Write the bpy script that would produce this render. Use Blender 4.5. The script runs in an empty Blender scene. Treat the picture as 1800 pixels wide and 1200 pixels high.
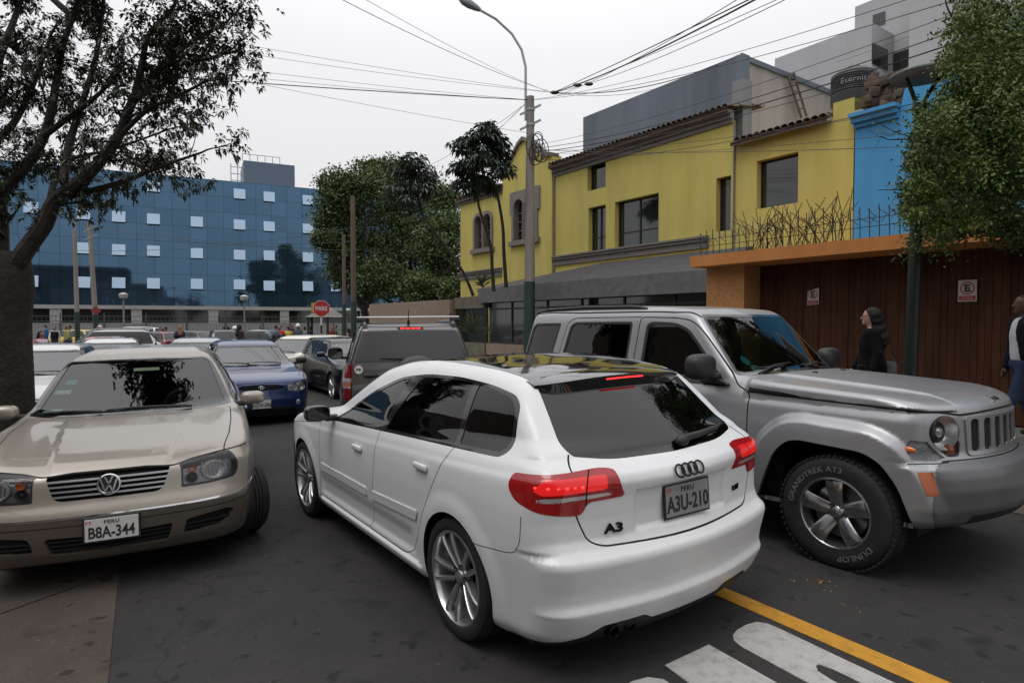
import bpy, math, random
import numpy as np
from mathutils import Vector, Matrix
random.seed(7); rng = np.random.default_rng(7)
R = math.radians
SC = bpy.context.scene
COL = SC.collection

# ------------------------------------------------------------------ camera, sky, sun, exposure
FPX, CAMH, YHOR = 1100.0, 1.63, 567.0            # focal length in photo pixels, eye height, horizon row
PITCH = math.atan((600 - YHOR) / FPX)
cam_d = bpy.data.cameras.new('camera'); cam = bpy.data.objects.new('camera', cam_d); COL.objects.link(cam)
cam_d.sensor_width = 36; cam_d.lens = 36 * FPX / 1800; cam_d.clip_start = 0.05; cam_d.clip_end = 2000
cam.location = (0, 0, CAMH); cam.rotation_euler = (R(90) - PITCH, 0, 0)
SC.camera = cam
SUN_EL, SUN_AZ = 66, 222                          # azimuth the light comes from, degrees clockwise from +Y
world = bpy.data.worlds.new("World"); SC.world = world; world.use_nodes = True
nt = world.node_tree; nt.nodes.clear()
wo = nt.nodes.new('ShaderNodeOutputWorld'); bg = nt.nodes.new('ShaderNodeBackground')
sky = nt.nodes.new('ShaderNodeTexSky'); sky.sky_type = 'NISHITA'; sky.sun_disc = False
sky.sun_elevation = R(SUN_EL); sky.sun_rotation = R(SUN_AZ); sky.dust_density = 4; sky.air_density = 1.2
hs = nt.nodes.new('ShaderNodeHueSaturation'); hs.inputs['Saturation'].default_value = 0.10
tc = nt.nodes.new('ShaderNodeTexCoord'); sp = nt.nodes.new('ShaderNodeSeparateXYZ')
ns = nt.nodes.new('ShaderNodeTexNoise'); ns.inputs['Scale'].default_value = 1.6; ns.inputs['Detail'].default_value = 4
cr = nt.nodes.new('ShaderNodeValToRGB'); cr.color_ramp.elements[0].position = 0.0; cr.color_ramp.elements[0].color = (.74, .74, .765, 1)
cr.color_ramp.elements[1].position = 1.0; cr.color_ramp.elements[1].color = (1.95, 1.97, 2.02, 1)
e = cr.color_ramp.elements.new(0.38); e.color = (.97, .97, .995, 1)
ma = nt.nodes.new('ShaderNodeMath'); ma.operation = 'MULTIPLY_ADD'; ma.inputs[1].default_value = 0.14; ma.inputs[2].default_value = 0.93
mx = nt.nodes.new('ShaderNodeMix'); mx.data_type = 'RGBA'; mx.inputs[0].default_value = 0.86
sc_ = nt.nodes.new('ShaderNodeVectorMath'); sc_.operation = 'SCALE'
up_ = nt.nodes.new('ShaderNodeVectorMath'); up_.operation = 'SCALE'; up_.inputs[3].default_value = 10.1
L = nt.links.new
L(tc.outputs['Generated'], sp.inputs[0]); L(sp.outputs['Z'], cr.inputs[0]); L(tc.outputs['Generated'], ns.inputs['Vector'])
L(sky.outputs[0], hs.inputs['Color']); L(ns.outputs['Fac'], ma.inputs[0]); L(cr.outputs[0], up_.inputs[0])
L(hs.outputs[0], mx.inputs[6]); L(up_.outputs[0], mx.inputs[7]); L(mx.outputs[2], sc_.inputs[0]); L(ma.outputs[0], sc_.inputs[3])
L(sc_.outputs[0], bg.inputs[0]); bg.inputs[1].default_value = 0.10; L(bg.outputs[0], wo.inputs[0])
sun_d = bpy.data.lights.new('sun', 'SUN'); sun = bpy.data.objects.new('sun', sun_d); COL.objects.link(sun)
sun_d.energy = 0.9; sun_d.angle = R(25); sun_d.color = (1, .97, .92)
sun.rotation_euler = (R(90 - SUN_EL), 0, R(180 - SUN_AZ)); sun.location = (0, 0, 30)
vs = SC.view_settings; vs.view_transform = 'Standard'; vs.look = 'None'; vs.exposure = 0.0; vs.gamma = 1; vs.use_curve_mapping = False

# ------------------------------------------------------------------ geometry of the street
def ray(px, py):
    u = (px - 900) / FPX; v = (600 - py) / FPX; c, s = math.cos(PITCH), math.sin(PITCH)
    return Vector((u, c + v * s, v * c - s))
def GP(px, py, z=0.0):
    r = ray(px, py); t = (z - CAMH) / r.z; return Vector((r.x * t, r.y * t, z))
def PD(px, py, d):
    r = ray(px, py); return Vector((0, 0, CAMH)) + r * (d / r.y)
SA = R(35); DV = Vector((-math.sin(SA), math.cos(SA), 0)); NV = Vector((math.cos(SA), math.sin(SA), 0))
def SN(n, s, z=0.0): return NV * n + DV * s + Vector((0, 0, z))       # street coordinates -> world
def ns_of(p): return p.dot(NV), p.dot(DV)
def WP(px, py, n):                                                     # where a sight line meets the plane n = const
    r = ray(px, py); t = n / (r.x * NV.x + r.y * NV.y); p = Vector((0, 0, CAMH)) + r * t
    return p.dot(DV), p.z
def zg(n, s):                                                          # cambered, gently falling road
    z = 0.018 * (min(n, 3.6) - 2.48) if n > -3 else 0.018 * (-3 - 2.48)
    if n > 3.6: z = 0.020 - 0.014 * (min(n, 6.7) - 3.6)
    f = max(0.0, 1 - max(0, s - 8) / 25.0)
    return z * f - 0.009 * min(max(0, s - 4), 22)
def zw(x, y): n, s = ns_of(Vector((x, y, 0))); return zg(n, s)

# ------------------------------------------------------------------ materials
MATS = {}
def mat(name, col, rough=.5, metal=0., coat=0., spec=.4, noise=0., nscale=8., bump=0., bscale=60., em=0., emcol=None, backdark=False, streak=False, cols=None, coatrough=.05):
    if name in MATS: return MATS[name]
    m = bpy.data.materials.new(name); m.use_nodes = True; t = m.node_tree; b = t.nodes['Principled BSDF']
    b.inputs['Base Color'].default_value = (*col, 1); b.inputs['Roughness'].default_value = rough
    b.inputs['Metallic'].default_value = metal; b.inputs['Coat Weight'].default_value = coat; b.inputs['Coat Roughness'].default_value = coatrough
    b.inputs['Specular IOR Level'].default_value = spec
    if em: b.inputs['Emission Color'].default_value = (*(emcol or col), 1); b.inputs['Emission Strength'].default_value = em
    if noise or bump or streak:
        g = t.nodes.new('ShaderNodeNewGeometry'); 
        mp = t.nodes.new('ShaderNodeMapping'); t.links.new(g.outputs['Position'], mp.inputs[0])
        if streak: mp.inputs['Scale'].default_value = (1, 1, .18)
    if noise:
        n = t.nodes.new('ShaderNodeTexNoise'); n.inputs['Scale'].default_value = nscale; n.inputs['Detail'].default_value = 8; n.inputs['Roughness'].default_value = .65
        t.links.new(mp.outputs[0], n.inputs['Vector'])
        c = t.nodes.new('ShaderNodeValToRGB'); c.color_ramp.elements[0].position = .3; c.color_ramp.elements[1].position = .72
        lo = [max(0, x * (1 - noise)) for x in col]; hi = [min(1, x * (1 + noise)) for x in col]
        if cols: lo, hi = cols
        c.color_ramp.elements[0].color = (*lo, 1); c.color_ramp.elements[1].color = (*hi, 1)
        t.links.new(n.outputs['Fac'], c.inputs[0]); t.links.new(c.outputs[0], b.inputs['Base Color'])
    if bump:
        n2 = t.nodes.new('ShaderNodeTexNoise'); n2.inputs['Scale'].default_value = bscale; n2.inputs['Detail'].default_value = 6
        t.links.new(mp.outputs[0], n2.inputs['Vector'])
        bp = t.nodes.new('ShaderNodeBump'); bp.inputs['Strength'].default_value = bump; bp.inputs['Distance'].default_value = .02
        t.links.new(n2.outputs['Fac'], bp.inputs['Height']); t.links.new(bp.outputs[0], b.inputs['Normal'])
    if backdark:                                                     # inner side of a body shell is trim, not paint
        g2 = t.nodes.new('ShaderNodeNewGeometry'); d = t.nodes.new('ShaderNodeBsdfDiffuse'); d.inputs[0].default_value = (.02, .02, .02, 1)
        mixs = t.nodes.new('ShaderNodeMixShader'); t.links.new(g2.outputs['Backfacing'], mixs.inputs[0])
        t.links.new(b.outputs[0], mixs.inputs[1]); t.links.new(d.outputs[0], mixs.inputs[2])
        t.links.new(mixs.outputs[0], t.nodes['Material Output'].inputs[0])
    MATS[name] = m; return m
def glass(name, tint, ior=1.55, rough=0.0, refl=(1, 1, 1)):
    if name in MATS: return MATS[name]
    m = bpy.data.materials.new(name); m.use_nodes = True; t = m.node_tree; t.nodes.clear()
    o = t.nodes.new('ShaderNodeOutputMaterial'); tr = t.nodes.new('ShaderNodeBsdfTransparent'); tr.inputs[0].default_value = (*tint, 1)
    gl = t.nodes.new('ShaderNodeBsdfGlossy'); gl.inputs['Roughness'].default_value = rough; gl.inputs[0].default_value = (*refl, 1)
    fr = t.nodes.new('ShaderNodeFresnel'); fr.inputs[0].default_value = ior; mxs = t.nodes.new('ShaderNodeMixShader')
    t.links.new(fr.outputs[0], mxs.inputs[0]); t.links.new(tr.outputs[0], mxs.inputs[1]); t.links.new(gl.outputs[0], mxs.inputs[2]); t.links.new(mxs.outputs[0], o.inputs[0])
    MATS[name] = m; return m

# ------------------------------------------------------------------ object helpers
def tag(o, label=None, cat=None, group=None, kind=None):
    if label: o['label'] = label
    if cat: o['category'] = cat
    if group: o['group'] = group
    if kind: o['kind'] = kind
    return o
def empty(name, loc, rz=0., label=None, cat=None, group=None, roll=0.):
    o = bpy.data.objects.new(name, None); COL.objects.link(o); o.location = loc; o.empty_display_size = .2
    o.matrix_world = Matrix.Translation(loc) @ Matrix.Rotation(rz, 4, 'Z') @ Matrix.Rotation(roll, 4, 'X')
    return tag(o, label, cat, group)
def mesh_obj(name, V, F, m, parent=None, smooth=False, nrm=None, mats=None, fmat=None):
    me = bpy.data.meshes.new(name)
    V = np.asarray(V, dtype=np.float32)
    if isinstance(F, np.ndarray):
        k = F.shape[1]; me.vertices.add(len(V)); me.vertices.foreach_set('co', V.ravel())
        me.loops.add(F.size); me.loops.foreach_set('vertex_index', F.ravel().astype(np.int32))
        me.polygons.add(len(F)); me.polygons.foreach_set('loop_start', np.arange(0, F.size, k, dtype=np.int32))
        me.update(calc_edges=True); me.validate()
    else:
        me.from_pydata([tuple(map(float, v)) for v in V], [], F); me.update()
    for mm in (mats or [m]): me.materials.append(mm)
    if fmat is not None: me.polygons.foreach_set('material_index', np.asarray(fmat, dtype=np.int32))
    if smooth: me.polygons.foreach_set('use_smooth', np.ones(len(me.polygons), dtype=bool))
    if nrm is not None and len(me.vertices) == len(nrm):
        me.normals_split_custom_set_from_vertices([tuple(map(float, n)) for n in nrm])
    o = bpy.data.objects.new(name, me); COL.objects.link(o)
    if parent is not None: o.parent = parent
    return o
class MB:
    """collects boxes, tubes, lathes and prisms into one mesh"""
    def __init__(s): s.V = []; s.F = []
    def add(s, V, F):
        b = len(s.V); s.V += [tuple(v) for v in V]; s.F += [tuple(i + b for i in f) for f in F]; return s
    def box(s, c, d, rz=0., M=None):
        x, y, z = [q / 2 for q in d]; P = [Vector((a * x, b * y, e * z)) for a in (-1, 1) for b in (-1, 1) for e in (-1, 1)]
        m = M if M is not None else Matrix.Rotation(rz, 3, 'Z')
        return s.add([Vector(c) + m @ p for p in P], [(0, 1, 3, 2), (4, 6, 7, 5), (0, 4, 5, 1), (2, 3, 7, 6), (0, 2, 6, 4), (1, 5, 7, 3)])
    def rbox(s, c, d, r=.01, M=None, seg=2):                         # box with rounded long edges
        x, y, z = [q / 2 for q in d]; r = min(r, x, y, z); P = []; n = 4 * (seg + 1)
        for zz, ins in ((-z, r), (-z + r * .3, r * .3), (-z + r, 0), (z - r, 0), (z - r * .3, r * .3), (z, r)):
            for q, (sx, sy) in enumerate(((1, 1), (-1, 1), (-1, -1), (1, -1))):
                for k in range(seg + 1):
                    a = math.pi / 2 * (q + k / seg)
                    P.append(Vector((sx * (x - r) + (r - ins) * math.cos(a), sy * (y - r) + (r - ins) * math.sin(a), zz)))
        F = [(l * n + i, l * n + (i + 1) % n, (l + 1) * n + (i + 1) % n, (l + 1) * n + i) for l in range(5) for i in range(n)]
        F += [tuple(range(n))[::-1], tuple(range(5 * n, 6 * n))]
        m = M if M is not None else Matrix.Identity(3)
        return s.add([Vector(c) + m @ p for p in P], F)
    def tube(s, pts, rad, seg=8, cap=True):
        pts = [Vector(p) for p in pts]; rad = rad if hasattr(rad, '__len__') else [rad] * len(pts); V = []; n0 = None
        for i, p in enumerate(pts):
            t = (pts[min(i + 1, len(pts) - 1)] - pts[max(i - 1, 0)]).normalized()
            if n0 is None: n0 = t.orthogonal().normalized()
            n0 = (n0 - t * n0.dot(t)).normalized(); b = t.cross(n0)
            V += [p + (n0 * math.cos(2 * math.pi * k / seg) + b * math.sin(2 * math.pi * k / seg)) * rad[i] for k in range(seg)]
        F = [(i * seg + k, i * seg + (k + 1) % seg, (i + 1) * seg + (k + 1) % seg, (i + 1) * seg + k) for i in range(len(pts) - 1) for k in range(seg)]
        if cap: F += [tuple(range(seg))[::-1], tuple(range((len(pts) - 1) * seg, len(pts) * seg))]
        return s.add(V, F)
    def lathe(s, prof, c=(0, 0, 0), M=None, seg=24, closed=False):   # prof = (r, h) round local Z
        m = M if M is not None else Matrix.Identity(3); V = []
        for r, h in prof: V += [Vector(c) + m @ Vector((r * math.cos(2 * math.pi * k / seg), r * math.sin(2 * math.pi * k / seg), h)) for k in range(seg)]
        N = len(prof); F = [(i * seg + k, i * seg + (k + 1) % seg, ((i + 1) % N) * seg + (k + 1) % seg, ((i + 1) % N) * seg + k) for i in range(N if closed else N - 1) for k in range(seg)]
        return s.add(V, F)
    def prism(s, poly, a, b, ax=(0, 1, 2)):                          # 2D outline extruded from a to b; ax maps (u,v,w) -> xyz
        def q(u, v, w): r = [0, 0, 0]; r[ax[0]] = u; r[ax[1]] = v; r[ax[2]] = w; return r
        n = len(poly); V = [q(u, v, a) for u, v in poly] + [q(u, v, b) for u, v in poly]
        F = [(i, (i + 1) % n, n + (i + 1) % n, n + i) for i in range(n)] + [tuple(range(n))[::-1], tuple(range(n, 2 * n))]
        return s.add(V, F)
    def ball(s, c, r, M=None, seg=12, rings=8):
        r = r if hasattr(r, '__len__') else (r, r, r); m = M if M is not None else Matrix.Identity(3)
        V = [Vector(c) + m @ Vector((r[0] * math.sin(math.pi * i / rings) * math.cos(2 * math.pi * k / seg), r[1] * math.sin(math.pi * i / rings) * math.sin(2 * math.pi * k / seg), r[2] * math.cos(math.pi * i / rings))) for i in range(rings + 1) for k in range(seg)]
        return s.add(V, [(i * seg + k, (i + 1) * seg + k, (i + 1) * seg + (k + 1) % seg, i * seg + (k + 1) % seg) for i in range(rings) for k in range(seg)])
    def build(s, name, m, parent=None, smooth=False, off=None, M=None):
        V = [Vector(v) for v in s.V]
        if M is not None: V = [M @ v for v in V]
        if off is not None: V = [v - Vector(off) for v in V]
        o = mesh_obj(name, V, s.F, m, parent)
        if smooth:
            import bmesh
            bm = bmesh.new(); bm.from_mesh(o.data); bmesh.ops.recalc_face_normals(bm, faces=bm.faces); 
            for f in bm.faces: f.smooth = True
            for ed in bm.edges:
                if len(ed.link_faces) == 2 and ed.calc_face_angle(0) > R(38): ed.smooth = False
            bm.to_mesh(o.data); bm.free()
        else:
            import bmesh
            bm = bmesh.new(); bm.from_mesh(o.data); bmesh.ops.recalc_face_normals(bm, faces=bm.faces); bm.to_mesh(o.data); bm.free()
        return o
def text_mesh(txt, size, depth=.002, sx=1., bold=0., spacing=1.):
    """vertices/faces of writing, centred, in the XY plane (built from the built-in font)"""
    cu = bpy.data.curves.new('t', 'FONT'); cu.body = txt; cu.size = size; cu.extrude = depth; cu.align_x = 'CENTER'; cu.align_y = 'CENTER'
    cu.offset = bold; cu.space_character = spacing; cu.resolution_u = 3
    o = bpy.data.objects.new('t', cu); COL.objects.link(o); dg = bpy.context.evaluated_depsgraph_get()
    me = bpy.data.meshes.new_from_object(o.evaluated_get(dg)); V = np.array([v.co[:] for v in me.vertices]); F = [tuple(p.vertices) for p in me.polygons]
    bpy.data.objects.remove(o); bpy.data.curves.remove(cu); bpy.data.meshes.remove(me)
    if len(V): V[:, 0] *= sx; V[:, 0] -= (V[:, 0].max() + V[:, 0].min()) / 2; V[:, 1] -= (V[:, 1].max() + V[:, 1].min()) / 2
    return V, F
def writing(name, txt, size, M, m, parent, depth=.0015, sx=1., bold=0., spacing=1.):
    V, F = text_mesh(txt, size, depth, sx, bold, spacing)
    return mesh_obj(name, [M @ Vector(v) for v in V], F, m, parent)
# ------------------------------------------------------------------ implicit surfaces -> meshes
def smax(a, b, k): h = np.maximum(k - np.abs(a - b), 0) / k; return np.maximum(a, b) + h * h * k * .25
def smin(a, b, k): return -smax(-a, -b, k)
def sstep(t): t = np.clip(t, 0, 1); return t * t * (3 - 2 * t)
def table(pts, sig=.02, h=.005):
    """smoothed piecewise-linear function"""
    pts = sorted(pts); a = np.array(pts, float); lo, hi = a[0, 0] - .6, a[-1, 0] + .6
    g = np.arange(lo, hi, h); v = np.interp(g, a[:, 0], a[:, 1])
    if sig > 0:
        w = np.arange(-int(4 * sig / h) - 1, int(4 * sig / h) + 2) * h; k = np.exp(-.5 * (w / sig) ** 2); k /= k.sum()
        v = np.convolve(np.pad(v, len(k) // 2, mode='edge'), k, mode='valid')[:len(g)]
    d = np.gradient(v, h)
    f = lambda x: np.interp(x, g, v)
    f.d = lambda x: np.interp(x, g, d)
    return f
def surfnet(F, lo, hi, h):
    ax = [np.arange(lo[i] - h, hi[i] + 2 * h, h) for i in range(3)]
    X, Y, Z = np.meshgrid(*ax, indexing='ij'); V = F(X, Y, Z); S = V < 0
    nx, ny, nz = [n - 1 for n in V.shape]
    cnt = np.zeros((nx, ny, nz)); P = np.zeros((nx, ny, nz, 3))
    corner = [(i, j, k) for i in (0, 1) for j in (0, 1) for k in (0, 1)]
    sub = lambda A, c: A[c[0]:c[0] + nx, c[1]:c[1] + ny, c[2]:c[2] + nz]
    for a in corner:
        for d in range(3):
            if a[d] == 0:
                b = list(a); b[d] = 1; va, vb = sub(V, a), sub(V, b); m = (va < 0) != (vb < 0)
                t = np.where(m, va / np.where(m, va - vb, 1), 0)
                for q in range(3): P[..., q] += np.where(m, a[q] + (t if q == d else 0), 0)
                cnt += m
    act = cnt > 0; idx = -np.ones((nx, ny, nz), int); idx[act] = np.arange(act.sum()); I = np.argwhere(act)
    vert = (P[act] / cnt[act][:, None] + I) * h + np.array([a[0] for a in ax]); Q = []
    for d in range(3):
        e, f = [q for q in range(3) if q != d]
        s0 = [slice(None)] * 3; s1 = [slice(None)] * 3; s0[d] = slice(0, -1); s1[d] = slice(1, None)
        A, B = S[tuple(s0)], S[tuple(s1)]; J = np.argwhere(A != B)
        J = J[(J[:, e] > 0) & (J[:, f] > 0) & (J[:, e] < V.shape[e] - 1) & (J[:, f] < V.shape[f] - 1)]
        def at(de, df): K = J.copy(); K[:, e] -= de; K[:, f] -= df; return idx[K[:, 0], K[:, 1], K[:, 2]]
        q = np.stack([at(1, 1), at(0, 1), at(0, 0), at(1, 0)], 1); flip = A[J[:, 0], J[:, 1], J[:, 2]]
        if d == 1: flip = ~flip
        q[~flip] = q[~flip][:, ::-1]; Q.append(q)
    Q = np.concatenate(Q)
    def grad(p, e=1e-3):
        g = np.stack([F(*(p + np.eye(3)[i] * e).T) - F(*(p - np.eye(3)[i] * e).T) for i in range(3)], 1) / (2 * e); return g
    for _ in range(3):
        g = grad(vert); f = F(*vert.T); st = -(f / np.maximum((g * g).sum(1), .05))[:, None] * g
        ln = np.linalg.norm(st, axis=1, keepdims=True); vert = vert + st * np.minimum(1, h * .6 / np.maximum(ln, 1e-9))
    n = grad(vert); n /= np.linalg.norm(n, axis=1, keepdims=True) + 1e-9
    return vert, Q, n
def sdpoly(px, py, poly):
    """signed distance to closed outline, negative inside"""
    P = np.asarray(poly, float); Q = np.roll(P, -1, 0); d2 = np.full(px.shape, 1e9); ins = np.zeros(px.shape, bool)
    for (ax, ay), (bx, by) in zip(P, Q):
        ex, ey = bx - ax, by - ay; L2 = ex * ex + ey * ey + 1e-12; t = np.clip(((px - ax) * ex + (py - ay) * ey) / L2, 0, 1)
        d2 = np.minimum(d2, (px - ax - t * ex) ** 2 + (py - ay - t * ey) ** 2)
        c = (ay > py) != (by > py); ins ^= c & (px < ex * (py - ay) / (ey if abs(ey) > 1e-9 else 1e-9) + ax)
    d = np.sqrt(d2); return np.where(ins, -d, d)
def sdline(px, py, pts):
    """signed distance to an open line; also unsigned distance"""
    P = np.asarray(pts, float); best = np.full(px.shape, 1e9); sg = np.ones(px.shape)
    for (ax, ay), (bx, by) in zip(P[:-1], P[1:]):
        ex, ey = bx - ax, by - ay; L2 = ex * ex + ey * ey + 1e-12; t = np.clip(((px - ax) * ex + (py - ay) * ey) / L2, 0, 1)
        d = (px - ax - t * ex) ** 2 + (py - ay - t * ey) ** 2; cr = ex * (py - ay) - ey * (px - ax); m = d < best
        best = np.where(m, d, best); sg = np.where(m, np.sign(cr), sg)
    u = np.sqrt(best); return u * np.where(sg == 0, 1, sg), u
def fillet(poly, r, n=4, closed=True):
    """rounded corners"""
    P = [Vector(p) for p in poly]; N = len(P); out = []; rr = r if hasattr(r, '__len__') else [r] * N
    for i in range(N):
        if not closed and i in (0, N - 1): out.append(tuple(P[i])); continue
        a, b, c = P[i - 1], P[i], P[(i + 1) % N]; u = (a - b); v = (c - b); q = min(rr[i], u.length * .45, v.length * .45)
        s, e = b + u.normalized() * q, b + v.normalized() * q
        for k in range(n + 1):
            t = k / n; out.append(tuple(s * (1 - t) ** 2 + b * 2 * t * (1 - t) + e * t * t))
    return out
class Shell:
    def __init__(s, F, lo, hi, h):
        s.V, Q, s.N = surfnet(F, lo, hi, h); s.T = np.concatenate([Q[:, [0, 1, 2]], Q[:, [0, 2, 3]]])
        a, b, c = s.V[s.T[:, 0]], s.V[s.T[:, 1]], s.V[s.T[:, 2]]
        g = np.cross(b - a, c - a); fl = (g * s.N[s.T[:, 0]]).sum(1) < 0; s.T[fl] = s.T[fl][:, ::-1]
        s.tag = np.zeros(len(s.T), int); s.names = ['body']
    def tid(s, n):
        if n not in s.names: s.names.append(n)
        return s.names.index(n)
    def cen(s): return s.V[s.T].mean(1), s.N[s.T].mean(1)
    def cut(s, val, cond=None):
        val = np.where(np.abs(val) < 2e-4, 0, val); sg = np.sign(val).astype(int); st = sg[s.T]
        cross = (st.min(1) < 0) & (st.max(1) > 0)
        if cond is not None: cross &= cond
        if not cross.any(): return
        T, tg = s.T[cross], s.tag[cross]; st = st[cross]; newT, newtag = [], []
        z = (st == 0).any(1)
        def edge(i, j):
            lo, hi = np.minimum(i, j), np.maximum(i, j); return lo.astype(np.int64) * (len(s.V) + 1) + hi
        A = T[z]; 
        if len(A):
            r = np.argmax(st[z] == 0, 1); i0, i1, i2 = [A[np.arange(len(A)), (r + k) % 3] for k in range(3)]
        B = T[~z]; sb = st[~z]
        if len(B):
            tot = sb.sum(1); r = np.argmax(sb == -np.sign(tot)[:, None], 1); j0, j1, j2 = [B[np.arange(len(B)), (r + k) % 3] for k in range(3)]
        keys = []
        if len(A): keys.append(edge(i1, i2))
        if len(B): keys += [edge(j0, j1), edge(j0, j2)]
        uk, inv = np.unique(np.concatenate(keys), return_inverse=True); a = uk // (len(s.V) + 1); b = uk % (len(s.V) + 1)
        t = (val[a] / (val[a] - val[b]))[:, None]; base = len(s.V)
        s.V = np.concatenate([s.V, s.V[a] * (1 - t) + s.V[b] * t]); nn = s.N[a] * (1 - t) + s.N[b] * t
        s.N = np.concatenate([s.N, nn / (np.linalg.norm(nn, axis=1, keepdims=True) + 1e-9)]); o = 0; inv = inv.ravel() + base
        if len(A):
            m = inv[:len(A)]; o = len(A); newT += [np.stack([i0, i1, m], 1), np.stack([i0, m, i2], 1)]; newtag += [tg[z]] * 2
        if len(B):
            m1, m2 = inv[o:o + len(B)], inv[o + len(B):o + 2 * len(B)]
            newT += [np.stack([j0, m1, m2], 1), np.stack([m1, j1, j2], 1), np.stack([m1, j2, m2], 1)]; newtag += [tg[~z]] * 3
        s.T = np.concatenate([s.T[~cross]] + newT); s.tag = np.concatenate([s.tag[~cross]] + newtag)
    def coords(s, P, proj):
        x, y, z = P[:, 0], P[:, 1], P[:, 2]
        if proj == 'side': return x, z
        if proj == 'end': return np.abs(y), z
        if proj == 'ends': return y, z
        if proj == 'top': return x, np.abs(y)
        if proj[0] == 'wf': return np.abs(y) + (proj[1] - x), z          # wraps round the front corner
        if proj[0] == 'wr': return np.abs(y) + (x - proj[1]), z
    def region(s, proj, poly, name, cond=None, only=None):
        """cut along a closed outline and give the inside a tag; cond(P, N) limits where"""
        u, v = s.coords(s.V, proj); cm = None
        C, N = s.cen(); cm = np.ones(len(s.T), bool) if cond is None else cond(C, N)
        if only is not None: cm &= np.isin(s.tag, [s.tid(o) for o in only])
        s.cut(sdpoly(u, v, poly), cm)
        C, N = s.cen(); u, v = s.coords(C, proj); m = sdpoly(u, v, poly) < 0
        if cond is not None: m &= cond(C, N)
        if only is not None: m &= np.isin(s.tag, [s.tid(o) for o in only])
        s.tag[m] = s.tid(name)
    def gap(s, proj, pts, w=.005, name='gap', cond=None, only=None, closed=False):
        if closed: pts = list(pts) + [pts[0]]
        C, N = s.cen(); cm0 = np.ones(len(s.T), bool) if cond is None else cond(C, N)
        f = lambda P: sdline(*s.coords(P, proj), pts)
        u, v = s.coords(C, proj); near = f(C)[1] < .05
        for off in (0, w / 2, -w / 2):
            C, N = s.cen(); cm = (f(C)[1] < .05) & (cond(C, N) if cond is not None else True)
            if only is not None: cm &= np.isin(s.tag, [s.tid(o) for o in only])
            s.cut(f(s.V)[0] - off, cm)
        C, N = s.cen(); m = (f(C)[1] < w / 2)
        if cond is not None: m &= cond(C, N)
        if only is not None: m &= np.isin(s.tag, [s.tid(o) for o in only])
        s.tag[m] = s.tid(name)
    def part(s, names, m, parent, oname=None, off=0., skirt=0., cond=None, mats=None, skirt_m=None):
        """turn the faces carrying a tag into one mesh object, with an inward turned edge"""
        if isinstance(names, str): names = [names]
        sel = np.isin(s.tag, [s.tid(n) for n in names])
        if cond is not None: C, N = s.cen(); sel &= cond(C, N)
        if not sel.any(): return None
        T, tg = s.T[sel], s.tag[sel]; uv, inv = np.unique(T, return_inverse=True); T = inv.reshape(T.shape)
        V, N = s.V[uv] + s.N[uv] * off, s.N[uv]
        fm = np.array([names.index(s.names[q]) for q in tg]) if mats else np.zeros(len(T), int)
        if skirt:
            E = np.concatenate([T[:, [0, 1]], T[:, [1, 2]], T[:, [2, 0]]]); k = np.sort(E, 1); kk = k[:, 0].astype(np.int64) * len(V) + k[:, 1]
            u_, i_, c_ = np.unique(kk, return_index=True, return_counts=True); B = E[i_[c_ == 1]]
            d = V[B[:, 1]] - V[B[:, 0]]; nn = np.cross(d, N[B[:, 0]]); nn /= np.linalg.norm(nn, axis=1, keepdims=True) + 1e-9
            n = len(B); o = len(V); P0, P1 = V[B[:, 0]], V[B[:, 1]]; D0, D1 = P0 - N[B[:, 0]] * skirt, P1 - N[B[:, 1]] * skirt
            V = np.concatenate([V, P0, P1, D1, D0]); N = np.concatenate([N, nn, nn, nn, nn]); i = np.arange(n) + o
            T = np.concatenate([T, np.stack([i, i + 3 * n, i + 2 * n], 1), np.stack([i, i + 2 * n, i + n], 1)])
            fm = np.concatenate([fm, np.full(2 * n, len(mats) if (mats and skirt_m) else 0)])
        ml = (list(mats) + ([skirt_m] if skirt_m else [])) if mats else [m]
        return mesh_obj(oname or names[0], V, T, m, parent, smooth=True, nrm=N, mats=ml, fmat=fm)
    def at(s, kind, a, b, sgn=1):
        """point and normal of the shell: 'rear'/'front' at (y, z), 'side' at (x, z), 'top' at (x, y)"""
        V, N = s.V, s.N
        if kind == 'rear': m = N[:, 0] < -.2; q = V[:, [1, 2]]
        elif kind == 'front': m = (N[:, 0] > .1) & (V[:, 0] > 1.5); q = V[:, [1, 2]]
        elif kind == 'side': m = N[:, 1] * sgn > .3; q = V[:, [0, 2]]
        else: m = N[:, 2] > .2; q = V[:, [0, 1]]
        i = np.where(m)[0]; d = ((q[i] - (a, b)) ** 2).sum(1); j = i[np.argsort(d)[:4]]; w = 1 / (np.sqrt(np.sort(d)[:4]) + 1e-4); w /= w.sum()
        p, n = V[j], (N[j] * w[:, None]).sum(0); n /= np.linalg.norm(n); k = np.argmax(np.abs(n)); P = (p * w[:, None]).sum(0)
        t = {'rear': (None, a, b), 'front': (None, a, b), 'side': (a, None, b)}.get(kind, (a, b, None))
        f = [c for c in range(3) if t[c] is None][0]; dd = sum(n[c] * (P[c] - t[c]) for c in range(3) if c != f) / n[f]
        out = [t[c] if t[c] is not None else P[f] + dd for c in range(3)]
        return Vector(out), Vector(n)
    def drop(s, name): m = s.tag != s.tid(name); s.T = s.T[m]; s.tag = s.tag[m]
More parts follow.
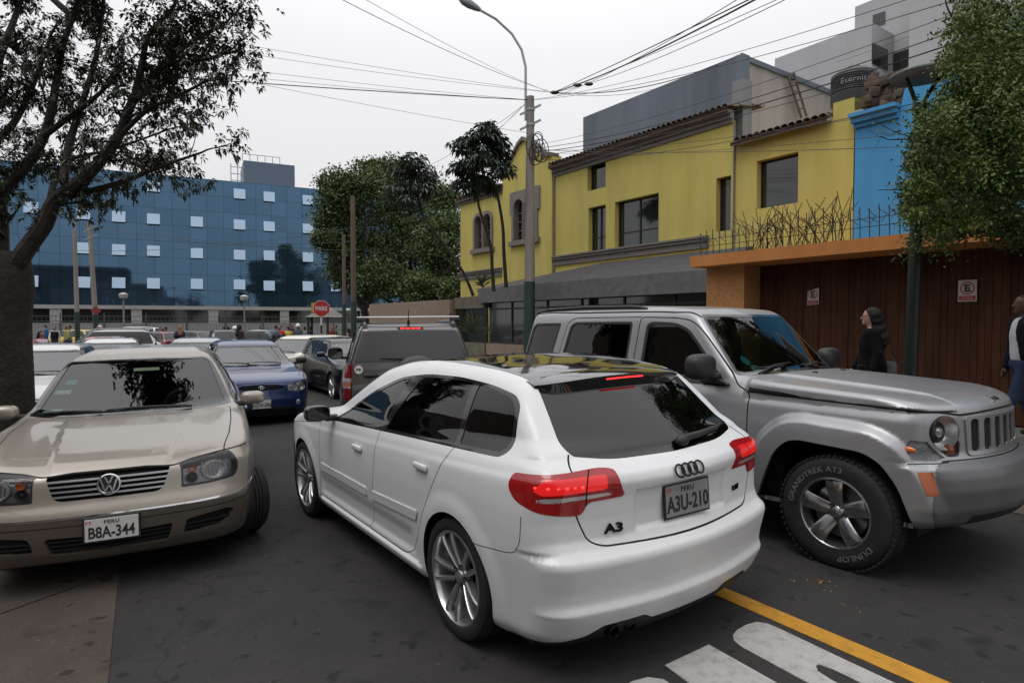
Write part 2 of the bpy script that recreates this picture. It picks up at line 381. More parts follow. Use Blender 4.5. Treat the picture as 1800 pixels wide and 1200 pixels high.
# ------------------------------------------------------------------ car body as a smooth solid
def car_field(c):
    top, half = table(c['top'], c.get('st', .035)), table(c['half'], c.get('sh', .02))
    fr, rr = table(c['front'], c.get('sf', .012)), table(c['rear'], c.get('sr', .012))
    plo, phi = table(c['planlo'], .06), table(c['planhi'], .06); zb = table(c.get('belt', [(-1, .95), (3, .95)]), .05)
    bot = table(c.get('bottom', [(-1, .2), (4, .2)]), .03); wl = c['wheels']; arch = c.get('arch', []); fl = c.get('flare')
    kt, kf, kr = c.get('kt', .07), c.get('kf', .2), c.get('kr', .14); bf, br, bw = c.get('bowf', .12), c.get('bowr', .2), c.get('bowglass', .22)
    xm = c.get('xmid', 1.0); crown = c.get('crown', .05); xrm = c.get('rear_mod'); xfm = c.get('front_mod'); wm = c.get('side_mod'); hm = c.get('top_mod')
    def F(X, Y, Z):
        A = np.abs(Y); ins = plo(X); t = sstep((Z - zb(X) + .02) / .12); ins = ins * (1 - t) + phi(X) * t
        W = half(Z) - ins
        for (cx, cz, rad, amp) in wl:
            r = np.hypot(X - cx, Z - cz); W = W + amp * sstep((rad + .13 - r) / .11) * sstep((r - rad + .16) / .1)
        if fl is not None: W = W + fl(X, Z)
        if wm is not None: W = W + wm(X, Z)
        fs = (A - W) / 1.05
        tw = sstep((Z - zb(X)) / .1)
        Xs = X + (bw * tw + .03 * (1 - tw)) * A * A * np.tanh((X - xm) / .4)
        ft = (Z - top(Xs) + crown * A * A * (.35 + .65 * tw) - (hm(X, A) if hm else 0)) / np.sqrt(1 + top.d(Xs) ** 2)
        ff = X + bf * A * A - fr(Z) - (xfm(A, Z) if xfm else 0); fb = rr(Z) + br * A * A - X + (xrm(A, Z) if xrm else 0)
        ff = ff / np.sqrt(1 + np.clip(fr.d(Z), -1.5, 1.5) ** 2); fb = fb / np.sqrt(1 + np.clip(rr.d(Z), -1.5, 1.5) ** 2)
        f = smax(fs, ff, kf); f = smax(f, fb, kr); f = smax(f, ft, kt)
        return smax(f, bot(X) - Z, .05)
    return F
SIDE = lambda C, N: np.abs(N[:, 1]) > .35
def side(x0=-9, x1=9): return lambda C, N: (np.abs(N[:, 1]) > .3) & (C[:, 0] > x0) & (C[:, 0] < x1)
def front(x0, ny=2): return lambda C, N: (C[:, 0] > x0) & (N[:, 0] > -.1) & (np.abs(N[:, 1]) < ny)
def rear(x1, ny=2): return lambda C, N: (C[:, 0] < x1) & (N[:, 0] < .1) & (np.abs(N[:, 1]) < ny)
def up(x0=-9, x1=9, nz=.2): return lambda C, N: (N[:, 2] > nz) & (C[:, 0] > x0) & (C[:, 0] < x1)
def circ(cx, cz, r, n=40, a0=0, a1=360): return [(cx + r * math.cos(R(a0 + (a1 - a0) * i / n)), cz + r * math.sin(R(a0 + (a1 - a0) * i / n))) for i in range(n)]
def scale_poly(p, k):
    c = np.mean(np.array(p), 0); return [tuple(c + (np.array(q) - c) * k) for q in p]

# ------------------------------------------------------------------ wheels: local frame X forward, Y = axle (outer face towards +Y), Z up
MY = Matrix(((1, 0, 0), (0, 0, 1), (0, -1, 0)))       # lathe axis Z -> +Y
def make_wheel(name, parent, c, Rt, rr, w, style, mt, side=1, steer=0., label=None, lettering=False, lod=0, spare=False, M0=None):
    """c: centre of the outer face plane"""
    e = bpy.data.objects.new(name, None); COL.objects.link(e); e.parent = parent; e.empty_display_size = .1
    M = Matrix.Translation(c) @ Matrix.Rotation(R(steer) + (0 if side > 0 else math.pi), 4, 'Z')
    if M0 is not None: M = Matrix.Translation(c) @ M0
    e.matrix_local = M
    sw = Rt - rr
    # tyre: rounded section, outer face at y = 0, inner at y = -w
    pr = [(rr, -.012), (rr + .006, -.001), (rr + sw * .25, .006), (rr + sw * .55, .008), (rr + sw * .8, .001), (Rt - .014, -.014), (Rt - .004, -.028), (Rt, -.045)]
    if lod == 0:
        y = -.045
        for k in range(3):
            y2 = y - (w - .11) / 4; pr += [(Rt, y2 + .006), (Rt - .009, y2 + .005), (Rt - .009, y2 - .004), (Rt, y2 - .005)]; y = y2 - .005
    pr += [(Rt, -w + .045), (Rt - .004, -w + .03), (Rt - .014, -w + .014), (Rt - sw * .3, -w), (rr, -w + .01)]
    ty = MB().lathe(pr, M=MY, seg=64 if lod == 0 else 28, closed=True)
    if lod == 0 and lettering:                          # shoulder blocks of an all-terrain tyre
        for k in range(60):
            a = 2 * math.pi * k / 60
            for yy in (-.02, -w + .02): ty.box(Vector((math.sin(a) * (Rt - .004), yy, math.cos(a) * (Rt - .004))), (.022, .034, .014), M=Matrix.Rotation(a, 3, 'Y'))
    t = ty.build('tyre', mat('tyre_rubber', (.012, .012, .013), .72, noise=.35, nscale=14, bump=.15, bscale=90), e, smooth=True)
    rim = MB(); lip = [(rr + .012, -.004), (rr + .010, .003), (rr - .002, .004), (rr - .008, -.006), (rr - .012, -.03), (rr - .03, -w * .55), (rr - .035, -w + .02), (rr - .01, -w + .005)]
    rim.lathe(lip, M=MY, seg=64 if lod == 0 else 24)
    n, w0, w1, dish, twin = style['n'], style['w0'], style['w1'], style.get('dish', .02), style.get('twin', 0)
    for k in range(n):
        a = 2 * math.pi * (k + style.get('ph', 0)) / n
        for tw in ((-1, 1) if twin else (0,)):
            P = []; segs = 5
            for i in range(segs + 1):
                f = i / segs; r = .045 + (rr - .012 - .045) * f; hw = w0 + (w1 - w0) * f; sh = tw * twin * (.35 + .65 * f)
                yo = -dish * (1 - f) ** 2 - .012 * (1 - f) - (.004 if f > .99 else 0)
                for q, (dx, dy) in enumerate(((-hw, -.006), (-hw * .62, .004), (hw * .62, .004), (hw, -.006), (hw * .8, -.035), (-hw * .8, -.035))):
                    P.append(Matrix.Rotation(a, 3, 'Y') @ Vector((sh + dx, yo + dy, r)))
            F = [(i * 6 + q, i * 6 + (q + 1) % 6, (i + 1) * 6 + (q + 1) % 6, (i + 1) * 6 + q) for i in range(segs) for q in range(6)]
            rim.add(P, F + [tuple(range(6))[::-1], tuple(range(segs * 6, segs * 6 + 6))])
    hubr = style.get('hub', .07)
    rim.lathe([(hubr, -.05 - dish), (hubr, -.02 - dish), (hubr * .9, -.010 - dish), (hubr * .55, -.008 - dish), (hubr * .5, -.004 - dish), (0, -.003 - dish)], M=MY, seg=28)
    ro = rim.build('rim', MATS[style['mat']], e, smooth=True)
    if lod == 0:
        cap = MB().lathe([(.032, -.01 - dish), (.031, .001 - dish), (.026, .004 - dish), (0, .005 - dish)], M=MY, seg=24); cap.build('hub_cap', MATS[style.get('capmat', style['mat'])], ro, smooth=True)
        b = MB()
        for k in range(5):
            a = 2 * math.pi * (k + .5 + style.get('ph', 0)) / 5
            b.lathe([(.015, -.012 - dish), (.015, -.006 - dish), (.010, -.006 - dish), (.009, -.013 - dish), (0, -.013 - dish)], c=(math.sin(a) * .052, .001, math.cos(a) * .052), M=MY, seg=10)
        b.build('wheel_bolts', mat('bolt_dark', (.02, .02, .02), .4, .8), ro, smooth=True)
        d = MB().lathe([(.05, -.10), (rr * .78, -.10), (rr * .78, -.112), (.05, -.112)], M=MY, seg=40, closed=True); d.build('brake_disc', mat('disc_steel', (.16, .15, .14), .4, .9), e, smooth=True)
    if spare or lod == 0: MB().lathe([(0, -w + .05), (rr - .03, -w + .05)], M=MY, seg=32).build('brake_backing', mat('well_black', (.008, .008, .008), .9), e)
    return e
def plate(parent, M, txt, size, w=.30, h=.15, frame=True, head='PERU', lod=0, face=None):
    p = MB(); p.rbox((0, 0, -.004), (w + .024, h + .022, .010), .010); fr = p.build('license_plate', mat('plate_frame', (.012, .012, .013), .35), parent, M=M)
    q = MB(); q.rbox((0, 0, .0025), (w, h, .004), .008); q.build('plate_face', face or mat('plate_white', (.46, .45, .43), .4, noise=.08, nscale=40), fr, M=M)
    k = mat('plate_ink', (.015, .015, .018), .5)
    writing('plate_number', txt, size * 1.08, M @ Matrix.Translation((0, -.016, .0055)), k, fr, .001, sx=.74, bold=size * .022)
    if lod == 0:
        writing('plate_country', head, size * .34, M @ Matrix.Translation((0, h * .33, .0055)), k, fr, .001, sx=1.1, bold=.0004, spacing=1.15)
        f = MB()
        for i, mm in enumerate((-1, 1)): f.box((-w * .43 + mm * .009, h * .36, .0052), (.008, .018, .001))
        f.build('plate_flag', mat('flag_red', (.45, .03, .04), .5), fr, M=M)
    return fr
def frame_at(pos, normal, upv=(0, 0, 1)):
    n = Vector(normal).normalized(); x = Vector(upv).cross(n).normalized(); y = n.cross(x)
    return Matrix.Translation(pos) @ Matrix((x, y, n)).transposed().to_4x4()
def mirror_pair(parent, x, y, z, s, m, kind='ear', sz=(.13, .21, .14), label=None):
    """door mirror on side s: housing with stalk and silvered face (seen from behind the car)"""
    a = MB(); hx, hy, hz = sz; cx, cy = x + .02, s * (y + hy / 2 + .05)
    f = lambda X, Y, Z: smax((((np.abs(X - cx) / (hx * .5)) ** 2.6 + (np.abs(Y - cy) / (hy * .5)) ** 3.2 + (np.abs(Z - z) / (hz * .5)) ** 2.8) ** (1 / 2.8) - 1) * .06, (cx - hx * .30) - X, .008)
    V, Q, N = surfnet(f, (cx - hx, cy - hy, z - hz), (cx + hx, cy + hy, z + hz), .011)
    h = mesh_obj('door_mirror', V, Q, m, parent, smooth=True)
    MB().rbox((x + .03, s * (y + .03), z - hz * .38), (.07, .12, .045), .015).build('mirror_arm', mat('trim_black', (.014, .014, .015), .5), h, smooth=True)
    MB().prism(fillet([(cy - hy * .42, z - hz * .40), (cy + hy * .42, z - hz * .40), (cy + hy * .42, z + hz * .40), (cy - hy * .42, z + hz * .40)], .03), cx - hx * .315, cx - hx * .305, (1, 2, 0)).build('mirror_glass', mat('mirror_silver', (.07, .07, .075), .03, 1.), h)
    return h
def interior(parent, x0, x1, wid, zf, zb, driver=1, seat=(.03, .03, .032), dashx=None, rearseat=True, wheel=True):
    """dark cabin: tub, dashboard, steering wheel, seats with headrests"""
    k = mat('cabin_black', (.015, .015, .016), .8); t = MB()
    t.box(((x0 + x1) / 2, 0, zf), (x1 - x0, wid * 2, .04)); 
    for s in (-1, 1): t.box(((x0 + x1) / 2, s * wid, (zf + zb) / 2), (x1 - x0, .03, zb - zf))
    t.box((x0, 0, (zf + zb) / 2), (.04, wid * 2, zb - zf))
    dx = dashx if dashx is not None else x1 - .25
    cab = t.build('cabin', k, parent)
    MB().rbox((dx, 0, zb - .10), (.46, wid * 2 - .08, .20), .07).build('dashboard', mat('dash_grey', (.045, .045, .047), .75), cab, smooth=True)
    if wheel:
        wq = MB(); C = Vector((dx - .33, driver * .36, zb - .02)); Mt = Matrix.Rotation(R(-65), 3, 'Y')
        wq.tube([C + Mt @ Vector((.185 * math.cos(a), .185 * math.sin(a), 0)) for a in [2 * math.pi * i / 28 for i in range(29)]], .014, 8, False)
        wq.tube([C + Mt @ Vector((0, -.18, 0)), C + Mt @ Vector((0, .18, 0))], .016, 8); wq.tube([C, C + Mt @ Vector((-.18, 0, 0))], .016, 8); wq.ball(C, .05, seg=10, rings=6)
        wq.build('steering_wheel', mat('dash_grey', (.045, .045, .047), .75), cab, smooth=True)
    sm = mat('seat_cloth', seat, .9)
    rows = [(dx - .75, (-.37, .37))] + ([(dx - 1.6, (-.42, 0, .42))] if rearseat else [])
    for i, (sx, ys) in enumerate(rows):
        for y in ys:
            b = MB(); b.rbox((sx + .12, y, zb - .42), (.5, .48 if i == 0 else .42, .16), .06)
            b.rbox((sx - .16, y, zb - .12), (.13, .46 if i == 0 else .42, .62), .06, M=Matrix.Rotation(R(-14), 3, 'Y'))
            b.rbox((sx - .27, y, zb + .27), (.10, .26, .17), .04, M=Matrix.Rotation(R(-10), 3, 'Y')); b.tube([(sx - .25, y - .06, zb + .12), (sx - .26, y - .06, zb + .24)], .008); b.tube([(sx - .25, y + .06, zb + .12), (sx - .26, y + .06, zb + .24)], .008)
            b.build('seat', sm, cab, smooth=True)
    return cab
def underbody(parent, x0, x1, wid, z0, z1, wheels, rad):
    k = mat('well_black', (.008, .008, .008), .9); u = MB()
    xs = sorted(wheels); cuts = [x0] + [q for x in xs for q in (x - rad - .05, x + rad + .05)] + [x1]
    for a, b in zip(cuts[::2], cuts[1::2]):
        if b - a > .05: u.box(((a + b) / 2, 0, (z0 + z1) / 2), (b - a, wid * 2, z1 - z0))
    for x in xs:
        u.box((x, 0, (z0 + z1) / 2), (rad * 2 + .1, (wid - .30) * 2, z1 - z0))
        for s in (-1, 1):
            q = rad + .04; y0, y1 = s * (wid - .30), s * (wid - .01); V = [Vector((x + q * math.cos(R(a)), y, rad - .02 + q * math.sin(R(a)))) for a in range(-10, 191, 10) for y in (y0, y1)]
            u.add(V, [(2 * k, 2 * k + 1, 2 * k + 3, 2 * k + 2) for k in range(20)])
    return u.build('underbody', k, parent)
# ------------------------------------------------------------------ shared car materials
M_WHITE = mat('paint_white_matte', (.57, .57, .575), .42, coat=.35, coatrough=.12, noise=.03, nscale=3, backdark=True)
M_ROOFB = mat('roof_gloss_black', (.006, .006, .007), .08, coat=1.0, coatrough=.01, backdark=True)
M_TRIM = mat('trim_black', (.014, .014, .015), .5)
M_GLOSSB = mat('gloss_black', (.008, .008, .009), .12, coat=.6)
M_GAP = mat('gap_black', (.004, .004, .004), .9)
M_RUB = mat('rubber_seal', (.010, .010, .011), .55)
M_CHR = mat('chrome', (.72, .72, .72), .08, 1.)
M_RED = mat('lens_red', (.26, .005, .007), .18, coat=.35, coatrough=.02, noise=.25, nscale=30)
M_REDD = mat('lens_red_dark', (.16, .003, .004), .18, coat=.3, em=.55, emcol=(1, .02, .02), coatrough=.02)
M_CLR = mat('lens_clear_strip', (.45, .42, .42), .15, .3, coat=1.)
M_AMB = mat('lens_amber', (.55, .12, .01), .15, coat=.8)
M_BRK = mat('brake_light_lit', (.8, .02, .02), .3, em=2.2, emcol=(1, .03, .03))
M_REFL = mat('reflector_silver', (.80, .80, .80), .30, .9)
M_LBLK = mat('lamp_dark', (.03, .03, .032), .3, .4)
G_TINT = glass('glass_tinted', (.10, .11, .11), 1.56)
G_DARK = glass('glass_privacy', (.035, .037, .04), 1.50)
G_WS = glass('glass_windscreen', (.50, .54, .53), 1.62)
G_LAMP = glass('lamp_cover', (.86, .87, .88), 1.35)
mat('rim_silver', (.42, .42, .43), .28, .85); mat('rim_dark', (.12, .12, .125), .3, .85); mat('rim_polished', (.5, .5, .51), .2, .95)

# ------------------------------------------------------------------ ground, road, pavements, markings
def road_material(name, col, stain, spec=.35, rough=.82, patch=True):
    m = bpy.data.materials.new(name); m.use_nodes = True; t = m.node_tree; b = t.nodes['Principled BSDF']; b.inputs['Roughness'].default_value = rough; b.inputs['Specular IOR Level'].default_value = spec
    g = t.nodes.new('ShaderNodeNewGeometry')
    def noise(sc, det, rg=.6): n = t.nodes.new('ShaderNodeTexNoise'); n.inputs['Scale'].default_value = sc; n.inputs['Detail'].default_value = det; n.inputs['Roughness'].default_value = rg; t.links.new(g.outputs['Position'], n.inputs['Vector']); return n.outputs['Fac']
    def ramp(src, p): r = t.nodes.new('ShaderNodeValToRGB'); r.color_ramp.elements[0].position = p[0][0]; r.color_ramp.elements[0].color = (*p[0][1], 1); r.color_ramp.elements[1].position = p[-1][0]; r.color_ramp.elements[1].color = (*p[-1][1], 1)
    def ramp(src, p):
        r = t.nodes.new('ShaderNodeValToRGB'); e0, e1 = r.color_ramp.elements; e0.position, e0.color = p[0][0], (*p[0][1], 1); e1.position, e1.color = p[-1][0], (*p[-1][1], 1)
        for q, c in p[1:-1]: x = r.color_ramp.elements.new(q); x.color = (*c, 1)
        t.links.new(src, r.inputs[0]); return r.outputs[0]
    def mul(a, c, f=1.): x = t.nodes.new('ShaderNodeMix'); x.data_type = 'RGBA'; x.blend_type = 'MULTIPLY'; x.inputs[0].default_value = f; t.links.new(a, x.inputs[6]); t.links.new(c, x.inputs[7]); return x.outputs[2]
    c0 = ramp(noise(.45, 5), [(.35, [v * .85 for v in col]), (.65, [v * 1.15 for v in col])])
    c1 = mul(c0, ramp(noise(260, 2, .8), [(.3, (.55, .55, .55)), (.62, (1.25, 1.22, 1.2)), (.8, (2.2, 2.1, 2.0))]))
    c2 = mul(c1, ramp(noise(3.1, 3, .5), [(.62, (1, 1, 1)), (.72, stain)]))
    c3 = mul(c2, ramp(noise(9.0, 2, .4), [(.66, (1, 1, 1)), (.70, stain)]))
    vo = t.nodes.new('ShaderNodeTexVoronoi'); vo.feature = 'DISTANCE_TO_EDGE'; vo.inputs['Scale'].default_value = .55; vo.inputs['Randomness'].default_value = 1
    nz = t.nodes.new('ShaderNodeTexNoise'); nz.inputs['Scale'].default_value = 3; nz.inputs['Detail'].default_value = 6; t.links.new(g.outputs['Position'], nz.inputs['Vector'])
    vm = t.nodes.new('ShaderNodeVectorMath'); vm.operation = 'MULTIPLY_ADD'; vm.inputs[1].default_value = (.7, .7, .7); t.links.new(nz.outputs['Color'], vm.inputs[0]); t.links.new(g.outputs['Position'], vm.inputs[2]); t.links.new(vm.outputs[0], vo.inputs['Vector'])
    crk = ramp(vo.outputs['Distance'], [(.0, (.6, .6, .6)), (.006, (.7, .7, .7)), (.010, (1, 1, 1))]); msk = ramp(noise(.8, 2, .5), [(.52, (0, 0, 0)), (.58, (1, 1, 1))])
    cm_ = t.nodes.new('ShaderNodeMix'); cm_.data_type = 'RGBA'; cm_.inputs[6].default_value = (1, 1, 1, 1); t.links.new(msk, cm_.inputs[0]); t.links.new(crk, cm_.inputs[7]); c3 = mul(c3, cm_.outputs[2])
    c3 = mul(c3, ramp(noise(1.3, 6, .7), [(.35, (.80, .80, .80)), (.65, (1.18, 1.16, 1.14))])); c3 = mul(c3, ramp(noise(38, 2, .5), [(.70, (1, 1, 1)), (.76, (2.4, 2.3, 2.2))]))
    t.links.new(c3, b.inputs['Base Color'])
    bp = t.nodes.new('ShaderNodeBump'); bp.inputs['Strength'].default_value = .35; bp.inputs['Distance'].default_value = .006; t.links.new(noise(140, 3, .7), bp.inputs['Height']); t.links.new(bp.outputs[0], b.inputs['Normal'])
    MATS[name] = m; return m
def sheet(name, ns_, ss_, m, lift=0., kind='structure', zf=None):
    V = []; zf = zf or zg
    for s in ss_:
        for n in ns_: V.append(SN(n, s, zf(n, s) + lift))
    k = len(ns_); F = [(j * k + i, j * k + i + 1, (j + 1) * k + i + 1, (j + 1) * k + i) for j in range(len(ss_) - 1) for i in range(k - 1)]
    o = mesh_obj(name, V, F, m); o['kind'] = kind
    for p in o.data.polygons: p.use_smooth = True
    return o
def build_ground():
    M_ASPH = road_material('asphalt', (.0235, .0225, .022), (.45, .45, .46))
    nn = [-60, -40, -25, -15, -10, -7, -5, -3, -1.5, 0, 1.2, 2.4, 3.0, 3.6, 4.4, 5.5, 6.68, 6.7, 9, 12, 20, 30, 45]; ss = [-14, -8, -4, 0, 2, 4, 6, 8, 10, 13, 16, 20, 24, 28, 33, 40, 55, 80, 110]
    sheet('road', nn, ss, M_ASPH)
    M_GR = mat('ground_earth', (.07, .06, .05), .9, noise=.3, nscale=.5)
    g = mesh_obj('ground', [(-700, -300, -.9), (700, -300, -.9), (700, 900, -.9), (-700, 900, -.9)], [(0, 1, 2, 3)], M_GR); g['kind'] = 'structure'
    M_CON = road_material('concrete_pad', (.058, .048, .040), (.42, .40, .38), .3, .85)
    # concrete apron along the left edge, with joints cut into it
    edge = [(-13, -.9), (-2, -.25), (2.5, .04), (3.33, .095), (4.85, .215), (7, .30), (9, .30)]
    ls = sorted([-13, -6, -2, 0, 1, 2, 2.5, 3, 3.33, 3.7, 4.1, 4.5, 4.85, 5.5, 6.2, 7, 8, 9]); V = []; F = []
    for s in ls:
        e = np.interp(s, [a for a, b in edge], [b for a, b in edge]); V += [SN(n, s, zg(n, s) + .006) for n in (e - 3.6, e - 2.2, e - 1.1, e)]
    for j in range(len(ls) - 1): F += [(j * 4 + i, j * 4 + i + 1, j * 4 + 5 + i, j * 4 + 4 + i) for i in range(3)]
    o = mesh_obj('concrete_apron', V, F, M_CON); o['kind'] = 'structure'
    J = MB(); jm = mat('joint_dark', (.02, .018, .016), .9)
    def joint(a, b, w=.014):
        A, B = Vector((a[1], a[0])), Vector((b[1], b[0])); d = (B - A).normalized(); q = Vector((-d.y, d.x)) * w / 2
        P = [SN(p.x, p.y, zg(p.x, p.y) + .010) for p in (A + q, B + q, B - q, A - q)]; J.add(P, [(0, 1, 2, 3)])
    joint((4.58, -.45), (4.92, .2)); joint((4.58, -.45), (4.1, -2.4)); joint((2.2, -3.0), (2.9, .06)); joint((7.2, -2.8), (7.2, .28))
    j = J.build('apron_joints', jm); j['kind'] = 'structure'
    # left pavement
    M_PAV = mat('pavement', (.16, .15, .135), .85, noise=.25, nscale=2.5, bump=.3, bscale=40)
    o = MB(); 
    def slab(n0, n1, s0, s1, zt): 
        ks = np.arange(s0, s1 + .01, 2.0)
        for a, b in zip(ks[:-1], ks[1:]): 
            P = [SN(n, s, z) for s in (a, b) for n, z in ((n0, zg(n0, s) - .2), (n0, zg(n0, s) + zt), (n1, zg(n1, s) + zt), (n1, zg(n1, s) - .2))]; B = MB(); o.add(P, [(1, 2, 6, 5), (0, 1, 5, 4), (2, 3, 7, 6)])
        return o
    slab(-7.5, -3.9, -12, 24, .15); w = o.build('sidewalk', M_PAV); w['kind'] = 'structure'
    # right pavement and kerb
    o = MB(); slab(6.86, 13.0, -6, 28, .19); w = o.build('sidewalk', M_PAV); w['kind'] = 'structure'
    o = MB(); slab(6.70, 6.86, -6, 28, .175); w = o.build('kerb', mat('kerb_concrete', (.20, .18, .15), .85, noise=.35, nscale=3)); w['kind'] = 'structure'
    # far pavement in front of the fence
    o = MB(); o.add([Vector((-70, 43, -.05)), Vector((-5, 62, -.05)), Vector((-5, 90, -.05)), Vector((-70, 90, -.05))], [(0, 1, 2, 3)]); w = o.build('far_sidewalk', M_PAV); w['kind'] = 'structure'
    # painted markings
    def paint_mat(name, col, wear):
        m = mat(name, col, .7); t = m.node_tree; b = t.nodes['Principled BSDF']; g_ = t.nodes.new('ShaderNodeNewGeometry'); n = t.nodes.new('ShaderNodeTexNoise'); n.inputs['Scale'].default_value = 14; n.inputs['Detail'].default_value = 10; n.inputs['Roughness'].default_value = .75
        t.links.new(g_.outputs['Position'], n.inputs['Vector']); r = t.nodes.new('ShaderNodeValToRGB'); e0, e1 = r.color_ramp.elements; e0.position = .28; e0.color = (*[c * wear for c in col], 1); e1.position = .50; e1.color = (*col, 1); x = r.color_ramp.elements.new(.68); x.color = (*[min(1, c * 1.12) for c in col], 1)
        t.links.new(n.outputs['Fac'], r.inputs[0]); t.links.new(r.outputs[0], b.inputs['Base Color']); return m
    MW = paint_mat('marking_white', (.33, .32, .305), .55); MY_ = paint_mat('marking_yellow', (.40, .19, .014), .6)
    def mark(name, pts, m, th=.006):                                   # pts = (s, n)
        P = [SN(n, s, zg(n, s) + th) for s, n in pts]; N = len(P); Q = [p - Vector((0, 0, th - .001)) for p in P]
        o = mesh_obj(name, P + Q, [tuple(range(N))] + [(i, N + i, N + (i + 1) % N, (i + 1) % N) for i in range(N)], m); o['kind'] = 'structure'; return o
    outer = [(-1.6, 2.62), (1.49, 2.69), (1.87, 2.715)] + [(1.93, 2.735), (1.965, 2.775), (1.985, 2.84), (1.99, 2.93), (1.975, 3.0), (1.93, 3.03), (1.85, 3.03)] + [(1.29, 2.99), (-1.6, 2.84)]
    slot = [(-1.6, 2.74), (1.35, 2.875), (1.50, 2.882), (1.555, 2.872), (1.56, 2.845), (1.53, 2.81), (1.46, 2.792), (1.35, 2.785), (-1.6, 2.70)]
    mark('road_lettering', [(1.56, 2.69)] + outer[2:10] + [(1.56, 3.01)], MW)
    mark('road_lettering', [(-1.6, 2.5), (1.56, 2.69), (1.56, 2.845), (1.53, 2.81), (1.46, 2.792), (1.35, 2.785), (-1.6, 2.62)], MW)
    mark('road_lettering', [(1.56, 2.869), (1.56, 3.01), (-1.6, 2.84), (-1.6, 2.74), (1.35, 2.875), (1.50, 2.882)], MW)
    mark('road_lettering', [(1.985, 2.28), (1.98, 2.60), (1.58, 2.573), (-1.6, 2.38), (-1.6, 2.06), (1.8, 2.252)], MW)
    mark('road_lettering', [(1.75, 1.86), (1.90, 1.90), (1.975, 1.97), (1.985, 2.06), (1.965, 2.14), (1.91, 2.185), (1.84, 2.18), (-1.6, 1.95), (-1.6, 1.6)], MW)
    L1 = [(-4, 2.90), (1.2, 3.07), (2.3, 3.10), (12.4, 3.72), (24, 4.25)]; L2 = [(-4, 3.04), (1.2, 3.20), (2.35, 3.225), (12.4, 3.845), (24, 4.40)]
    for a in range(4): mark('centre_line', [L1[a], L1[a + 1], L2[a + 1], L2[a]], MY_, .004)
    chips = MB(); r_ = random.Random(3)
    for cx_, cy_, k in ((2.05, 3.75, 12), (1.75, 3.60, 4), (.62, 3.75, 8)):
        for _ in range(k):
            a, b = cx_ + r_.gauss(0, .06), cy_ + r_.gauss(0, .05); w_ = r_.uniform(.003, .009); P = [SN(b + w_ * math.cos(q), a + w_ * math.sin(q) * r_.uniform(.5, 1), zg(b, a) + .003) for q in (0, 1.2, 2.6, 3.9, 5.1)]; chips.add(P, [(0, 1, 2, 3, 4)])
    c_ = chips.build('paint_flecks', MY_); c_['kind'] = 'stuff'
# ------------------------------------------------------------------ buildings
def wall_openings(mb, n, s0, s1, z0, z1, holes, thick=.25, sgn=1):
    """wall in the plane n = const (outer face), rectangular holes (s0,s1,z0,z1), reveals go back"""
    S = sorted({s0, s1} | {h[0] for h in holes} | {h[1] for h in holes}); Z = sorted({z0, z1} | {h[2] for h in holes} | {h[3] for h in holes})
    for a, b in zip(S[:-1], S[1:]):
        for c, d in zip(Z[:-1], Z[1:]):
            if any(h[0] - 1e-6 <= a and b <= h[1] + 1e-6 and h[2] - 1e-6 <= c and d <= h[3] + 1e-6 for h in holes): continue
            mb.add([SN(n, a, c), SN(n, b, c), SN(n, b, d), SN(n, a, d)], [(0, 1, 2, 3)])
    for a, b, c, d in holes:
        P = [(a, c), (b, c), (b, d), (a, d)]
        for (u, v), (u2, v2) in zip(P, P[1:] + P[:1]): mb.add([SN(n, u, v), SN(n, u2, v2), SN(n + thick, u2, v2), SN(n + thick, u, v)], [(0, 1, 2, 3)])
def part_sn(mb, name, m, parent, smooth=False):
    return mb.build(name, m, parent, smooth, M=world_of(parent).inverted() if parent else None)
def world_of(o): return (world_of(o.parent) if o.parent else Matrix.Identity(4)) @ o.matrix_basis
def box_sn(mb, n0, n1, s0, s1, z0, z1):
    P = [SN(n, s, z) for n in (n0, n1) for s in (s0, s1) for z in (z0, z1)]; mb.add(P, [(0, 1, 3, 2), (4, 6, 7, 5), (0, 4, 5, 1), (2, 3, 7, 6), (0, 2, 6, 4), (1, 5, 7, 3)]); return mb
def sthing(name, n, s, z, label, cat, group=None): return empty(name, SN(n, s, z), SA, label, cat, group)
G_HOUSE = None
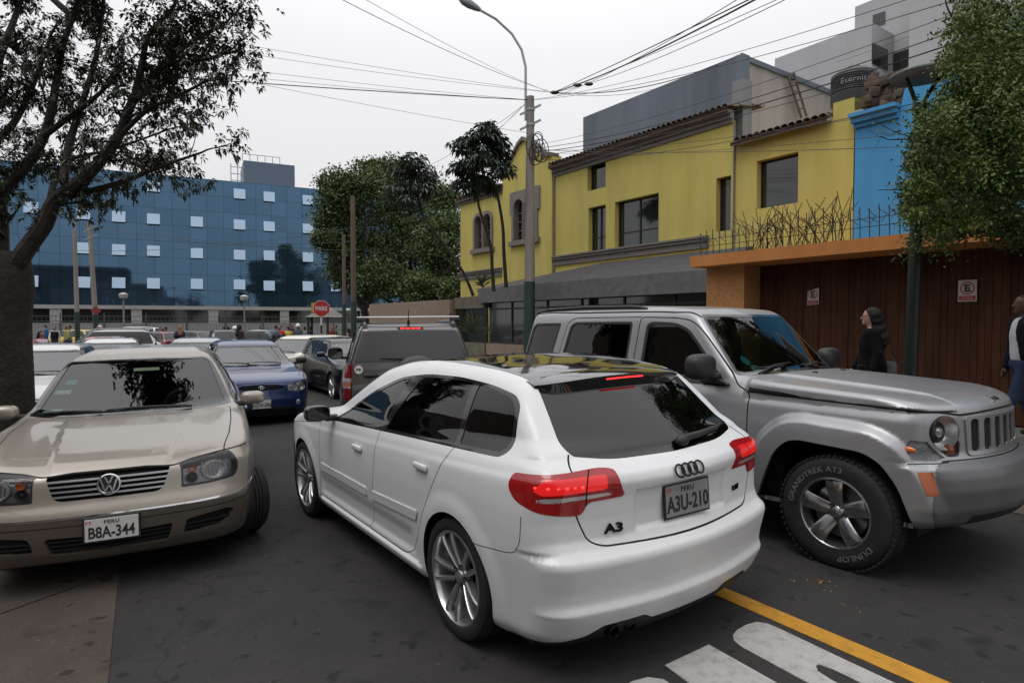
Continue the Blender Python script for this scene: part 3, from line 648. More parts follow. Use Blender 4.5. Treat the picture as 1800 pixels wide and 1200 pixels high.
def build_houses():
    YW = mat('stucco_yellow', (.46, .385, .115), .9, spec=.2, noise=.13, nscale=1.7, bump=.25, bscale=18, streak=True); YD = mat('trim_stone', (.16, .145, .13), .8, noise=.15, nscale=4)
    GLW = mat('window_dark_glass', (.012, .016, .015), .06, spec=.9); FRM = mat('frame_dark', (.02, .022, .02), .5); TILE = mat('roof_tile', (.11, .075, .055), .85, noise=.35, nscale=9); GRY = mat('render_grey', (.19, .19, .20), .8, noise=.2, nscale=1.3, streak=True)
    BLU = mat('stucco_blue', (.055, .255, .50), .8, noise=.10, nscale=1.3, bump=.2, bscale=18, streak=True)
    N0 = 12.6
    # yellow house
    r = sthing('yellow_house', N0, 13, .19, 'yellow stucco house with arched windows, grey cornices and a tiled eave', 'house')
    H_ = dict(big=(7.45, 8.43, 4.17, 5.24), slim=(9.10, 9.51, 3.79, 5.06), w2=(11.30, 12.92, 3.715, 5.03), w1=(13.29, 14.03, 3.71, 5.03), w0=(13.30, 14.08, 5.53, 6.30))
    w = MB(); wall_openings(w, N0, 9.0, 15.65, 0, 6.30, [H_['slim'], H_['w2'], H_['w1'], H_['w0']]); wall_openings(w, N0, 6.3, 9.0, 0, 5.72, [H_['big']])
    w.add([SN(N0, 6.3, 5.72), SN(N0, 6.72, 5.72), SN(N0, 6.72, 6.04), SN(N0, 6.3, 6.04)], [(0, 1, 2, 3)]); w.add([SN(N0, 9.0, 5.72), SN(N0, 9.05, 5.72), SN(N0, 9.05, 6.30), SN(N0, 9.0, 6.30)], [(0, 1, 2, 3)])
    w.add([SN(N0, 6.72, 5.72), SN(N0 + .3, 6.72, 5.72), SN(N0 + .3, 6.72, 6.04), SN(N0, 6.72, 6.04)], [(0, 1, 2, 3)]); w.add([SN(N0, 6.3, 6.04), SN(N0, 6.72, 6.04), SN(N0 + .3, 6.72, 6.04), SN(N0 + .3, 6.3, 6.04)], [(0, 1, 2, 3)])
    # centre bay with curved gable, left bay
    top_c = [(15.65, 6.95), (15.9, 6.98), (16.2, 7.10), (16.55, 7.40), (16.85, 7.66), (17.16, 7.80), (17.45, 7.66), (17.75, 7.38), (18.05, 7.12), (18.3, 7.02), (18.45, 6.95)]
    NC = N0 - .10; holes_c = (16.36, 17.80, 4.36, 5.98); w.add([SN(NC, s, z) for s, z in [(15.65, 5.98)] + [(15.65, 6.95)] + top_c[1:] + [(18.45, 5.98)]], [tuple(range(len(top_c) + 2))])
    for a, b in ((15.65, 16.36), (17.80, 18.45)): w.add([SN(NC, a, 0), SN(NC, b, 0), SN(NC, b, 5.98), SN(NC, a, 5.98)], [(0, 1, 2, 3)])
    w.add([SN(NC, 16.36, 0), SN(NC, 17.80, 0), SN(NC, 17.80, 4.36), SN(NC, 16.36, 4.36)], [(0, 1, 2, 3)])
    w.add([SN(NC, 15.65, 0), SN(N0 + .3, 15.65, 0), SN(N0 + .3, 15.65, 6.95), SN(NC, 15.65, 6.95)], [(0, 1, 2, 3)])
    wall_openings(w, N0, 18.45, 21.55, 0, 6.40, [(19.2, 20.52, 4.34, 5.80)])
    for a, b, c_, d in ((N0, N0, 21.55, 21.55),): w.add([SN(N0, 21.55, 0), SN(N0 + 7, 21.55, 0), SN(N0 + 7, 21.55, 6.4), SN(N0, 21.55, 6.4)], [(0, 1, 2, 3)])
    box_sn(w, N0 + .3, N0 + 8, 6.35, 21.5, 5.2, 5.6)
    part_sn(w, 'wall', YW, r)
    for k, (a, b, c_, d) in H_.items():                                    # rectangular windows
        f = MB(); t = .03; nf = N0 + .16
        for q in ((a, a + t, c_, d), (b - t, b, c_, d), (a + t, b - t, c_, c_ + t), (a + t, b - t, d - t, d)): box_sn(f, nf, nf + .05, *q)
        if k in ('w2', 'w1'): m_ = (a + b) / 2 + .0; box_sn(f, nf, nf + .05, m_ - .018, m_ + .018, c_ + t, d - t); box_sn(f, nf, nf + .04, a + t, b - t, c_ + .42, c_ + .45)
        fo = part_sn(f, 'window', FRM, r); p = MB(); p.add([SN(nf + .03, a, c_), SN(nf + .03, b, c_), SN(nf + .03, b, d), SN(nf + .03, a, d)], [(0, 1, 2, 3)]); part_sn(p, 'pane', GLW, fo)
    # arched twin windows with stone surround
    for (a, b, c_, d, nn_) in ((16.36, 17.80, 4.36, 5.98, NC), (19.2, 20.52, 4.34, 5.80, N0)):
        mid = (a + b) / 2; hw = (b - a) / 4 - .09; st = MB(); zc = d - hw - .16
        for cc in ((a + mid) / 2 + .02, (b + mid) / 2 - .02):
            arc = [(cc + hw * math.cos(R(q)), zc + hw * math.sin(R(q))) for q in range(0, 181, 15)]
            outer = [(cc + (hw + .12) * math.cos(R(q)), zc + (hw + .12) * math.sin(R(q))) for q in range(0, 181, 15)]
            n_ = len(arc)
            for off in (nn_ - .06,):
                P = [SN(off, *p) for p in arc] + [SN(off, *p) for p in outer] + [SN(off + .25, *p) for p in arc] + [SN(off + .25, *p) for p in outer]
                st.add(P, [(i, i + 1, n_ + i + 1, n_ + i) for i in range(n_ - 1)] + [(i, 2 * n_ + i, 2 * n_ + i + 1, i + 1) for i in range(n_ - 1)] + [(n_ + i, n_ + i + 1, 3 * n_ + i + 1, 3 * n_ + i) for i in range(n_ - 1)])
            for x in (cc - hw - .12, cc + hw): box_sn(st, nn_ - .06, nn_ + .2, x, x + .12, c_ + .08, zc)
            fr = MB(); box_sn(fr, nn_ + .12, nn_ + .16, cc - .015, cc + .015, c_ + .08, zc + hw); 
            for q in range(4): box_sn(fr, nn_ + .12, nn_ + .16, cc - hw, cc - .015, c_ + .1 + q * .3, c_ + .125 + q * .3).box; box_sn(fr, nn_ + .12, nn_ + .16, cc + .015, cc + hw, c_ + .1 + q * .3, c_ + .125 + q * .3)
            fo = part_sn(fr, 'window', mat('frame_grey', (.14, .14, .14), .6), r)
            p = MB(); P = [SN(nn_ + .18, *q) for q in [(cc - hw, c_ + .08), (cc + hw, c_ + .08)] + arc]; p.add(P, [tuple(range(len(P)))]); part_sn(p, 'pane', GLW, fo)
        if nn_ == NC:                                                        # rectangular stone panel over the arches
            for x0, x1 in ((a - .12, a + .02), (b - .02, b + .12)): box_sn(st, nn_ - .055, nn_ + .1, x0, x1, 5.35, d + .10)
            box_sn(st, nn_ - .05, nn_ + .18, a, b, d - .17, d + .12)
            for cc in ((a + mid) / 2 + .02, (b + mid) / 2 - .02):
                for sg in (-1, 1):
                    P = [(cc + sg * (hw + .16), zc + .02), (cc + sg * (hw + .17), d - .14), (cc, d - .14)] + [(cc + sg * (hw + .11) * math.sin(R(q)), zc + (hw + .11) * math.cos(R(q))) for q in range(0, 91, 15)]
                    st.add([SN(nn_ - .045, *q) for q in P], [tuple(range(len(P)))])
            st.add([SN(nn_ - .04, mid - .1, zc), SN(nn_ - .04, mid + .1, zc), SN(nn_ - .04, mid + .1, d), SN(nn_ - .04, mid - .1, d)], [(0, 1, 2, 3)])
        else:
            st.add([SN(nn_ - .0, a - .1, zc - .0), SN(nn_, b + .1, zc), SN(nn_, b + .1, d), SN(nn_, a - .1, d)], [])
        box_sn(st, nn_ - .12, nn_ + .1, a - .12, b + .12, c_ - .10, c_ + .06)
        part_sn(st, 'window_surround', YD, r)
    wb_ = MB(); 
    for a, b, d in ((19.2, 20.52, 5.80),):                                    # yellow infill above the far arches
        mid = (a + b) / 2; hw = (b - a) / 4 - .09; zc = d - hw - .16
        top = [(a, zc), (a, d), (b, d), (b, zc)]
        for cc in ((a + mid) / 2 + .02, (b + mid) / 2 - .02):
            for sg in (-1, 1):
                P = [(cc + sg * .36, zc), (cc + sg * .36, d), (cc, d)] + [(cc + sg * (hw + .08) * math.sin(R(q)), zc + (hw + .08) * math.cos(R(q))) for q in range(0, 91, 15)]
                wb_.add([SN(N0 - .003, *q) for q in P], [tuple(range(len(P)))])
    part_sn(wb_, 'wall_infill', YW, r)
    c = MB()
    for (s0, s1, z, n) in ((9.7, 15.64, 3.56, N0), (18.46, 21.6, 3.43, N0)): c = MB(); box_sn(c, n - .05, n, s0, s1, z - .12, z + .04); box_sn(c, n - .10, n, s0, s1, z + .04, z + .12); box_sn(c, n - .14, n, s0, s1, z + .12, z + .17); part_sn(c, 'cornice', YD, r)
    c = MB()
    for i, (o_, z0, z1) in enumerate(((.05, 6.25, 6.36), (.12, 6.36, 6.45), (.22, 6.45, 6.54))): box_sn(c, N0 - o_, N0 + .02, 9.05, 15.64, z0, z1)
    box_sn(c, N0 - .06, N0, 18.46, 21.6, 6.24, 6.34); box_sn(c, N0 - .16, N0, 18.46, 21.65, 6.34, 6.44)
    for (s, z), (s2, z2) in zip(top_c[:-1], top_c[1:]):
        P = [SN(n, a, b) for n in (NC - .10, NC + .3) for a, b in ((s, z - .05), (s2, z2 - .05), (s2, z2 + .07), (s, z + .07))]; c.add(P, [(0, 1, 2, 3), (7, 6, 5, 4), (0, 4, 5, 1), (1, 5, 6, 2), (2, 6, 7, 3), (3, 7, 4, 0)])
    part_sn(c, 'eave_moulding', YD, r)
    t = MB()                                                                   # barrel tiles along the eave and the lean-to strip
    def tiles(s0, s1, n0, n1, z0, z1, pitch=.165, rad=.075):
        k = int((s1 - s0) / pitch)
        for i in range(k):
            s = s0 + (i + .5) * pitch
            for rr in range(3):
                f0, f1 = rr / 3, (rr + 1) / 3; A = (n0 + (n1 - n0) * f0, z0 + (z1 - z0) * f0 + .02); B = (n0 + (n1 - n0) * f1, z0 + (z1 - z0) * f1)
                P = [SN(p[0], s + rad * (1 - .15 * e) * math.cos(R(q)), p[1] + rad * .8 * math.sin(R(q))) for e, p in enumerate((A, B)) for q in range(0, 181, 30)]; t.add(P, [(j, j + 1, 8 + j, 7 + j) for j in range(6)])
        P = [SN(n0, s0, z0 - .02), SN(n0, s1, z0 - .02), SN(n1, s1, z1 - .02), SN(n1, s0, z1 - .02)]; t.add(P, [(0, 1, 2, 3)])
        t.add([SN(n0 + .03, s0, z0 - .09), SN(n0 + .03, s1, z0 - .09), SN(n0 + .03, s1, z0), SN(n0 + .03, s0, z0)], [(0, 1, 2, 3)])
    tiles(9.0, 15.64, N0 - .30, N0 + 1.2, 6.56, 6.86); tiles(6.73, 8.98, N0 - .24, N0 + .35, 5.74, 5.90); tiles(18.4, 21.6, N0 - .2, N0 + 1.0, 6.46, 6.70)
    part_sn(t, 'roof_tiles', TILE, r, smooth=True)
    p = MB(); p.tube([SN(N0 - .03, 9.0, 6.2), SN(N0 - .03, 9.0, 3.2)], .025).tube([SN(N0 - .03, 15.62, 6.5), SN(N0 - .03, 15.62, 3.0)], .03); part_sn(p, 'drain_pipe', YD, r)
    # blue house
    r = sthing('blue_house', N0, 3, .19, 'bright blue stucco house with a stepped curved parapet behind the street lamp', 'house'); w = MB()
    prof = [(6.28, 0), (6.28, 5.66), (5.45, 5.66), (5.40, 5.92), (5.2, 5.98), (4.9, 6.10), (4.5, 6.32), (4.1, 6.52), (3.6, 6.62), (3.0, 6.66), (-3, 6.66), (-3, 0)]
    w.add([SN(N0, *p) for p in prof] + [SN(N0 + 6, *p) for p in prof], [tuple(range(len(prof)))] + [(i, i + 1, i + 1 + len(prof), i + len(prof)) for i in range(len(prof) - 1)]); part_sn(w, 'wall', BLU, r)
    c = MB(); box_sn(c, N0 - .07, N0 - .002, 5.48, 6.28, 5.42, 5.50); box_sn(c, N0 - .15, N0 - .002, 5.48, 6.30, 5.50, 5.60); box_sn(c, N0 - .22, N0 + .1, 5.46, 6.32, 5.60, 5.67); part_sn(c, 'cornice', BLU, r)
    for (a, b, c_, d) in ((2.6, 3.6, 3.9, 5.2), (0.2, 1.3, 3.9, 5.2)):
        f = MB(); box_sn(f, N0 - .03, N0 - .003, a - .06, b + .06, c_ - .06, d + .06); fo = part_sn(f, 'window', mat('frame_white', (.5, .5, .5), .6), r); p = MB(); p.add([SN(N0 - .034, a, c_), SN(N0 - .034, b, c_), SN(N0 - .034, b, d), SN(N0 - .034, a, d)], [(0, 1, 2, 3)]); part_sn(p, 'pane', GLW, fo)
    # garage front: orange canopy, pier and boarded wall
    OR = mat('stucco_orange', (.42, .165, .045), .85, noise=.12, nscale=2, bump=.3, bscale=40, streak=True); ORR = mat('stucco_orange_rough', (.46, .22, .085), .9, noise=.28, nscale=22, bump=1.0, bscale=55)
    r = sthing('garage_front', 10.3, 3, .19, 'orange concrete canopy on a rough orange pier over a wall of brown boards', 'garage')
    c = MB(); box_sn(c, 9.9, 12.6, -3, 8.07, 2.71, 2.92); part_sn(c, 'canopy', OR, r)
    c = MB(); box_sn(c, 10.3, 12.55, 7.13, 7.98, 0, 2.705); part_sn(c, 'pier', ORR, r)
    wd = mat('wood_boards', (.075, .030, .014), .6, spec=.15, noise=.4, nscale=5, streak=True, cols=((.030, .011, .006), (.092, .036, .017))); c = MB(); rr_ = random.Random(4); s = 7.12
    while s > -3:
        wdt = rr_.uniform(.085, .11); o_ = rr_.uniform(0, .012); box_sn(c, 10.8 - o_, 10.9, s - wdt + .006, s, .19, 2.70); s -= wdt
    part_sn(c, 'board_wall', wd, r); c = MB(); box_sn(c, 10.84, 10.95, -3, 7.12, .19, 2.70); part_sn(c, 'wall_backing', M_GAP, r)
    # security spikes on the canopy edge
    r = sthing('security_spikes', 10.2, 6, 2.92, 'rusty black steel spikes standing along the top of the orange canopy', 'spikes'); b = MB(); rr_ = random.Random(9)
    s = 8.0
    while s > 0:
        h = rr_.uniform(.42, .52) + (.12 if 5.3 < s < 6.9 else 0); b.tube([SN(10.15, s, 2.92), SN(10.12, s, 2.92 + h)], .0075, 5)
        for z, l_ in ((.30, .13), (.40, .10)):
            a_ = rr_.uniform(-.15, .15); b.tube([SN(10.15 - l_, s - l_ * .6 + a_, 2.92 + z - .07), SN(10.15 + l_ * .5, s + l_ * .6, 2.92 + z + .08)], .006, 4)
        s -= .145
    for z in (.20, .33): b.tube([SN(10.15, 8.05, 2.92 + z), SN(10.15, 0, 2.92 + z)], .006, 5)
    s = 6.9
    while s > 5.2:                                                              # bent thicket
        for k in range(4):
            a0 = rr_.uniform(-.5, .5); b.tube([SN(10.15 + rr_.uniform(-.1, .1), s, 2.93), SN(10.15 + rr_.uniform(-.2, .2), s + a0 * .4, 2.92 + .35), SN(10.15 + rr_.uniform(-.25, .25), s + a0, 2.92 + rr_.uniform(.45, .80))], .006, 4)
        s -= .11
    part_sn(b, 'spike_bars', mat('steel_rust', (.022, .018, .016), .7), r)
    # restaurant: slate canopy, glass front, stone base
    SL = mat('slate_grey', (.060, .058, .060), .75, noise=.3, nscale=5, streak=False)
    r = sthing('restaurant_front', 11.2, 13, .19, 'dark slate lean-to canopy over a shop front of dark glass panes', 'shop'); c = MB()
    k = 7
    for i in range(k):                                                           # courses of slates, each lapping the one below
        f0, f1 = i / k, (i + 1) / k; n0, z0, n1, z1 = 11.15 + 1.42 * f0, 2.75 + .58 * f0, 11.15 + 1.42 * f1 + .03, 2.75 + .58 * f1 + .012
        e0, e1 = 18.0 - 4.6 * f0, 18.0 - 4.6 * f1
        P = [SN(n0, 8.5, z0 + .02), SN(n0, e0, z0 + .02), SN(n1, e1, z1 + .02), SN(n1, 8.5, z1 + .02), SN(n0, 8.5, z0 - .01), SN(n0, e0, z0 - .01)]; c.add(P, [(0, 1, 2, 3), (4, 5, 1, 0)])
        P = [SN(n0, e0, z0 + .02), SN(12.57, e0 + (.9 * (1 - f0)), z0 + .02), SN(12.57, e1 + (.9 * (1 - f1)), z1 + .02), SN(n1, e1, z1 + .02)]; c.add(P, [(0, 1, 2, 3)])
    for i in range(4):
        z0 = 2.28 + i * .12; n0 = 11.0 + i * .04; c.add([SN(n0 - .012, 8.5, z0), SN(n0 - .012, 17.6 + .1 * i, z0), SN(n0 + .03, 17.6 + .1 * i, z0 + .125), SN(n0 + .03, 8.5, z0 + .125)], [(0, 1, 2, 3)]); c.add([SN(n0 - .012, 17.6 + .1 * i, z0), SN(12.5, 18.4, z0), SN(12.5, 18.4, z0 + .125), SN(n0 + .03, 17.6 + .1 * i, z0 + .125)], [(0, 1, 2, 3)])
    c.add([SN(10.99, 8.5, 2.28), SN(10.99, 17.6, 2.28), SN(12.5, 18.4, 2.28), SN(12.5, 8.5, 2.28)], [(0, 1, 2, 3)]); c.add([SN(10.99, 8.5, 2.28), SN(12.5, 8.5, 2.28), SN(12.55, 8.5, 3.33), SN(11.15, 8.5, 2.76)], [(0, 1, 2, 3)])
    part_sn(c, 'canopy', SL, r)
    c = MB(); box_sn(c, 11.2, 11.4, 8.0, 17.5, 0, .95); part_sn(c, 'base_wall', mat('stone_tan', (.22, .165, .125), .85, noise=.2, nscale=7, bump=.3, bscale=30), r)
    ss_ = [8.0, 9.6, 11.2, 12.8, 14.3, 15.05, 16.1, 17.45]
    for a, b_ in zip(ss_[:-1], ss_[1:]):
        f = MB(); box_sn(f, 11.28, 11.33, a, a + .06, .95, 2.28); box_sn(f, 11.28, 11.33, a + .06, b_, 2.05, 2.10); box_sn(f, 11.28, 11.33, a + .06, b_, .95, 1.0); fo = part_sn(f, 'window', FRM, r)
        p = MB(); p.add([SN(11.31, a + .05, 1.0), SN(11.31, b_, 1.0), SN(11.31, b_, 2.28), SN(11.31, a + .05, 2.28)], [(0, 1, 2, 3)]); part_sn(p, 'pane', GLW, fo)
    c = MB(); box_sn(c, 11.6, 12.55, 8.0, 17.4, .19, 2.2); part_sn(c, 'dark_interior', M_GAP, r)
    r = sthing('garden_wall', 11.2, 18.5, .19, 'stone garden wall with a glazed strip between the shop and the long tan wall', 'wall'); c = MB(); box_sn(c, 11.15, 11.4, 17.52, 19.55, 0, .95); box_sn(c, 11.15, 11.4, 17.52, 19.55, 2.12, 2.52); part_sn(c, 'stone_band', mat('stone_dark', (.13, .115, .085), .9, noise=.35, nscale=6, bump=.8, bscale=14), r); c = MB(); box_sn(c, 11.25, 11.3, 17.52, 19.55, .95, 2.12); part_sn(c, 'pane', GLW, r)
    o = MB(); box_sn(o, 11.0, 11.3, 19.6, 27.0, 0, 2.46); wl = o.build('tan_wall', MATS['stone_tan']); tag(wl, 'long tan rendered wall behind the dark grey four-wheel-drive', 'wall')
    # grey rooftop block, white flats, tank, stones
    r = sthing('rooftop_block', 15, 13, 5.5, 'grey blue windowless block above the yellow house with a pale side wall', 'building'); c = MB(); c.add([SN(15, 10.6, 5.5), SN(15, 17.0, 5.5), SN(15, 17.0, 8.93), SN(15, 10.6, 8.93)], [(0, 1, 2, 3)]); c.add([SN(15, 17.0, 5.5), SN(20.5, 17.0, 5.5), SN(20.5, 17.0, 8.93), SN(15, 17.0, 8.93)], [(0, 1, 2, 3)]); c.add([SN(15, 10.6, 8.93), SN(15, 17, 8.93), SN(20.5, 17, 8.93), SN(20.5, 10.6, 8.93)], [(0, 1, 2, 3)])
    part_sn(c, 'front_wall', mat('render_blue_grey', (.115, .135, .165), .8, noise=.25, nscale=.9, streak=True), r)
    c = MB(); c.add([SN(15, 10.6, 5.5), SN(20.5, 10.6, 5.5), SN(20.5, 10.6, 8.93), SN(15, 10.6, 8.93)], [(0, 1, 2, 3)]); part_sn(c, 'side_wall', mat('render_pale', (.30, .27, .25), .85, noise=.2, nscale=1.2, streak=True), r)
    c = MB(); box_sn(c, 15.0, 15.35, 10.52, 10.598, 5.5, 8.95); box_sn(c, 15.36, 20.5, 10.54, 10.598, 8.80, 8.94); part_sn(c, 'edge_band', MATS['render_blue_grey'], r)
    c = MB(); box_sn(c, 12.95, 13.3, 9.05, 9.35, 6.0, 7.35); part_sn(c, 'chimney', GRY, r)
    def face_box(name, nfront, px0, px1, topy, depth, zb, m, root):
        s0, z0 = WP(px1, topy[1], nfront); s1, z1 = WP(px0, topy[0], nfront); zt = (z0 + z1) / 2; b = MB(); box_sn(b, nfront, nfront + depth, s0, s1, zb, zt); part_sn(b, name, m, root); return s0, s1, zt
    r = sthing('apartment_block', 24, 14, 0, 'pale concrete apartment block rising above the roofs at the top right', 'building'); WH = mat('concrete_white', (.37, .36, .37), .8, noise=.12, nscale=.6, streak=True)
    s0, s1, zt = face_box('wall', 21.0, 1362, 1533, (106, 37), 5.2, 4, WH, r); 
    s2, s3, zt2 = face_box('wall', 22.5, 1503, 1722, (12, -75), 12, 4, WH, r); s4, s5, zt3 = face_box('wall', 21.6, 1600, 1900, (-40, -150), 12, 4, WH, r)
    for nf, q in ((22.5, ((1534, 27), (1556, 20), (1556, 42), (1534, 50))),):
        P = [WP(px, py, nf - .02) for px, py in q]; b = MB(); b.add([SN(nf - .02, *p) for p in P], [(0, 1, 2, 3)]); part_sn(b, 'window', GLW, r)
    for sf, q in ((s0 - .03, ((1534, 75), (1561, 88), (1561, 124), (1534, 112))),):
        for x in (0,):
            P = []
            for px, py in q:
                rr2 = ray(px, py); t_ = sf / (rr2.x * DV.x + rr2.y * DV.y); P.append(Vector((0, 0, CAMH)) + rr2 * t_)
            b = MB(); b.add(P, [(0, 1, 2, 3)]); part_sn(b, 'window', GLW, r)
    P = [WP(px, py, 22.45) for px, py in ((1569, 95), (1640, 72), (1640, 100), (1569, 126))]; b = MB(); b.add([SN(22.45, *p) for p in P], [(0, 1, 2, 3)]); part_sn(b, 'window', GLW, r)
    # tank
    n_t = 14.6; sT, zB = WP(1500, 176, n_t); _, zT = WP(1500, 123, n_t); c0 = SN(n_t, sT, zB); hT = zT - zB; rT = .47
    tk = empty('water_tank', c0, 0, 'black plastic water tank on the roof beside the rubble stone wall', 'tank'); t = MB(); t.lathe([(0, -.1), (rT, -.1), (rT, hT * .15)] + [p for i in range(9) for p in ((rT, hT * (.15 + .07 * i)), (rT * .975, hT * (.175 + .07 * i)))] + [(rT * .98, hT * .80), (rT * .80, hT * .92), (rT * .35, hT * .98), (rT * .34, hT * 1.06), (0, hT * 1.08)], seg=40); t.build('tank_body', mat('tank_black', (.018, .018, .02), .45), tk, smooth=True)
    V, F = text_mesh('Eternit', .17, .002, 1.0, .0, 1.1); dirn = Vector((-c0.x, -c0.y, 0)).normalized(); a0 = math.atan2(dirn.y, dirn.x); out = [(math.cos(a0 + v[0] / rT) * (rT + .012), math.sin(a0 + v[0] / rT) * (rT + .012), hT * .48 + v[1]) for v in V]; mesh_obj('tank_lettering', out, F, mat('tank_white', (.45, .45, .45), .6), tk)
    r = sthing('rubble_wall', 14.0, 8, 5.6, 'brown rubble stone wall between the water tank and the blue parapet', 'wall'); b = MB(); rr_ = random.Random(11)
    for i in range(130):
        px, py = rr_.uniform(1528, 1612), rr_.uniform(135, 205)
        if py < 205 - (px - 1515) * .85 - 30: 
            if py < 150 and px > 1560: pass
        s_, z_ = WP(px, py, 13.6 + rr_.uniform(0, .25)); b.rbox(SN(13.7 + rr_.uniform(0, .3), s_, z_), (rr_.uniform(.16, .34), rr_.uniform(.12, .3), rr_.uniform(.10, .2)), .022, M=Matrix.Rotation(rr_.uniform(0, 3), 3, 'Z') @ Matrix.Rotation(rr_.uniform(-.3, .3), 3, 'X'))
    part_sn(b, 'stones', mat('rubble_brown', (.085, .058, .040), .9, noise=.4, nscale=6), r, smooth=True)
    # ladder leaning on the pale side wall
    r = sthing('wooden_ladder', 15.8, 10.3, 6.4, 'old wooden ladder leaning against the pale rooftop wall', 'ladder'); b = MB()
    def onside(px, py, sf=10.45): rr2 = ray(px, py); t_ = sf / (rr2.x * DV.x + rr2.y * DV.y); return Vector((0, 0, CAMH)) + rr2 * t_
    A0, A1, B0, B1 = onside(1409, 207), onside(1384, 130), onside(1418, 205), onside(1395, 128); b.tube([A0, A1], .035, 6).tube([B0, B1], .035, 6)
    for i in range(1, 5): f = i / 5; b.tube([A0.lerp(A1, f), B0.lerp(B1, f)], .03, 6)
    part_sn(b, 'ladder_frame', mat('wood_grey', (.14, .11, .085), .85), r)
    # no parking signs on the boards
    for px, py, w_, h_, worn in ((1429, 521, .215, .30, 1), (1700.5, 511, .235, .315, 0)):
        s_, z_ = WP(px, py, 10.77); M0 = frame_at(SN(10.775, s_, z_), -NV); e_ = empty('parking_sign', M0.translation, 0, 'red and white no-parking sign with a crossed letter E, torn at its corner' if worn else 'red and white no-parking sign with a crossed letter E, clean and squared, nearer the man', 'sign', 'no-parking signs on the boards')
        Ml = Matrix.Translation(-M0.translation) @ M0; b = MB(); pl = [(-w_ / 2, -h_ / 2), (w_ / 2, -h_ / 2), (w_ / 2, h_ / 2), (-w_ / 2, h_ / 2)] if not worn else [(-w_ / 2, -h_ / 2), (w_ / 2, -h_ / 2 + .01), (w_ / 2, h_ / 2), (.01, h_ / 2 - .02), (-w_ / 2 + .01, h_ / 2 - .05)]
        b.prism(pl, 0, .006); b.build('board', mat('sign_white', (.50, .48, .46), .5), e_, M=Ml); rd = mat('sign_red', (.36, .02, .03), .5); b = MB(); b.box((0, -h_ * .34, .009), (w_ * .88, h_ * .22, .004)); n_ = 32; R1, R0 = w_ * .40, w_ * .33; cy = h_ * .12
        b.add([Vector((rr3 * math.cos(2 * math.pi * i / n_), cy + rr3 * math.sin(2 * math.pi * i / n_), .010)) for i in range(n_) for rr3 in (R0, R1)], [(2 * i, 2 * i + 1, (2 * i + 3) % (2 * n_), (2 * i + 2) % (2 * n_)) for i in range(n_)])
        d_ = Vector((.707, -.707, 0)); q_ = Vector((.707, .707, 0)) * w_ * .022; C_ = Vector((0, cy, .014)); b.add([C_ - d_ * R0 + q_, C_ + d_ * R0 + q_, C_ + d_ * R0 - q_, C_ - d_ * R0 - q_], [(0, 1, 2, 3)]); b.build('sign_face', rd, e_, M=Ml)
        writing('sign_lettering', 'E', h_ * .46, Ml @ Matrix.Translation((0, cy, .010)), mat('plate_ink', (.015, .015, .018), .5), e_, .001, bold=.006)
        writing('sign_lettering', 'PROHIBIDO\nESTACIONAR', h_ * .085, Ml @ Matrix.Translation((0, -h_ * .34, .0125)), mat('sign_white', (.50, .48, .46), .5), e_, .0006)
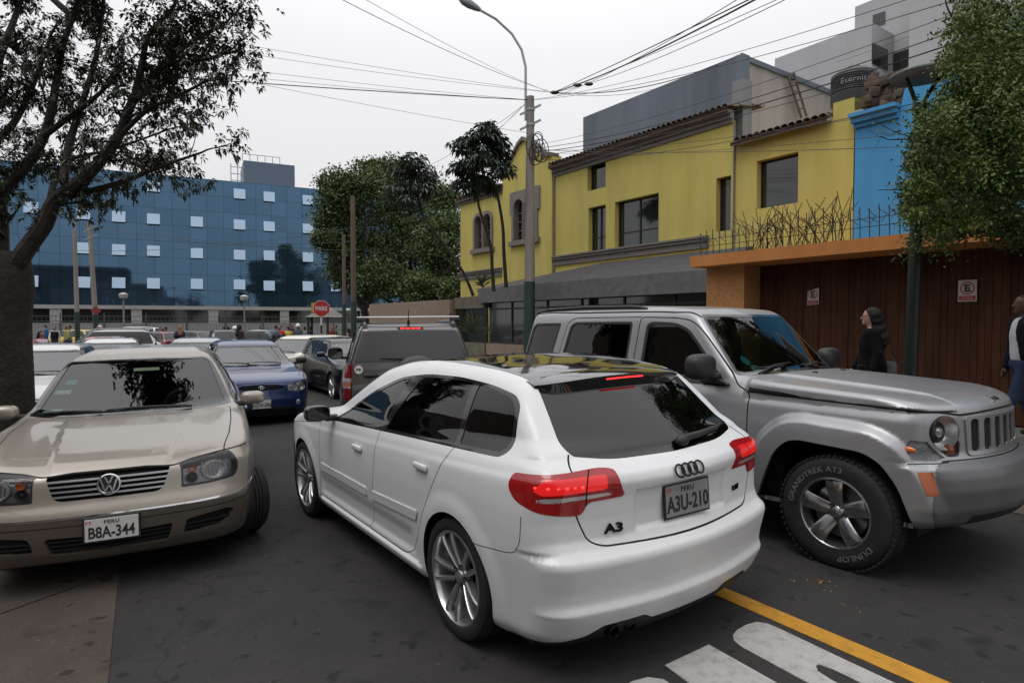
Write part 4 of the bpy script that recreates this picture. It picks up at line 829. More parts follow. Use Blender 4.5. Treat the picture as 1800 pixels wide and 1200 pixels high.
# ------------------------------------------------------------------ office building of blue glass, fence, roof plant room
def build_office():
    A, B = Vector((-46.4, 56.6, 0)), Vector((-20.8, 69.3, 0)); u = (B - A).normalized(); nrm = Vector((u.y, -u.x, 0)); ang = math.atan2(u.y, u.x)
    m = bpy.data.materials.new('curtain_glass'); m.use_nodes = True; t = m.node_tree; b = t.nodes['Principled BSDF']; b.inputs['Metallic'].default_value = .85; b.inputs['Roughness'].default_value = .03
    br = t.nodes.new('ShaderNodeTexBrick'); br.offset = 0; br.inputs['Color1'].default_value = (.080, .155, .24, 1); br.inputs['Color2'].default_value = (.068, .132, .205, 1); br.inputs['Mortar'].default_value = (.045, .08, .12, 1)
    br.inputs['Scale'].default_value = 1; br.inputs['Mortar Size'].default_value = .028; br.inputs['Brick Width'].default_value = 1.55; br.inputs['Row Height'].default_value = 1.62
    tcn = t.nodes.new('ShaderNodeTexCoord'); sx = t.nodes.new('ShaderNodeSeparateXYZ'); cb = t.nodes.new('ShaderNodeCombineXYZ'); t.links.new(tcn.outputs['Object'], sx.inputs[0]); t.links.new(sx.outputs[0], cb.inputs[0]); t.links.new(sx.outputs[2], cb.inputs[1]); t.links.new(cb.outputs[0], br.inputs[0]); t.links.new(br.outputs[0], b.inputs['Base Color'])
    wn = t.nodes.new('ShaderNodeTexNoise'); wn.inputs['Scale'].default_value = .6; bp = t.nodes.new('ShaderNodeBump'); bp.inputs['Strength'].default_value = .05; t.links.new(tcn.outputs['Object'], wn.inputs[0]); t.links.new(wn.outputs['Fac'], bp.inputs['Height']); t.links.new(bp.outputs[0], b.inputs['Normal'])
    r = empty('office_building', A, ang, 'wide blue mirror-glass office building with small open windows', 'building'); Lc = r.matrix_world.inverted()
    def P(a, z, o=0.): return Vector((a, -o, z))
    H_ = 16.25; b1 = MB(); b1.add([P(-22, 3.3), P(42, 3.3), P(42, H_), P(-22, H_), P(-22, H_, -14), P(42, H_, -14), P(42, 0, -14), P(42, 3.3)], [(0, 1, 2, 3), (3, 2, 5, 4), (1, 6, 5, 2)]); b1.build('glass_facade', m, r)
    def hit(px, py, off=0.): q = ray(px, py); o = Vector((0, 0, CAMH)); t_ = (A + nrm * off - o).dot(nrm) / q.dot(nrm); w = Lc @ (o + q * t_); return w.x, w.z
    pm = mat('open_pane', (.30, .39, .49), .08, .85); cols = [(55, 365, 430, 494), (147, 376, 436, 496), (209, 381, 439, 497), (270, 385, 441, 498), (346, 390, 445, 499), (421, 395, 448, 500), (473, 398, 449, 502), (541, 402, 452, 503), (590, None, 456, 504)]
    tops = {270: 328, 421: 341, 473: 346, 541: 352}
    for c in cols:
        for py in [tops.get(c[0])] + list(c[1:]):
            if py is None: continue
            x, z = hit(c[0], py); w_, h_ = .55, .52; f = MB(); f.add([P(x - w_, z + h_, .04), P(x + w_, z + h_, .04), P(x + w_, z - h_, .26), P(x - w_, z - h_, .26)], [(0, 3, 2, 1)]); f.add([P(x - w_, z + h_, .03), P(x + w_, z + h_, .03), P(x + w_, z - h_, .22), P(x - w_, z - h_, .22)], [(0, 1, 2, 3)]); f.build('window', pm, r)
            f = MB(); f.add([P(x - w_, z + h_, .012), P(x + w_, z + h_, .012), P(x + w_, z - h_ - .1, .012), P(x - w_, z - h_ - .1, .012)], [(0, 1, 2, 3)]); f.build('window_opening', M_GAP, r)
    cm = mat('concrete_beam', (.27, .26, .25), .8, noise=.12, nscale=2); b2 = MB(); b2.box((10, -.25, 3.12), (64, .5, .36))
    for px in (98, 240, 375, 500, 640): x, z = hit(px, 548, .3); b2.box((x, -.2, 1.55), (.9, .38, 3.0))
    b2.box((10, -.1, .55), (64, .5, 1.1)); b2.build('plinth', cm, r); b3 = MB(); b3.add([P(-22, 0, -.3), P(42, 0, -.3), P(42, 3.3, -.3), P(-22, 3.3, -.3)], [(0, 1, 2, 3)]); b3.build('dark_glazing', mat('window_dark_glass', (.012, .016, .015), .06), r)
    # roof room with its cladding and rail
    x0, z0 = hit(428, 300, -6); x1, z1 = hit(518, 300, -6); zt = hit(470, 290, -6)[1]; b4 = MB(); b4.box(((x0 + x1) / 2, 9, (H_ + zt) / 2 + .3), (x1 - x0, 6, zt - H_ - .1)); b4.build('roof_room', mat('cladding_blue', (.095, .125, .17), .5), r); b4 = MB(); b4.box(((x0 + x1) / 2, 8.9, H_ + .35), (x1 - x0 - .3, 6, .9)); b4.build('roof_room_base', mat('brick_brown', (.16, .10, .075), .85), r)
    b5 = MB()
    for i in range(4): b5.tube([Vector((x0 - 1.3, 6, H_ + .6 + i * .75)), Vector((x0 + .1, 6, H_ + .6 + i * .75))], .05, 5)
    for xx in (x0 - 1.3, x0 - .6): b5.tube([Vector((xx, 6, H_)), Vector((xx, 6, H_ + 3.2))], .05, 5)
    for i in range(6): b5.tube([Vector((x0 - .1 + i * .8, 6.1, zt + .2)), Vector((x0 - .1 + i * .8, 6.1, zt + 1.0))], .04, 5)
    b5.tube([Vector((x0 - .1, 6.1, zt + 1.0)), Vector((x0 + 3.9, 6.1, zt + 1.0))], .04, 5); b5.build('roof_rail', mat('galvanised', (.30, .31, .31), .5, .5), r)
    # fence
    f0 = Vector((-46, 48.5, 0)); f1 = Vector((-11, 61.5, 0)); du = (f1 - f0).normalized(); an = math.atan2(du.y, du.x); Lf = (f1 - f0).length
    r = empty('sheet_fence', f0, an, 'grey corrugated metal fence with a top rail in front of the office building', 'fence'); b = MB(); n_ = int(Lf / .12)
    V = [(i * .12, (.03 if i % 2 else -.03), z) for i in range(n_) for z in (-.2, 1.62)]; b.add(V, [(2 * i, 2 * i + 2, 2 * i + 3, 2 * i + 1) for i in range(n_ - 1)]); b.build('fence_sheet', mat('sheet_grey', (.24, .235, .23), .6, .2, noise=.1, nscale=1), r)
    b = MB()
    for z in (1.75, 2.18): b.box((Lf / 2, -.05, z), (Lf, .05, .05))
    k = 0.
    while k < Lf: b.box((k, -.08, 1.15), (.08, .08, 2.6)); k += 3.1
    k = .0
    while k < Lf: b.box((k, -.05, 1.95), (.02, .02, .42)); k += .32
    b.build('fence_rail', mat('rail_dark', (.06, .06, .065), .6), r)

def mirrored_building():
    """stands behind the viewer: the photograph shows it only as a dark reflection in the office glass"""
    r = empty('brick_building', (-20, -24, -.1), R(26), 'dark brick building across the street, seen only mirrored in the blue office glass', 'building'); b = MB(); b.box((0, 0, 6.5), (30, 10, 13)); b.build('wall', mat('brick_dark', (.05, .03, .028), .9, noise=.3, nscale=2), r)
    for i in range(9):
        for k in range(3):
            w = MB(); w.box((-13 + i * 3.2, 5.03, 3.2 + k * 3.4), (1.5, .12, 1.5)); fo = w.build('window', mat('frame_grey', (.14, .14, .14), .6), r); w = MB(); w.box((-13 + i * 3.2, 5.11, 3.2 + k * 3.4), (1.35, .03, 1.35)); w.build('pane', MATS['window_dark_glass'], fo)

def far_side_houses():
    """the houses of the left pavement: outside the frame, they darken and fill the car windows' reflections"""
    r = sthing('terrace_house', -9.5, 5, .1, 'plain dim terrace of houses along the left pavement, seen only in reflections', 'house'); b = MB()
    for s0, s1, h in ((-26, -14, 7.5), (-14, -3, 9.5), (-3, 8, 7.0), (8, 19, 8.5), (19, 30, 7.0)): box_sn(b, -16, -9.5, s0, s1, -.1, h)
    part_sn(b, 'wall', mat('wall_dim', (.15, .12, .10), .9, noise=.3, nscale=1), r)
    for i in range(17):
        for z in (1.2, 4.2): w = MB(); box_sn(w, -9.5, -9.42, -25 + i * 3.2, -23.6 + i * 3.2, z, z + 1.5); part_sn(w, 'window', MATS['window_dark_glass'], r)
# ------------------------------------------------------------------ white hatchback seen from behind
def white_hatchback():
    root = empty('hatchback', (.416, 3.73, 0), R(125), 'white five-door hatchback with a glossy black roof and its brake lights lit, plate A3U-210', 'car', roll=R(-1.05))
    root.rotation_mode = 'XYZ'
    W = [(0, .317, .335, .012), (2.578, .317, .335, .012)]
    def rear_mod(A, Z):
        r = sstep((.345 - A) / .035) * sstep((Z - .655) / .03) * sstep((.865 - Z) / .02) * .022           # plate recess
        g = sstep((.60 - A) / .05) * 0
        return r + g
    def side_mod(X, Z):
        cz = .80 + (2.2 - X) * .048
        f = -.007 * sstep((Z - cz + .01) / .04) * sstep((cz + .14 - Z) / .06)                                    # shoulder crease
        f = f + .022 * sstep((.265 - Z) / .02) * sstep((2.2 - X) / .06) * sstep((X - .36) / .06)           # sill skirt
        f = f - .018 * sstep((.47 - Z) / .10) * sstep((Z - .27) / .05) * sstep((2.2 - X) / .1) * sstep((X - .45) / .1)
        return f
    c = dict(top=[(3.46, .60), (3.40, .68), (3.2, .765), (2.9, .845), (2.5, .92), (2.2, .97), (2.08, .995), (1.36, 1.335), (1.12, 1.385), (.8, 1.415), (.5, 1.424), (.2, 1.415), (0, 1.40), (-.2, 1.372), (-.32, 1.335), (-.70, .995), (-.80, .95), (-1.2, .80)],
             half=[(.12, .78), (.18, .82), (.22, .848), (.3, .856), (.42, .868), (.58, .882), (.70, .884), (.80, .880), (.90, .868), (.95, .850), (1.0, .815), (1.1, .780), (1.2, .735), (1.3, .675), (1.37, .61), (1.42, .54), (1.5, .44)],
             front=[(.1, 3.25), (.2, 3.37), (.35, 3.43), (.55, 3.43), (.68, 3.38), (.8, 3.3)],
             rear=[(.08, -.62), (.14, -.72), (.20, -.775), (.225, -.795), (.30, -.835), (.345, -.856), (.385, -.838), (.44, -.846), (.50, -.862), (.562, -.878), (.592, -.868), (.615, -.822), (.66, -.797), (.75, -.795), (.84, -.803), (.90, -.818), (.945, -.812), (.985, -.775), (1.02, -.72), (1.4, -.55)],
             planlo=[(3.44, .24), (3.3, .15), (3.1, .075), (2.9, .03), (2.6, .006), (2.3, 0), (.1, 0), (-.3, .006), (-.5, .03), (-.65, .06), (-.8, .10), (-.9, .15)],
             planhi=[(2.1, .05), (1.6, .02), (1.0, .0), (.4, .005), (0, .025), (-.3, .06), (-.6, .105), (-.8, .14)],
             belt=[(-.8, 1.0), (0, .99), (1, .955), (2, .92), (3, .88)], bottom=[(-1, .135), (-.5, .145), (0, .16), (2.6, .15), (3.3, .18)],
             wheels=W, kt=.06, kf=.22, kr=.10, sr=.006, bowf=.14, bowr=.22, bowglass=.16, xmid=.9, rear_mod=rear_mod, side_mod=side_mod, crown=.05)
    s = Shell(car_field(c), (-1.0, -.98, .10), (3.55, .98, 1.46), .0175)
    # greenhouse
    dlo = fillet([(1.86, .905), (1.60, 1.035), (1.30, 1.175), (.98, 1.285), (.66, 1.325), (.30, 1.332), (-.05, 1.312), (-.25, 1.277), (-.315, 1.225), (-.375, 1.035), (-.33, .997), (.30, .975), (1.0, .945)], [.02, .1, .1, .1, .1, .1, .1, .05, .04, .06, .04, .3, .3])
    s.region('side', dlo, 'window_trim', side(-.5, 2.0))
    ins = -.016
    def shrink(p): return p
    g1 = fillet([(1.78, .93), (1.55, 1.04), (1.27, 1.16), (.97, 1.266), (.84, 1.287), (.985, .965)], [.01, .1, .1, .06, .02, .02])
    g2 = fillet([(.93, .968), (.70, 1.300), (.42, 1.314), (.135, 1.312), (.075, 1.003), (.30, .995)], [.02, .03, .1, .02, .02, .2])
    g3 = fillet([(.035, 1.007), (.075, 1.308), (-.06, 1.292), (-.235, 1.258), (-.292, 1.21), (-.345, 1.045), (-.315, 1.018)], [.02, .02, .1, .04, .04, .04, .02])
    s.region('side', g1, 'glass1', side(), only=['window_trim']); s.region('side', g2, 'glass2', side(), only=['window_trim']); s.region('side', g3, 'glass3', side(), only=['window_trim'])
    # windscreen, roof panel, rear glass
    ws = fillet([(2.10, 0), (2.07, .35), (1.98, .62), (1.90, .685), (1.42, .545), (1.38, .3), (1.37, 0), (1.37, -.1), (2.1, -.1)], [.1, .1, .05, .03, .04, .1, .1, 0, 0])
    s.region('top', ws, 'windscreen', lambda C, N: (C[:, 0] > 1.3) & (C[:, 0] < 2.15) & (C[:, 2] > .9) & (N[:, 2] > .15))
    rf = fillet([(1.31, -.1), (1.31, .3), (1.26, .50), (.9, .545), (.3, .552), (-.20, .53), (-.36, .50), (-.42, .2), (-.42, -.1)], [0, .1, .05, .1, .1, .1, .02, .1, 0])
    s.region('top', rf, 'roof', lambda C, N: (C[:, 2] > 1.27) & (N[:, 2] > .2), only=['body'])
    rg = fillet([(0, .985), (.40, .994), (.585, 1.022), (.600, 1.055), (.565, 1.17), (.52, 1.33), (.3, 1.36), (-.1, 1.36), (-.1, .985)], [.1, .1, .04, .04, .1, .02, .02, 0, 0])
    RC = lambda C, N: (C[:, 0] < -.25) & (N[:, 0] < -.2) & (C[:, 2] > .9)
    s.region('end', rg, 'rear_glass', RC)
    # tail lamps wrap round the corner
    xr = -.80; BC = lambda C, N: (C[:, 0] < -.2) & (N[:, 0] < .35) & (C[:, 2] > .6)
    lamp = fillet([(.425, .842), (.475, .962), (.60, .976), (1.14, .957), (1.18, .90), (1.13, .845), (.98, .805), (.80, .782), (.70, .778), (.655, .835)], [.02, .05, .05, .03, .05, .05, .05, .05, .03, .02])
    s.region(('wr', xr), lamp, 'taillight', BC)
    s.region(('wr', xr), fillet([(.50, .858), (.53, .871), (.93, .867), (.98, .856), (.93, .846), (.62, .851)], .01), 'lamp_strip', BC, only=['taillight'])
    s.region(('wr', xr), fillet([(.53, .888), (.54, .95), (.92, .948), (1.0, .90), (.94, .880)], .02), 'lamp_inner', BC, only=['taillight'])
    s.gap(('wr', xr), [(.664, .77), (.672, .83), (.652, .99)], .009, 'gap', BC, only=['taillight', 'lamp_strip', 'lamp_inner'])
    # tailgate
    lid = fillet([(.60, 1.03), (.640, .985), (.652, .90), (.660, .83), (.615, .72), (.585, .655), (.52, .628), (0, .612), (-.52, .628), (-.585, .655), (-.615, .72), (-.660, .83), (-.652, .90), (-.640, .985), (-.60, 1.03)], [.0, .02, .02, .02, .04, .04, .05, .3, .05, .04, .04, .02, .02, .02, 0], closed=False)
    s.gap('ends', lid, .0075, 'gap', rear(-.3), only=['body'])
    lidp = lid + [(-.5, 1.4), (.5, 1.4)]
    s.region('ends', lidp, 'tailgate', lambda C, N: (C[:, 0] < -.3) & (N[:, 0] < -.15) & (C[:, 2] > .6), only=['body'])
    # doors
    d1 = fillet([(2.115, .86), (2.125, .60), (2.185, .262), (1.17, .262), (1.10, .40), (1.035, .62), (1.0, .86), (.985, .955)], [.1, .2, .03, .03, .2, .2, .2, 0], closed=False)
    d2 = fillet([(1.17, .262), (.60, .262), (.50, .31), (.40, .44), (.30, .62), (.15, .85), (.055, 1.0)], [0, .06, .1, .1, .2, .2, 0], closed=False)
    s.gap('side', d1, .006, 'gap', side(), only=['body']); s.gap('side', d2, .006, 'gap', side(), only=['body'])
    s.region('side', d1 + [(1.9, .90)], 'door1', side(), only=['body'])
    s.region('side', [(1.0, .955), (1.0, .86), (1.035, .62), (1.10, .40), (1.17, .262)] + d2[1:] + [(.5, .975)], 'door2', side(), only=['body'])
    s.gap('side', fillet([(-.02, .575), (-.12, .562), (-.44, .585), (-.52, .60), (-.555, .66), (-.56, .775)], [.02, .1, .1, .05, .05, .02], closed=False), .0045, 'gap', side(-.7, .1), only=['body'])
    s.gap('side', [(2.11, .86), (2.6, .80), (3.2, .72)], .005, 'gap', side(2, 3.4), only=['body'])
    for q in ([(2.105, .482), (2.105, .540), (1.155, .545), (1.165, .487)], [(1.065, .487), (1.055, .545), (.385, .575), (.42, .515)]): s.region('side', fillet(q, .012), 'moulding', side(), only=['door1', 'door2'])
    for cx in (0, 2.578): s.region('side', circ(cx, .317, .343), 'void', side())
    s.drop('void')
    # dark valance
    s.region('end', [(-.1, .0), (.80, .0), (.80, .195), (.60, .215), (.52, .262), (.30, .268), (.24, .235), (-.1, .235)], 'valance', rear(-.30))
    s.region('end', [(-.1, .05), (.75, .05), (.62, .16), (-.1, .16)], 'valance', front(3.1))
    s.region('end', fillet([(-.1, .2), (.36, .25), (.42, .62), (.30, .68), (-.1, .70)], .03), 'grille', front(3.2)); s.region(('wf', 3.43), fillet([(.50, .60), (.95, .66), (1.0, .74), (.60, .72)], .03), 'headlight', front(2.9))
    b = s.part(['body', 'gap', 'window_trim', 'valance', 'grille'], None, root, 'body', mats=[M_WHITE, M_GAP, M_GLOSSB, M_TRIM, M_TRIM], skirt=.016, skirt_m=M_RUB)
    s.part('headlight', M_LBLK, root, 'headlight')
    s.part('roof', M_ROOFB, root, 'roof', skirt=.01)
    s.part('windscreen', G_WS, root, 'windscreen', off=-.004)
    s.part('rear_glass', G_DARK, root, 'rear_window', off=-.003)
    tg = s.part('tailgate', M_WHITE, root, 'tailgate', skirt=.016)
    for sgn in (1, -1):
        cs = (lambda q: lambda C, N: C[:, 1] * q > 0)(sgn)
        dA = s.part('door1', M_WHITE, root, 'door', skirt=.014, cond=cs); dB = s.part('door2', M_WHITE, root, 'door', skirt=.014, cond=cs)
        s.part('glass1', G_TINT, dA, 'window', off=-.004, skirt=.01, cond=cs); s.part('glass2', G_DARK, dB, 'window', off=-.004, skirt=.01, cond=cs); s.part('glass3', G_DARK, root, 'window', off=-.004, skirt=.01, cond=cs)
        tl = s.part(['taillight', 'lamp_strip', 'lamp_inner'], None, root, 'taillight', mats=[M_RED, M_CLR, M_REDD], skirt=.02, cond=cs, off=.002)
        leds = MB()
        for k in range(6 if sgn > 0 else 1):                              # lit brake light diodes
            y = .80 - k * .036; p_, n_ = s.at('rear', sgn * y, .913 - .001 * k); leds.ball(p_ + n_ * .003, (.006, .011, .0065) if k % 2 else (.006, .008, .005), seg=8, rings=5)
        leds.build('brake_light', M_BRK, tl, smooth=True)
        for dd, cx_ in ((dA, 1.1), (dB, -9)):
            c2 = (lambda q, a: lambda C, N: (C[:, 1] * q > 0) & ((C[:, 0] > 1.1) if a > 0 else (C[:, 0] < 1.1)))(sgn, cx_); s.part('moulding', M_WHITE, dd, 'side_moulding', off=.009, skirt=.012, cond=c2)
        for dd, x0 in ((dA, 1.29), (dB, .335)):                           # pull handles
            z0 = .792 if x0 > 1 else .842; y0 = .878 if x0 > 1 else .876
            hb = MB(); hb.rbox((x0, sgn * (y0 + .014), z0), (.150, .024, .036), .011); hb.rbox((x0, sgn * (y0 - .001), z0 - .030), (.110, .008, .030), .004); hb.build('door_handle', M_WHITE, dd, smooth=True)
            cp = MB(); cp.lathe([(.052, .001), (.05, .0035), (0, .0035)], c=(x0 - .0, sgn * (y0 - .004), z0 - .006), M=MY if sgn > 0 else Matrix(((1, 0, 0), (0, 0, -1), (0, 1, 0))), seg=24)
        mirror_pair(root, 1.80, .845, .975, sgn, M_GLOSSB, sz=(.13, .19, .12))
        for nm, x in (('wheel', 0), ('wheel', 2.578)):
            make_wheel(nm, root, (x, sgn * .868, .314), .323, .236, .225, dict(n=5, w0=.012, w1=.014, dish=.025, twin=.052, hub=.062, mat='rim_silver', ph=.1 if x else .32), None, sgn)
    # roof spoiler with the third brake light
    S = MB(); n = 24; P = []
    for i in range(n + 1):
        y = -.545 + 1.09 * i / n; a = abs(y) / .545; ed = 1 - a ** 6 * .55; zt = 1.362 - .055 * y * y * 1.9; xt = -.385 + .16 * y * y + .05 * a ** 8
        P += [(xt + .22, y, zt + .012), (xt + .06, y, zt + .006), (xt, y, zt - .010), (xt + .002, y, zt - .030 * ed - .01), (xt + .020, y, zt - .100 * ed), (xt + .10, y, zt - .105 * ed), (xt + .22, y, zt - .04)]
    S.add(P, [(i * 7 + q, i * 7 + (q + 1) % 7, (i + 1) * 7 + (q + 1) % 7, (i + 1) * 7 + q) for i in range(n) for q in range(7)] + [tuple(range(7)), tuple(range(n * 7, n * 7 + 7))])
    so = S.build('roof_spoiler', M_ROOFB, root, smooth=True)
    bl = MB()
    for k in range(16): y = -.13 + .26 * k / 15; bl.box((-.3875 + .16 * y * y + .002, y, 1.3345 - .1 * y * y), (.008, .0125, .007))
    bl.build('brake_light', M_BRK, so)
    # badge rings, lettering
    def Mt(y, z, off, tilt=0): p_, n_ = s.at('rear', y, z); return frame_at(p_ + n_ * off, n_)
    rg_ = MB(); M0 = Mt(0, .912, .008)
    for k in range(4):
        cxr = (-1.5 + k) * .047; rg_.add([M0 @ Vector((cxr + .031 * math.cos(a) + .0052 * math.cos(a) * math.cos(b2), .031 * math.sin(a) + .0052 * math.sin(a) * math.cos(b2), .0045 * math.sin(b2))) for a in [2 * math.pi * i / 32 for i in range(32)] for b2 in [2 * math.pi * j / 8 for j in range(8)]],
                                        [(i * 8 + j, i * 8 + (j + 1) % 8, ((i + 1) % 32) * 8 + (j + 1) % 8, ((i + 1) % 32) * 8 + j) for i in range(32) for j in range(8)])
    rg_.build('badge_rings', mat('badge_dark', (.02, .02, .022), .25, .8), tg, smooth=True)
    writing('badge_lettering', 'A3', .058, Mt(.455, .700, .005, 0), MATS['badge_dark'], tg, .003, sx=1.5, bold=.0018)
    writing('badge_lettering', '1.8T', .036, Mt(-.455, .735, .005, 0), MATS['badge_dark'], tg, .003, sx=1.25, bold=.0014)
    pl = plate(root, frame_at((-.794, -.01, .765), (-1, .05, .06)), 'A3U-210', .098, face=mat('plate_shaded', (.20, .20, .20), .35))  # plate face greyed: the shade it sits in is part of its colour
    # rear wiper housing, exhaust, underside
    wp = MB(); Wq = lambda y, z, o=.0: Vector((float(-.70 + (z - .995) * 1.13) + .235 * y * y - o, y, z))
    wp.tube([Wq(-.10, 1.03, .03), Wq(-.25, 1.035, .035), Wq(-.45, 1.04, .03), Wq(-.53, 1.045, .02)], [.02, .018, .012, .006], 10); wp.ball(Wq(-.10, 1.02, .02), (.03, .045, .03)); wp.build('rear_wiper', M_TRIM, root, smooth=True)
    ex = MB()
    for y in (.47, .36): ex.lathe([(.029, -.10), (.031, .002), (.032, .005), (.029, .006), (.027, 0), (.026, -.10)], c=(-.765, y, .222), M=Matrix(((0, 0, -1), (0, 1, 0), (1, 0, 0))), seg=24)
    ex.build('exhaust', mat('exhaust_steel', (.03, .03, .03), .4, 1.), root, smooth=True)
    underbody(root, -.55, 3.2, .78, .17, .62, [0, 2.578], .343)
    interior(root, -.45, 2.0, .70, .35, .93, dashx=1.85)
    return root
# ------------------------------------------------------------------ silver off-road estate on the right
M_SILV = mat('paint_silver', (.285, .285, .295), .42, .6, coat=.5, coatrough=.07, noise=.06, nscale=4, bump=.02, bscale=900, backdark=True)
M_SILVD = mat('paint_silver_shaded', (.125, .125, .13), .46, .5, coat=.3, coatrough=.15, noise=.06, nscale=5, backdark=True)  # same silver paint, with the bumper's shade put into the colour
M_GREYM = mat('grille_silver', (.33, .33, .34), .32, .8)
def silver_offroader():
    root = empty('offroad_car', (1.21, 6.775, -.004), R(-53.2), 'silver off-road estate car facing right with black side mirrors and a seven-slot grille', 'car')
    WZ, FX = .378, 2.694
    archf = [(2.13, .30), (2.20, .52), (2.285, .73), (2.375, .815), (2.46, .835), (2.87, .815), (2.975, .76), (3.07, .63), (3.15, .40), (3.17, .30)]
    afF = fillet(archf, [.02, .1, .08, .05, .05, .08, .06, .08, .1, .02]); afR = [(x - FX, z) for x, z in afF]
    def flare(X, Z):
        d = np.minimum(sdpoly(X, Z, [(p[0], p[1]) for p in afF] + []), sdpoly(X, Z, afR)); m = sstep((.188 - d) / .075) * sstep((d + .12) / .1)
        return .058 * m * sstep((Z - .25) / .1)
    def side_mod(X, Z):
        f = flare(X, Z)
        f = f + .020 * sstep((.60 - Z) / .02) * sstep((Z - .44) / .03) * sstep((2.1 - X) / .02) * sstep((X - .55) / .02)        # rub strip along the doors
        hz = 1.122 - (X - 2.0) * .02
        f = f - .012 * sstep((hz + .006 - Z) / .012) * sstep((Z - hz + .09) / .07) * sstep((X - 2.02) / .02) * sstep((3.3 - X) / .05)
        f = f + sstep((X - 1.98) / .06) * np.clip(Z - 1.07, 0, .25) * .42
        return f
    def top_mod(X, A):
        return .016 * sstep((.50 - A - (3.3 - X) * .02) / .03) * sstep((X - 2.0) / .1) * sstep((3.45 - X) / .15)
    c = dict(top=[(3.46, 1.06), (3.38, 1.125), (3.28, 1.155), (3.0, 1.185), (2.6, 1.21), (2.2, 1.232), (2.02, 1.238), (1.94, 1.262), (1.52, 1.705), (1.42, 1.76), (1.1, 1.785), (.6, 1.80), (0, 1.80), (-.5, 1.785), (-.75, 1.765), (-.86, 1.72), (-1.2, 1.1)],
             half=[(.30, .80), (.38, .845), (.5, .856), (.7, .866), (.9, .868), (1.02, .858), (1.08, .845), (1.115, .825), (1.2, .795), (1.4, .745), (1.55, .710), (1.65, .685), (1.72, .655), (1.76, .615), (1.85, .50)],
             front=[(.30, 3.20), (.36, 3.36), (.42, 3.44), (.50, 3.475), (.62, 3.485), (.70, 3.475), (.755, 3.455), (.79, 3.385), (.83, 3.366), (1.06, 3.354), (1.11, 3.338), (1.2, 3.2)],
             rear=[(.3, -.80), (.4, -.93), (.65, -.95), (.7, -.90), (1.1, -.89), (1.7, -.80)],
             planlo=[(3.48, .16), (3.3, .095), (3.1, .06), (2.9, .035), (2.6, .018), (2.1, .0), (0, 0), (-.6, .01), (-.85, .04), (-.95, .08)],
             planhi=[(3.48, .16), (3.3, .095), (3.1, .06), (2.9, .035), (2.6, .018), (2.15, .0), (2.05, .03), (1.6, .015), (1.0, 0), (0, 0), (-.5, .01), (-.85, .03)],
             belt=[(-1, 1.12), (4, 1.10)], bottom=[(-1, .40), (0, .36), (1.3, .33), (2.7, .36), (3.2, .36), (3.4, .38)], wheels=[],
             kt=.055, kf=.10, kr=.10, bowf=.33, bowr=.05, bowglass=.16, xmid=.6, side_mod=side_mod, crown=.035, top_mod=top_mod, st=.02, sf=.010)
    s = Shell(car_field(c), (-1.05, -1.02, .25), (3.62, 1.02, 1.82), .0165)
    FC = front(3.1)
    # windows
    def win(pl, r, nm, c0): s.region('side', fillet(pl, r), nm, side(), only=[c0])
    s.region('side', fillet([(-.80, 1.14), (-.715, 1.585), (-.66, 1.625), (-.235, 1.63), (-.33, 1.14)], [.03, .04, .04, .03, .03]), 'seal', side())
    s.region('side', fillet([(-.17, 1.14), (-.085, 1.605), (-.02, 1.64), (.76, 1.645), (.765, 1.14)], [.04, .05, .05, .04, .03]), 'seal', side())
    s.region('side', fillet([(.925, 1.14), (.925, 1.62), (.99, 1.645), (1.24, 1.635), (1.385, 1.585), (1.475, 1.50), (1.83, 1.14)], [.04, .05, .05, .06, .08, .06, .03]), 'seal', side())
    win([(-.765, 1.16), (-.69, 1.575), (-.655, 1.60), (-.26, 1.605), (-.355, 1.16)], [.03, .03, .03, .03, .03], 'glass3', 'seal')
    win([(-.135, 1.165), (-.06, 1.60), (-.005, 1.62), (.735, 1.622), (.738, 1.165)], .03, 'glass2', 'seal')
    win([(.95, 1.165), (.95, 1.60), (1.0, 1.622), (1.23, 1.612), (1.365, 1.567), (1.45, 1.49), (1.77, 1.165)], [.03, .03, .04, .05, .06, .05, .02], 'glass1', 'seal')
    s.gap('side', fillet([(2.045, .30), (2.045, 1.10), (2.02, 1.125), (1.93, 1.15), (1.555, 1.54), (1.42, 1.65), (1.25, 1.675), (.845, 1.685), (.835, 1.1), (.85, .30)], [.1, .03, .05, .05, .1, .08, .08, .04, .1, .1], closed=False), .010, 'gap', side(), only=['body'])
    s.gap('side', fillet([(.845, 1.685), (-.03, 1.68), (-.13, 1.64), (-.235, 1.10), (-.02, .95), (.30, .86), (.48, .7), (.60, .33)], [.03, .06, .06, .06, .1, .1, .1, .1], closed=False), .009, 'gap', side(), only=['body'])
    s.region('side', [(.85, .3), (.835, 1.1), (.845, 1.685), (1.25, 1.675), (1.42, 1.65), (1.555, 1.54), (1.93, 1.15), (2.045, 1.10), (2.045, .3)], 'door1', side(), only=['body'])
    s.region('side', [(.60, .33), (.48, .7), (.30, .86), (-.02, .95), (-.235, 1.10), (-.13, 1.64), (-.03, 1.68), (.845, 1.685), (.835, 1.1), (.85, .30)], 'door2', side(), only=['body'])
    # windscreen with its black border, roof drip lines
    wsp = [(1.97, -.1), (1.955, .35), (1.90, .62), (1.865, .695), (1.50, .606), (1.475, .585), (1.53, .3), (1.545, -.1)]
    WC = lambda C, N: (C[:, 0] > 1.38) & (C[:, 0] < 2.1) & (C[:, 2] > 1.2) & (N[:, 2] > .2) & (N[:, 0] > .15)
    s.region('top', fillet([(2.03, -.1), (2.015, .35), (1.955, .66), (1.90, .735), (1.86, .735), (1.475, .625), (1.44, .60), (1.50, .3), (1.515, -.1)], [0, .1, .06, .02, .02, .02, .02, .1, 0]), 'ws_border', WC)
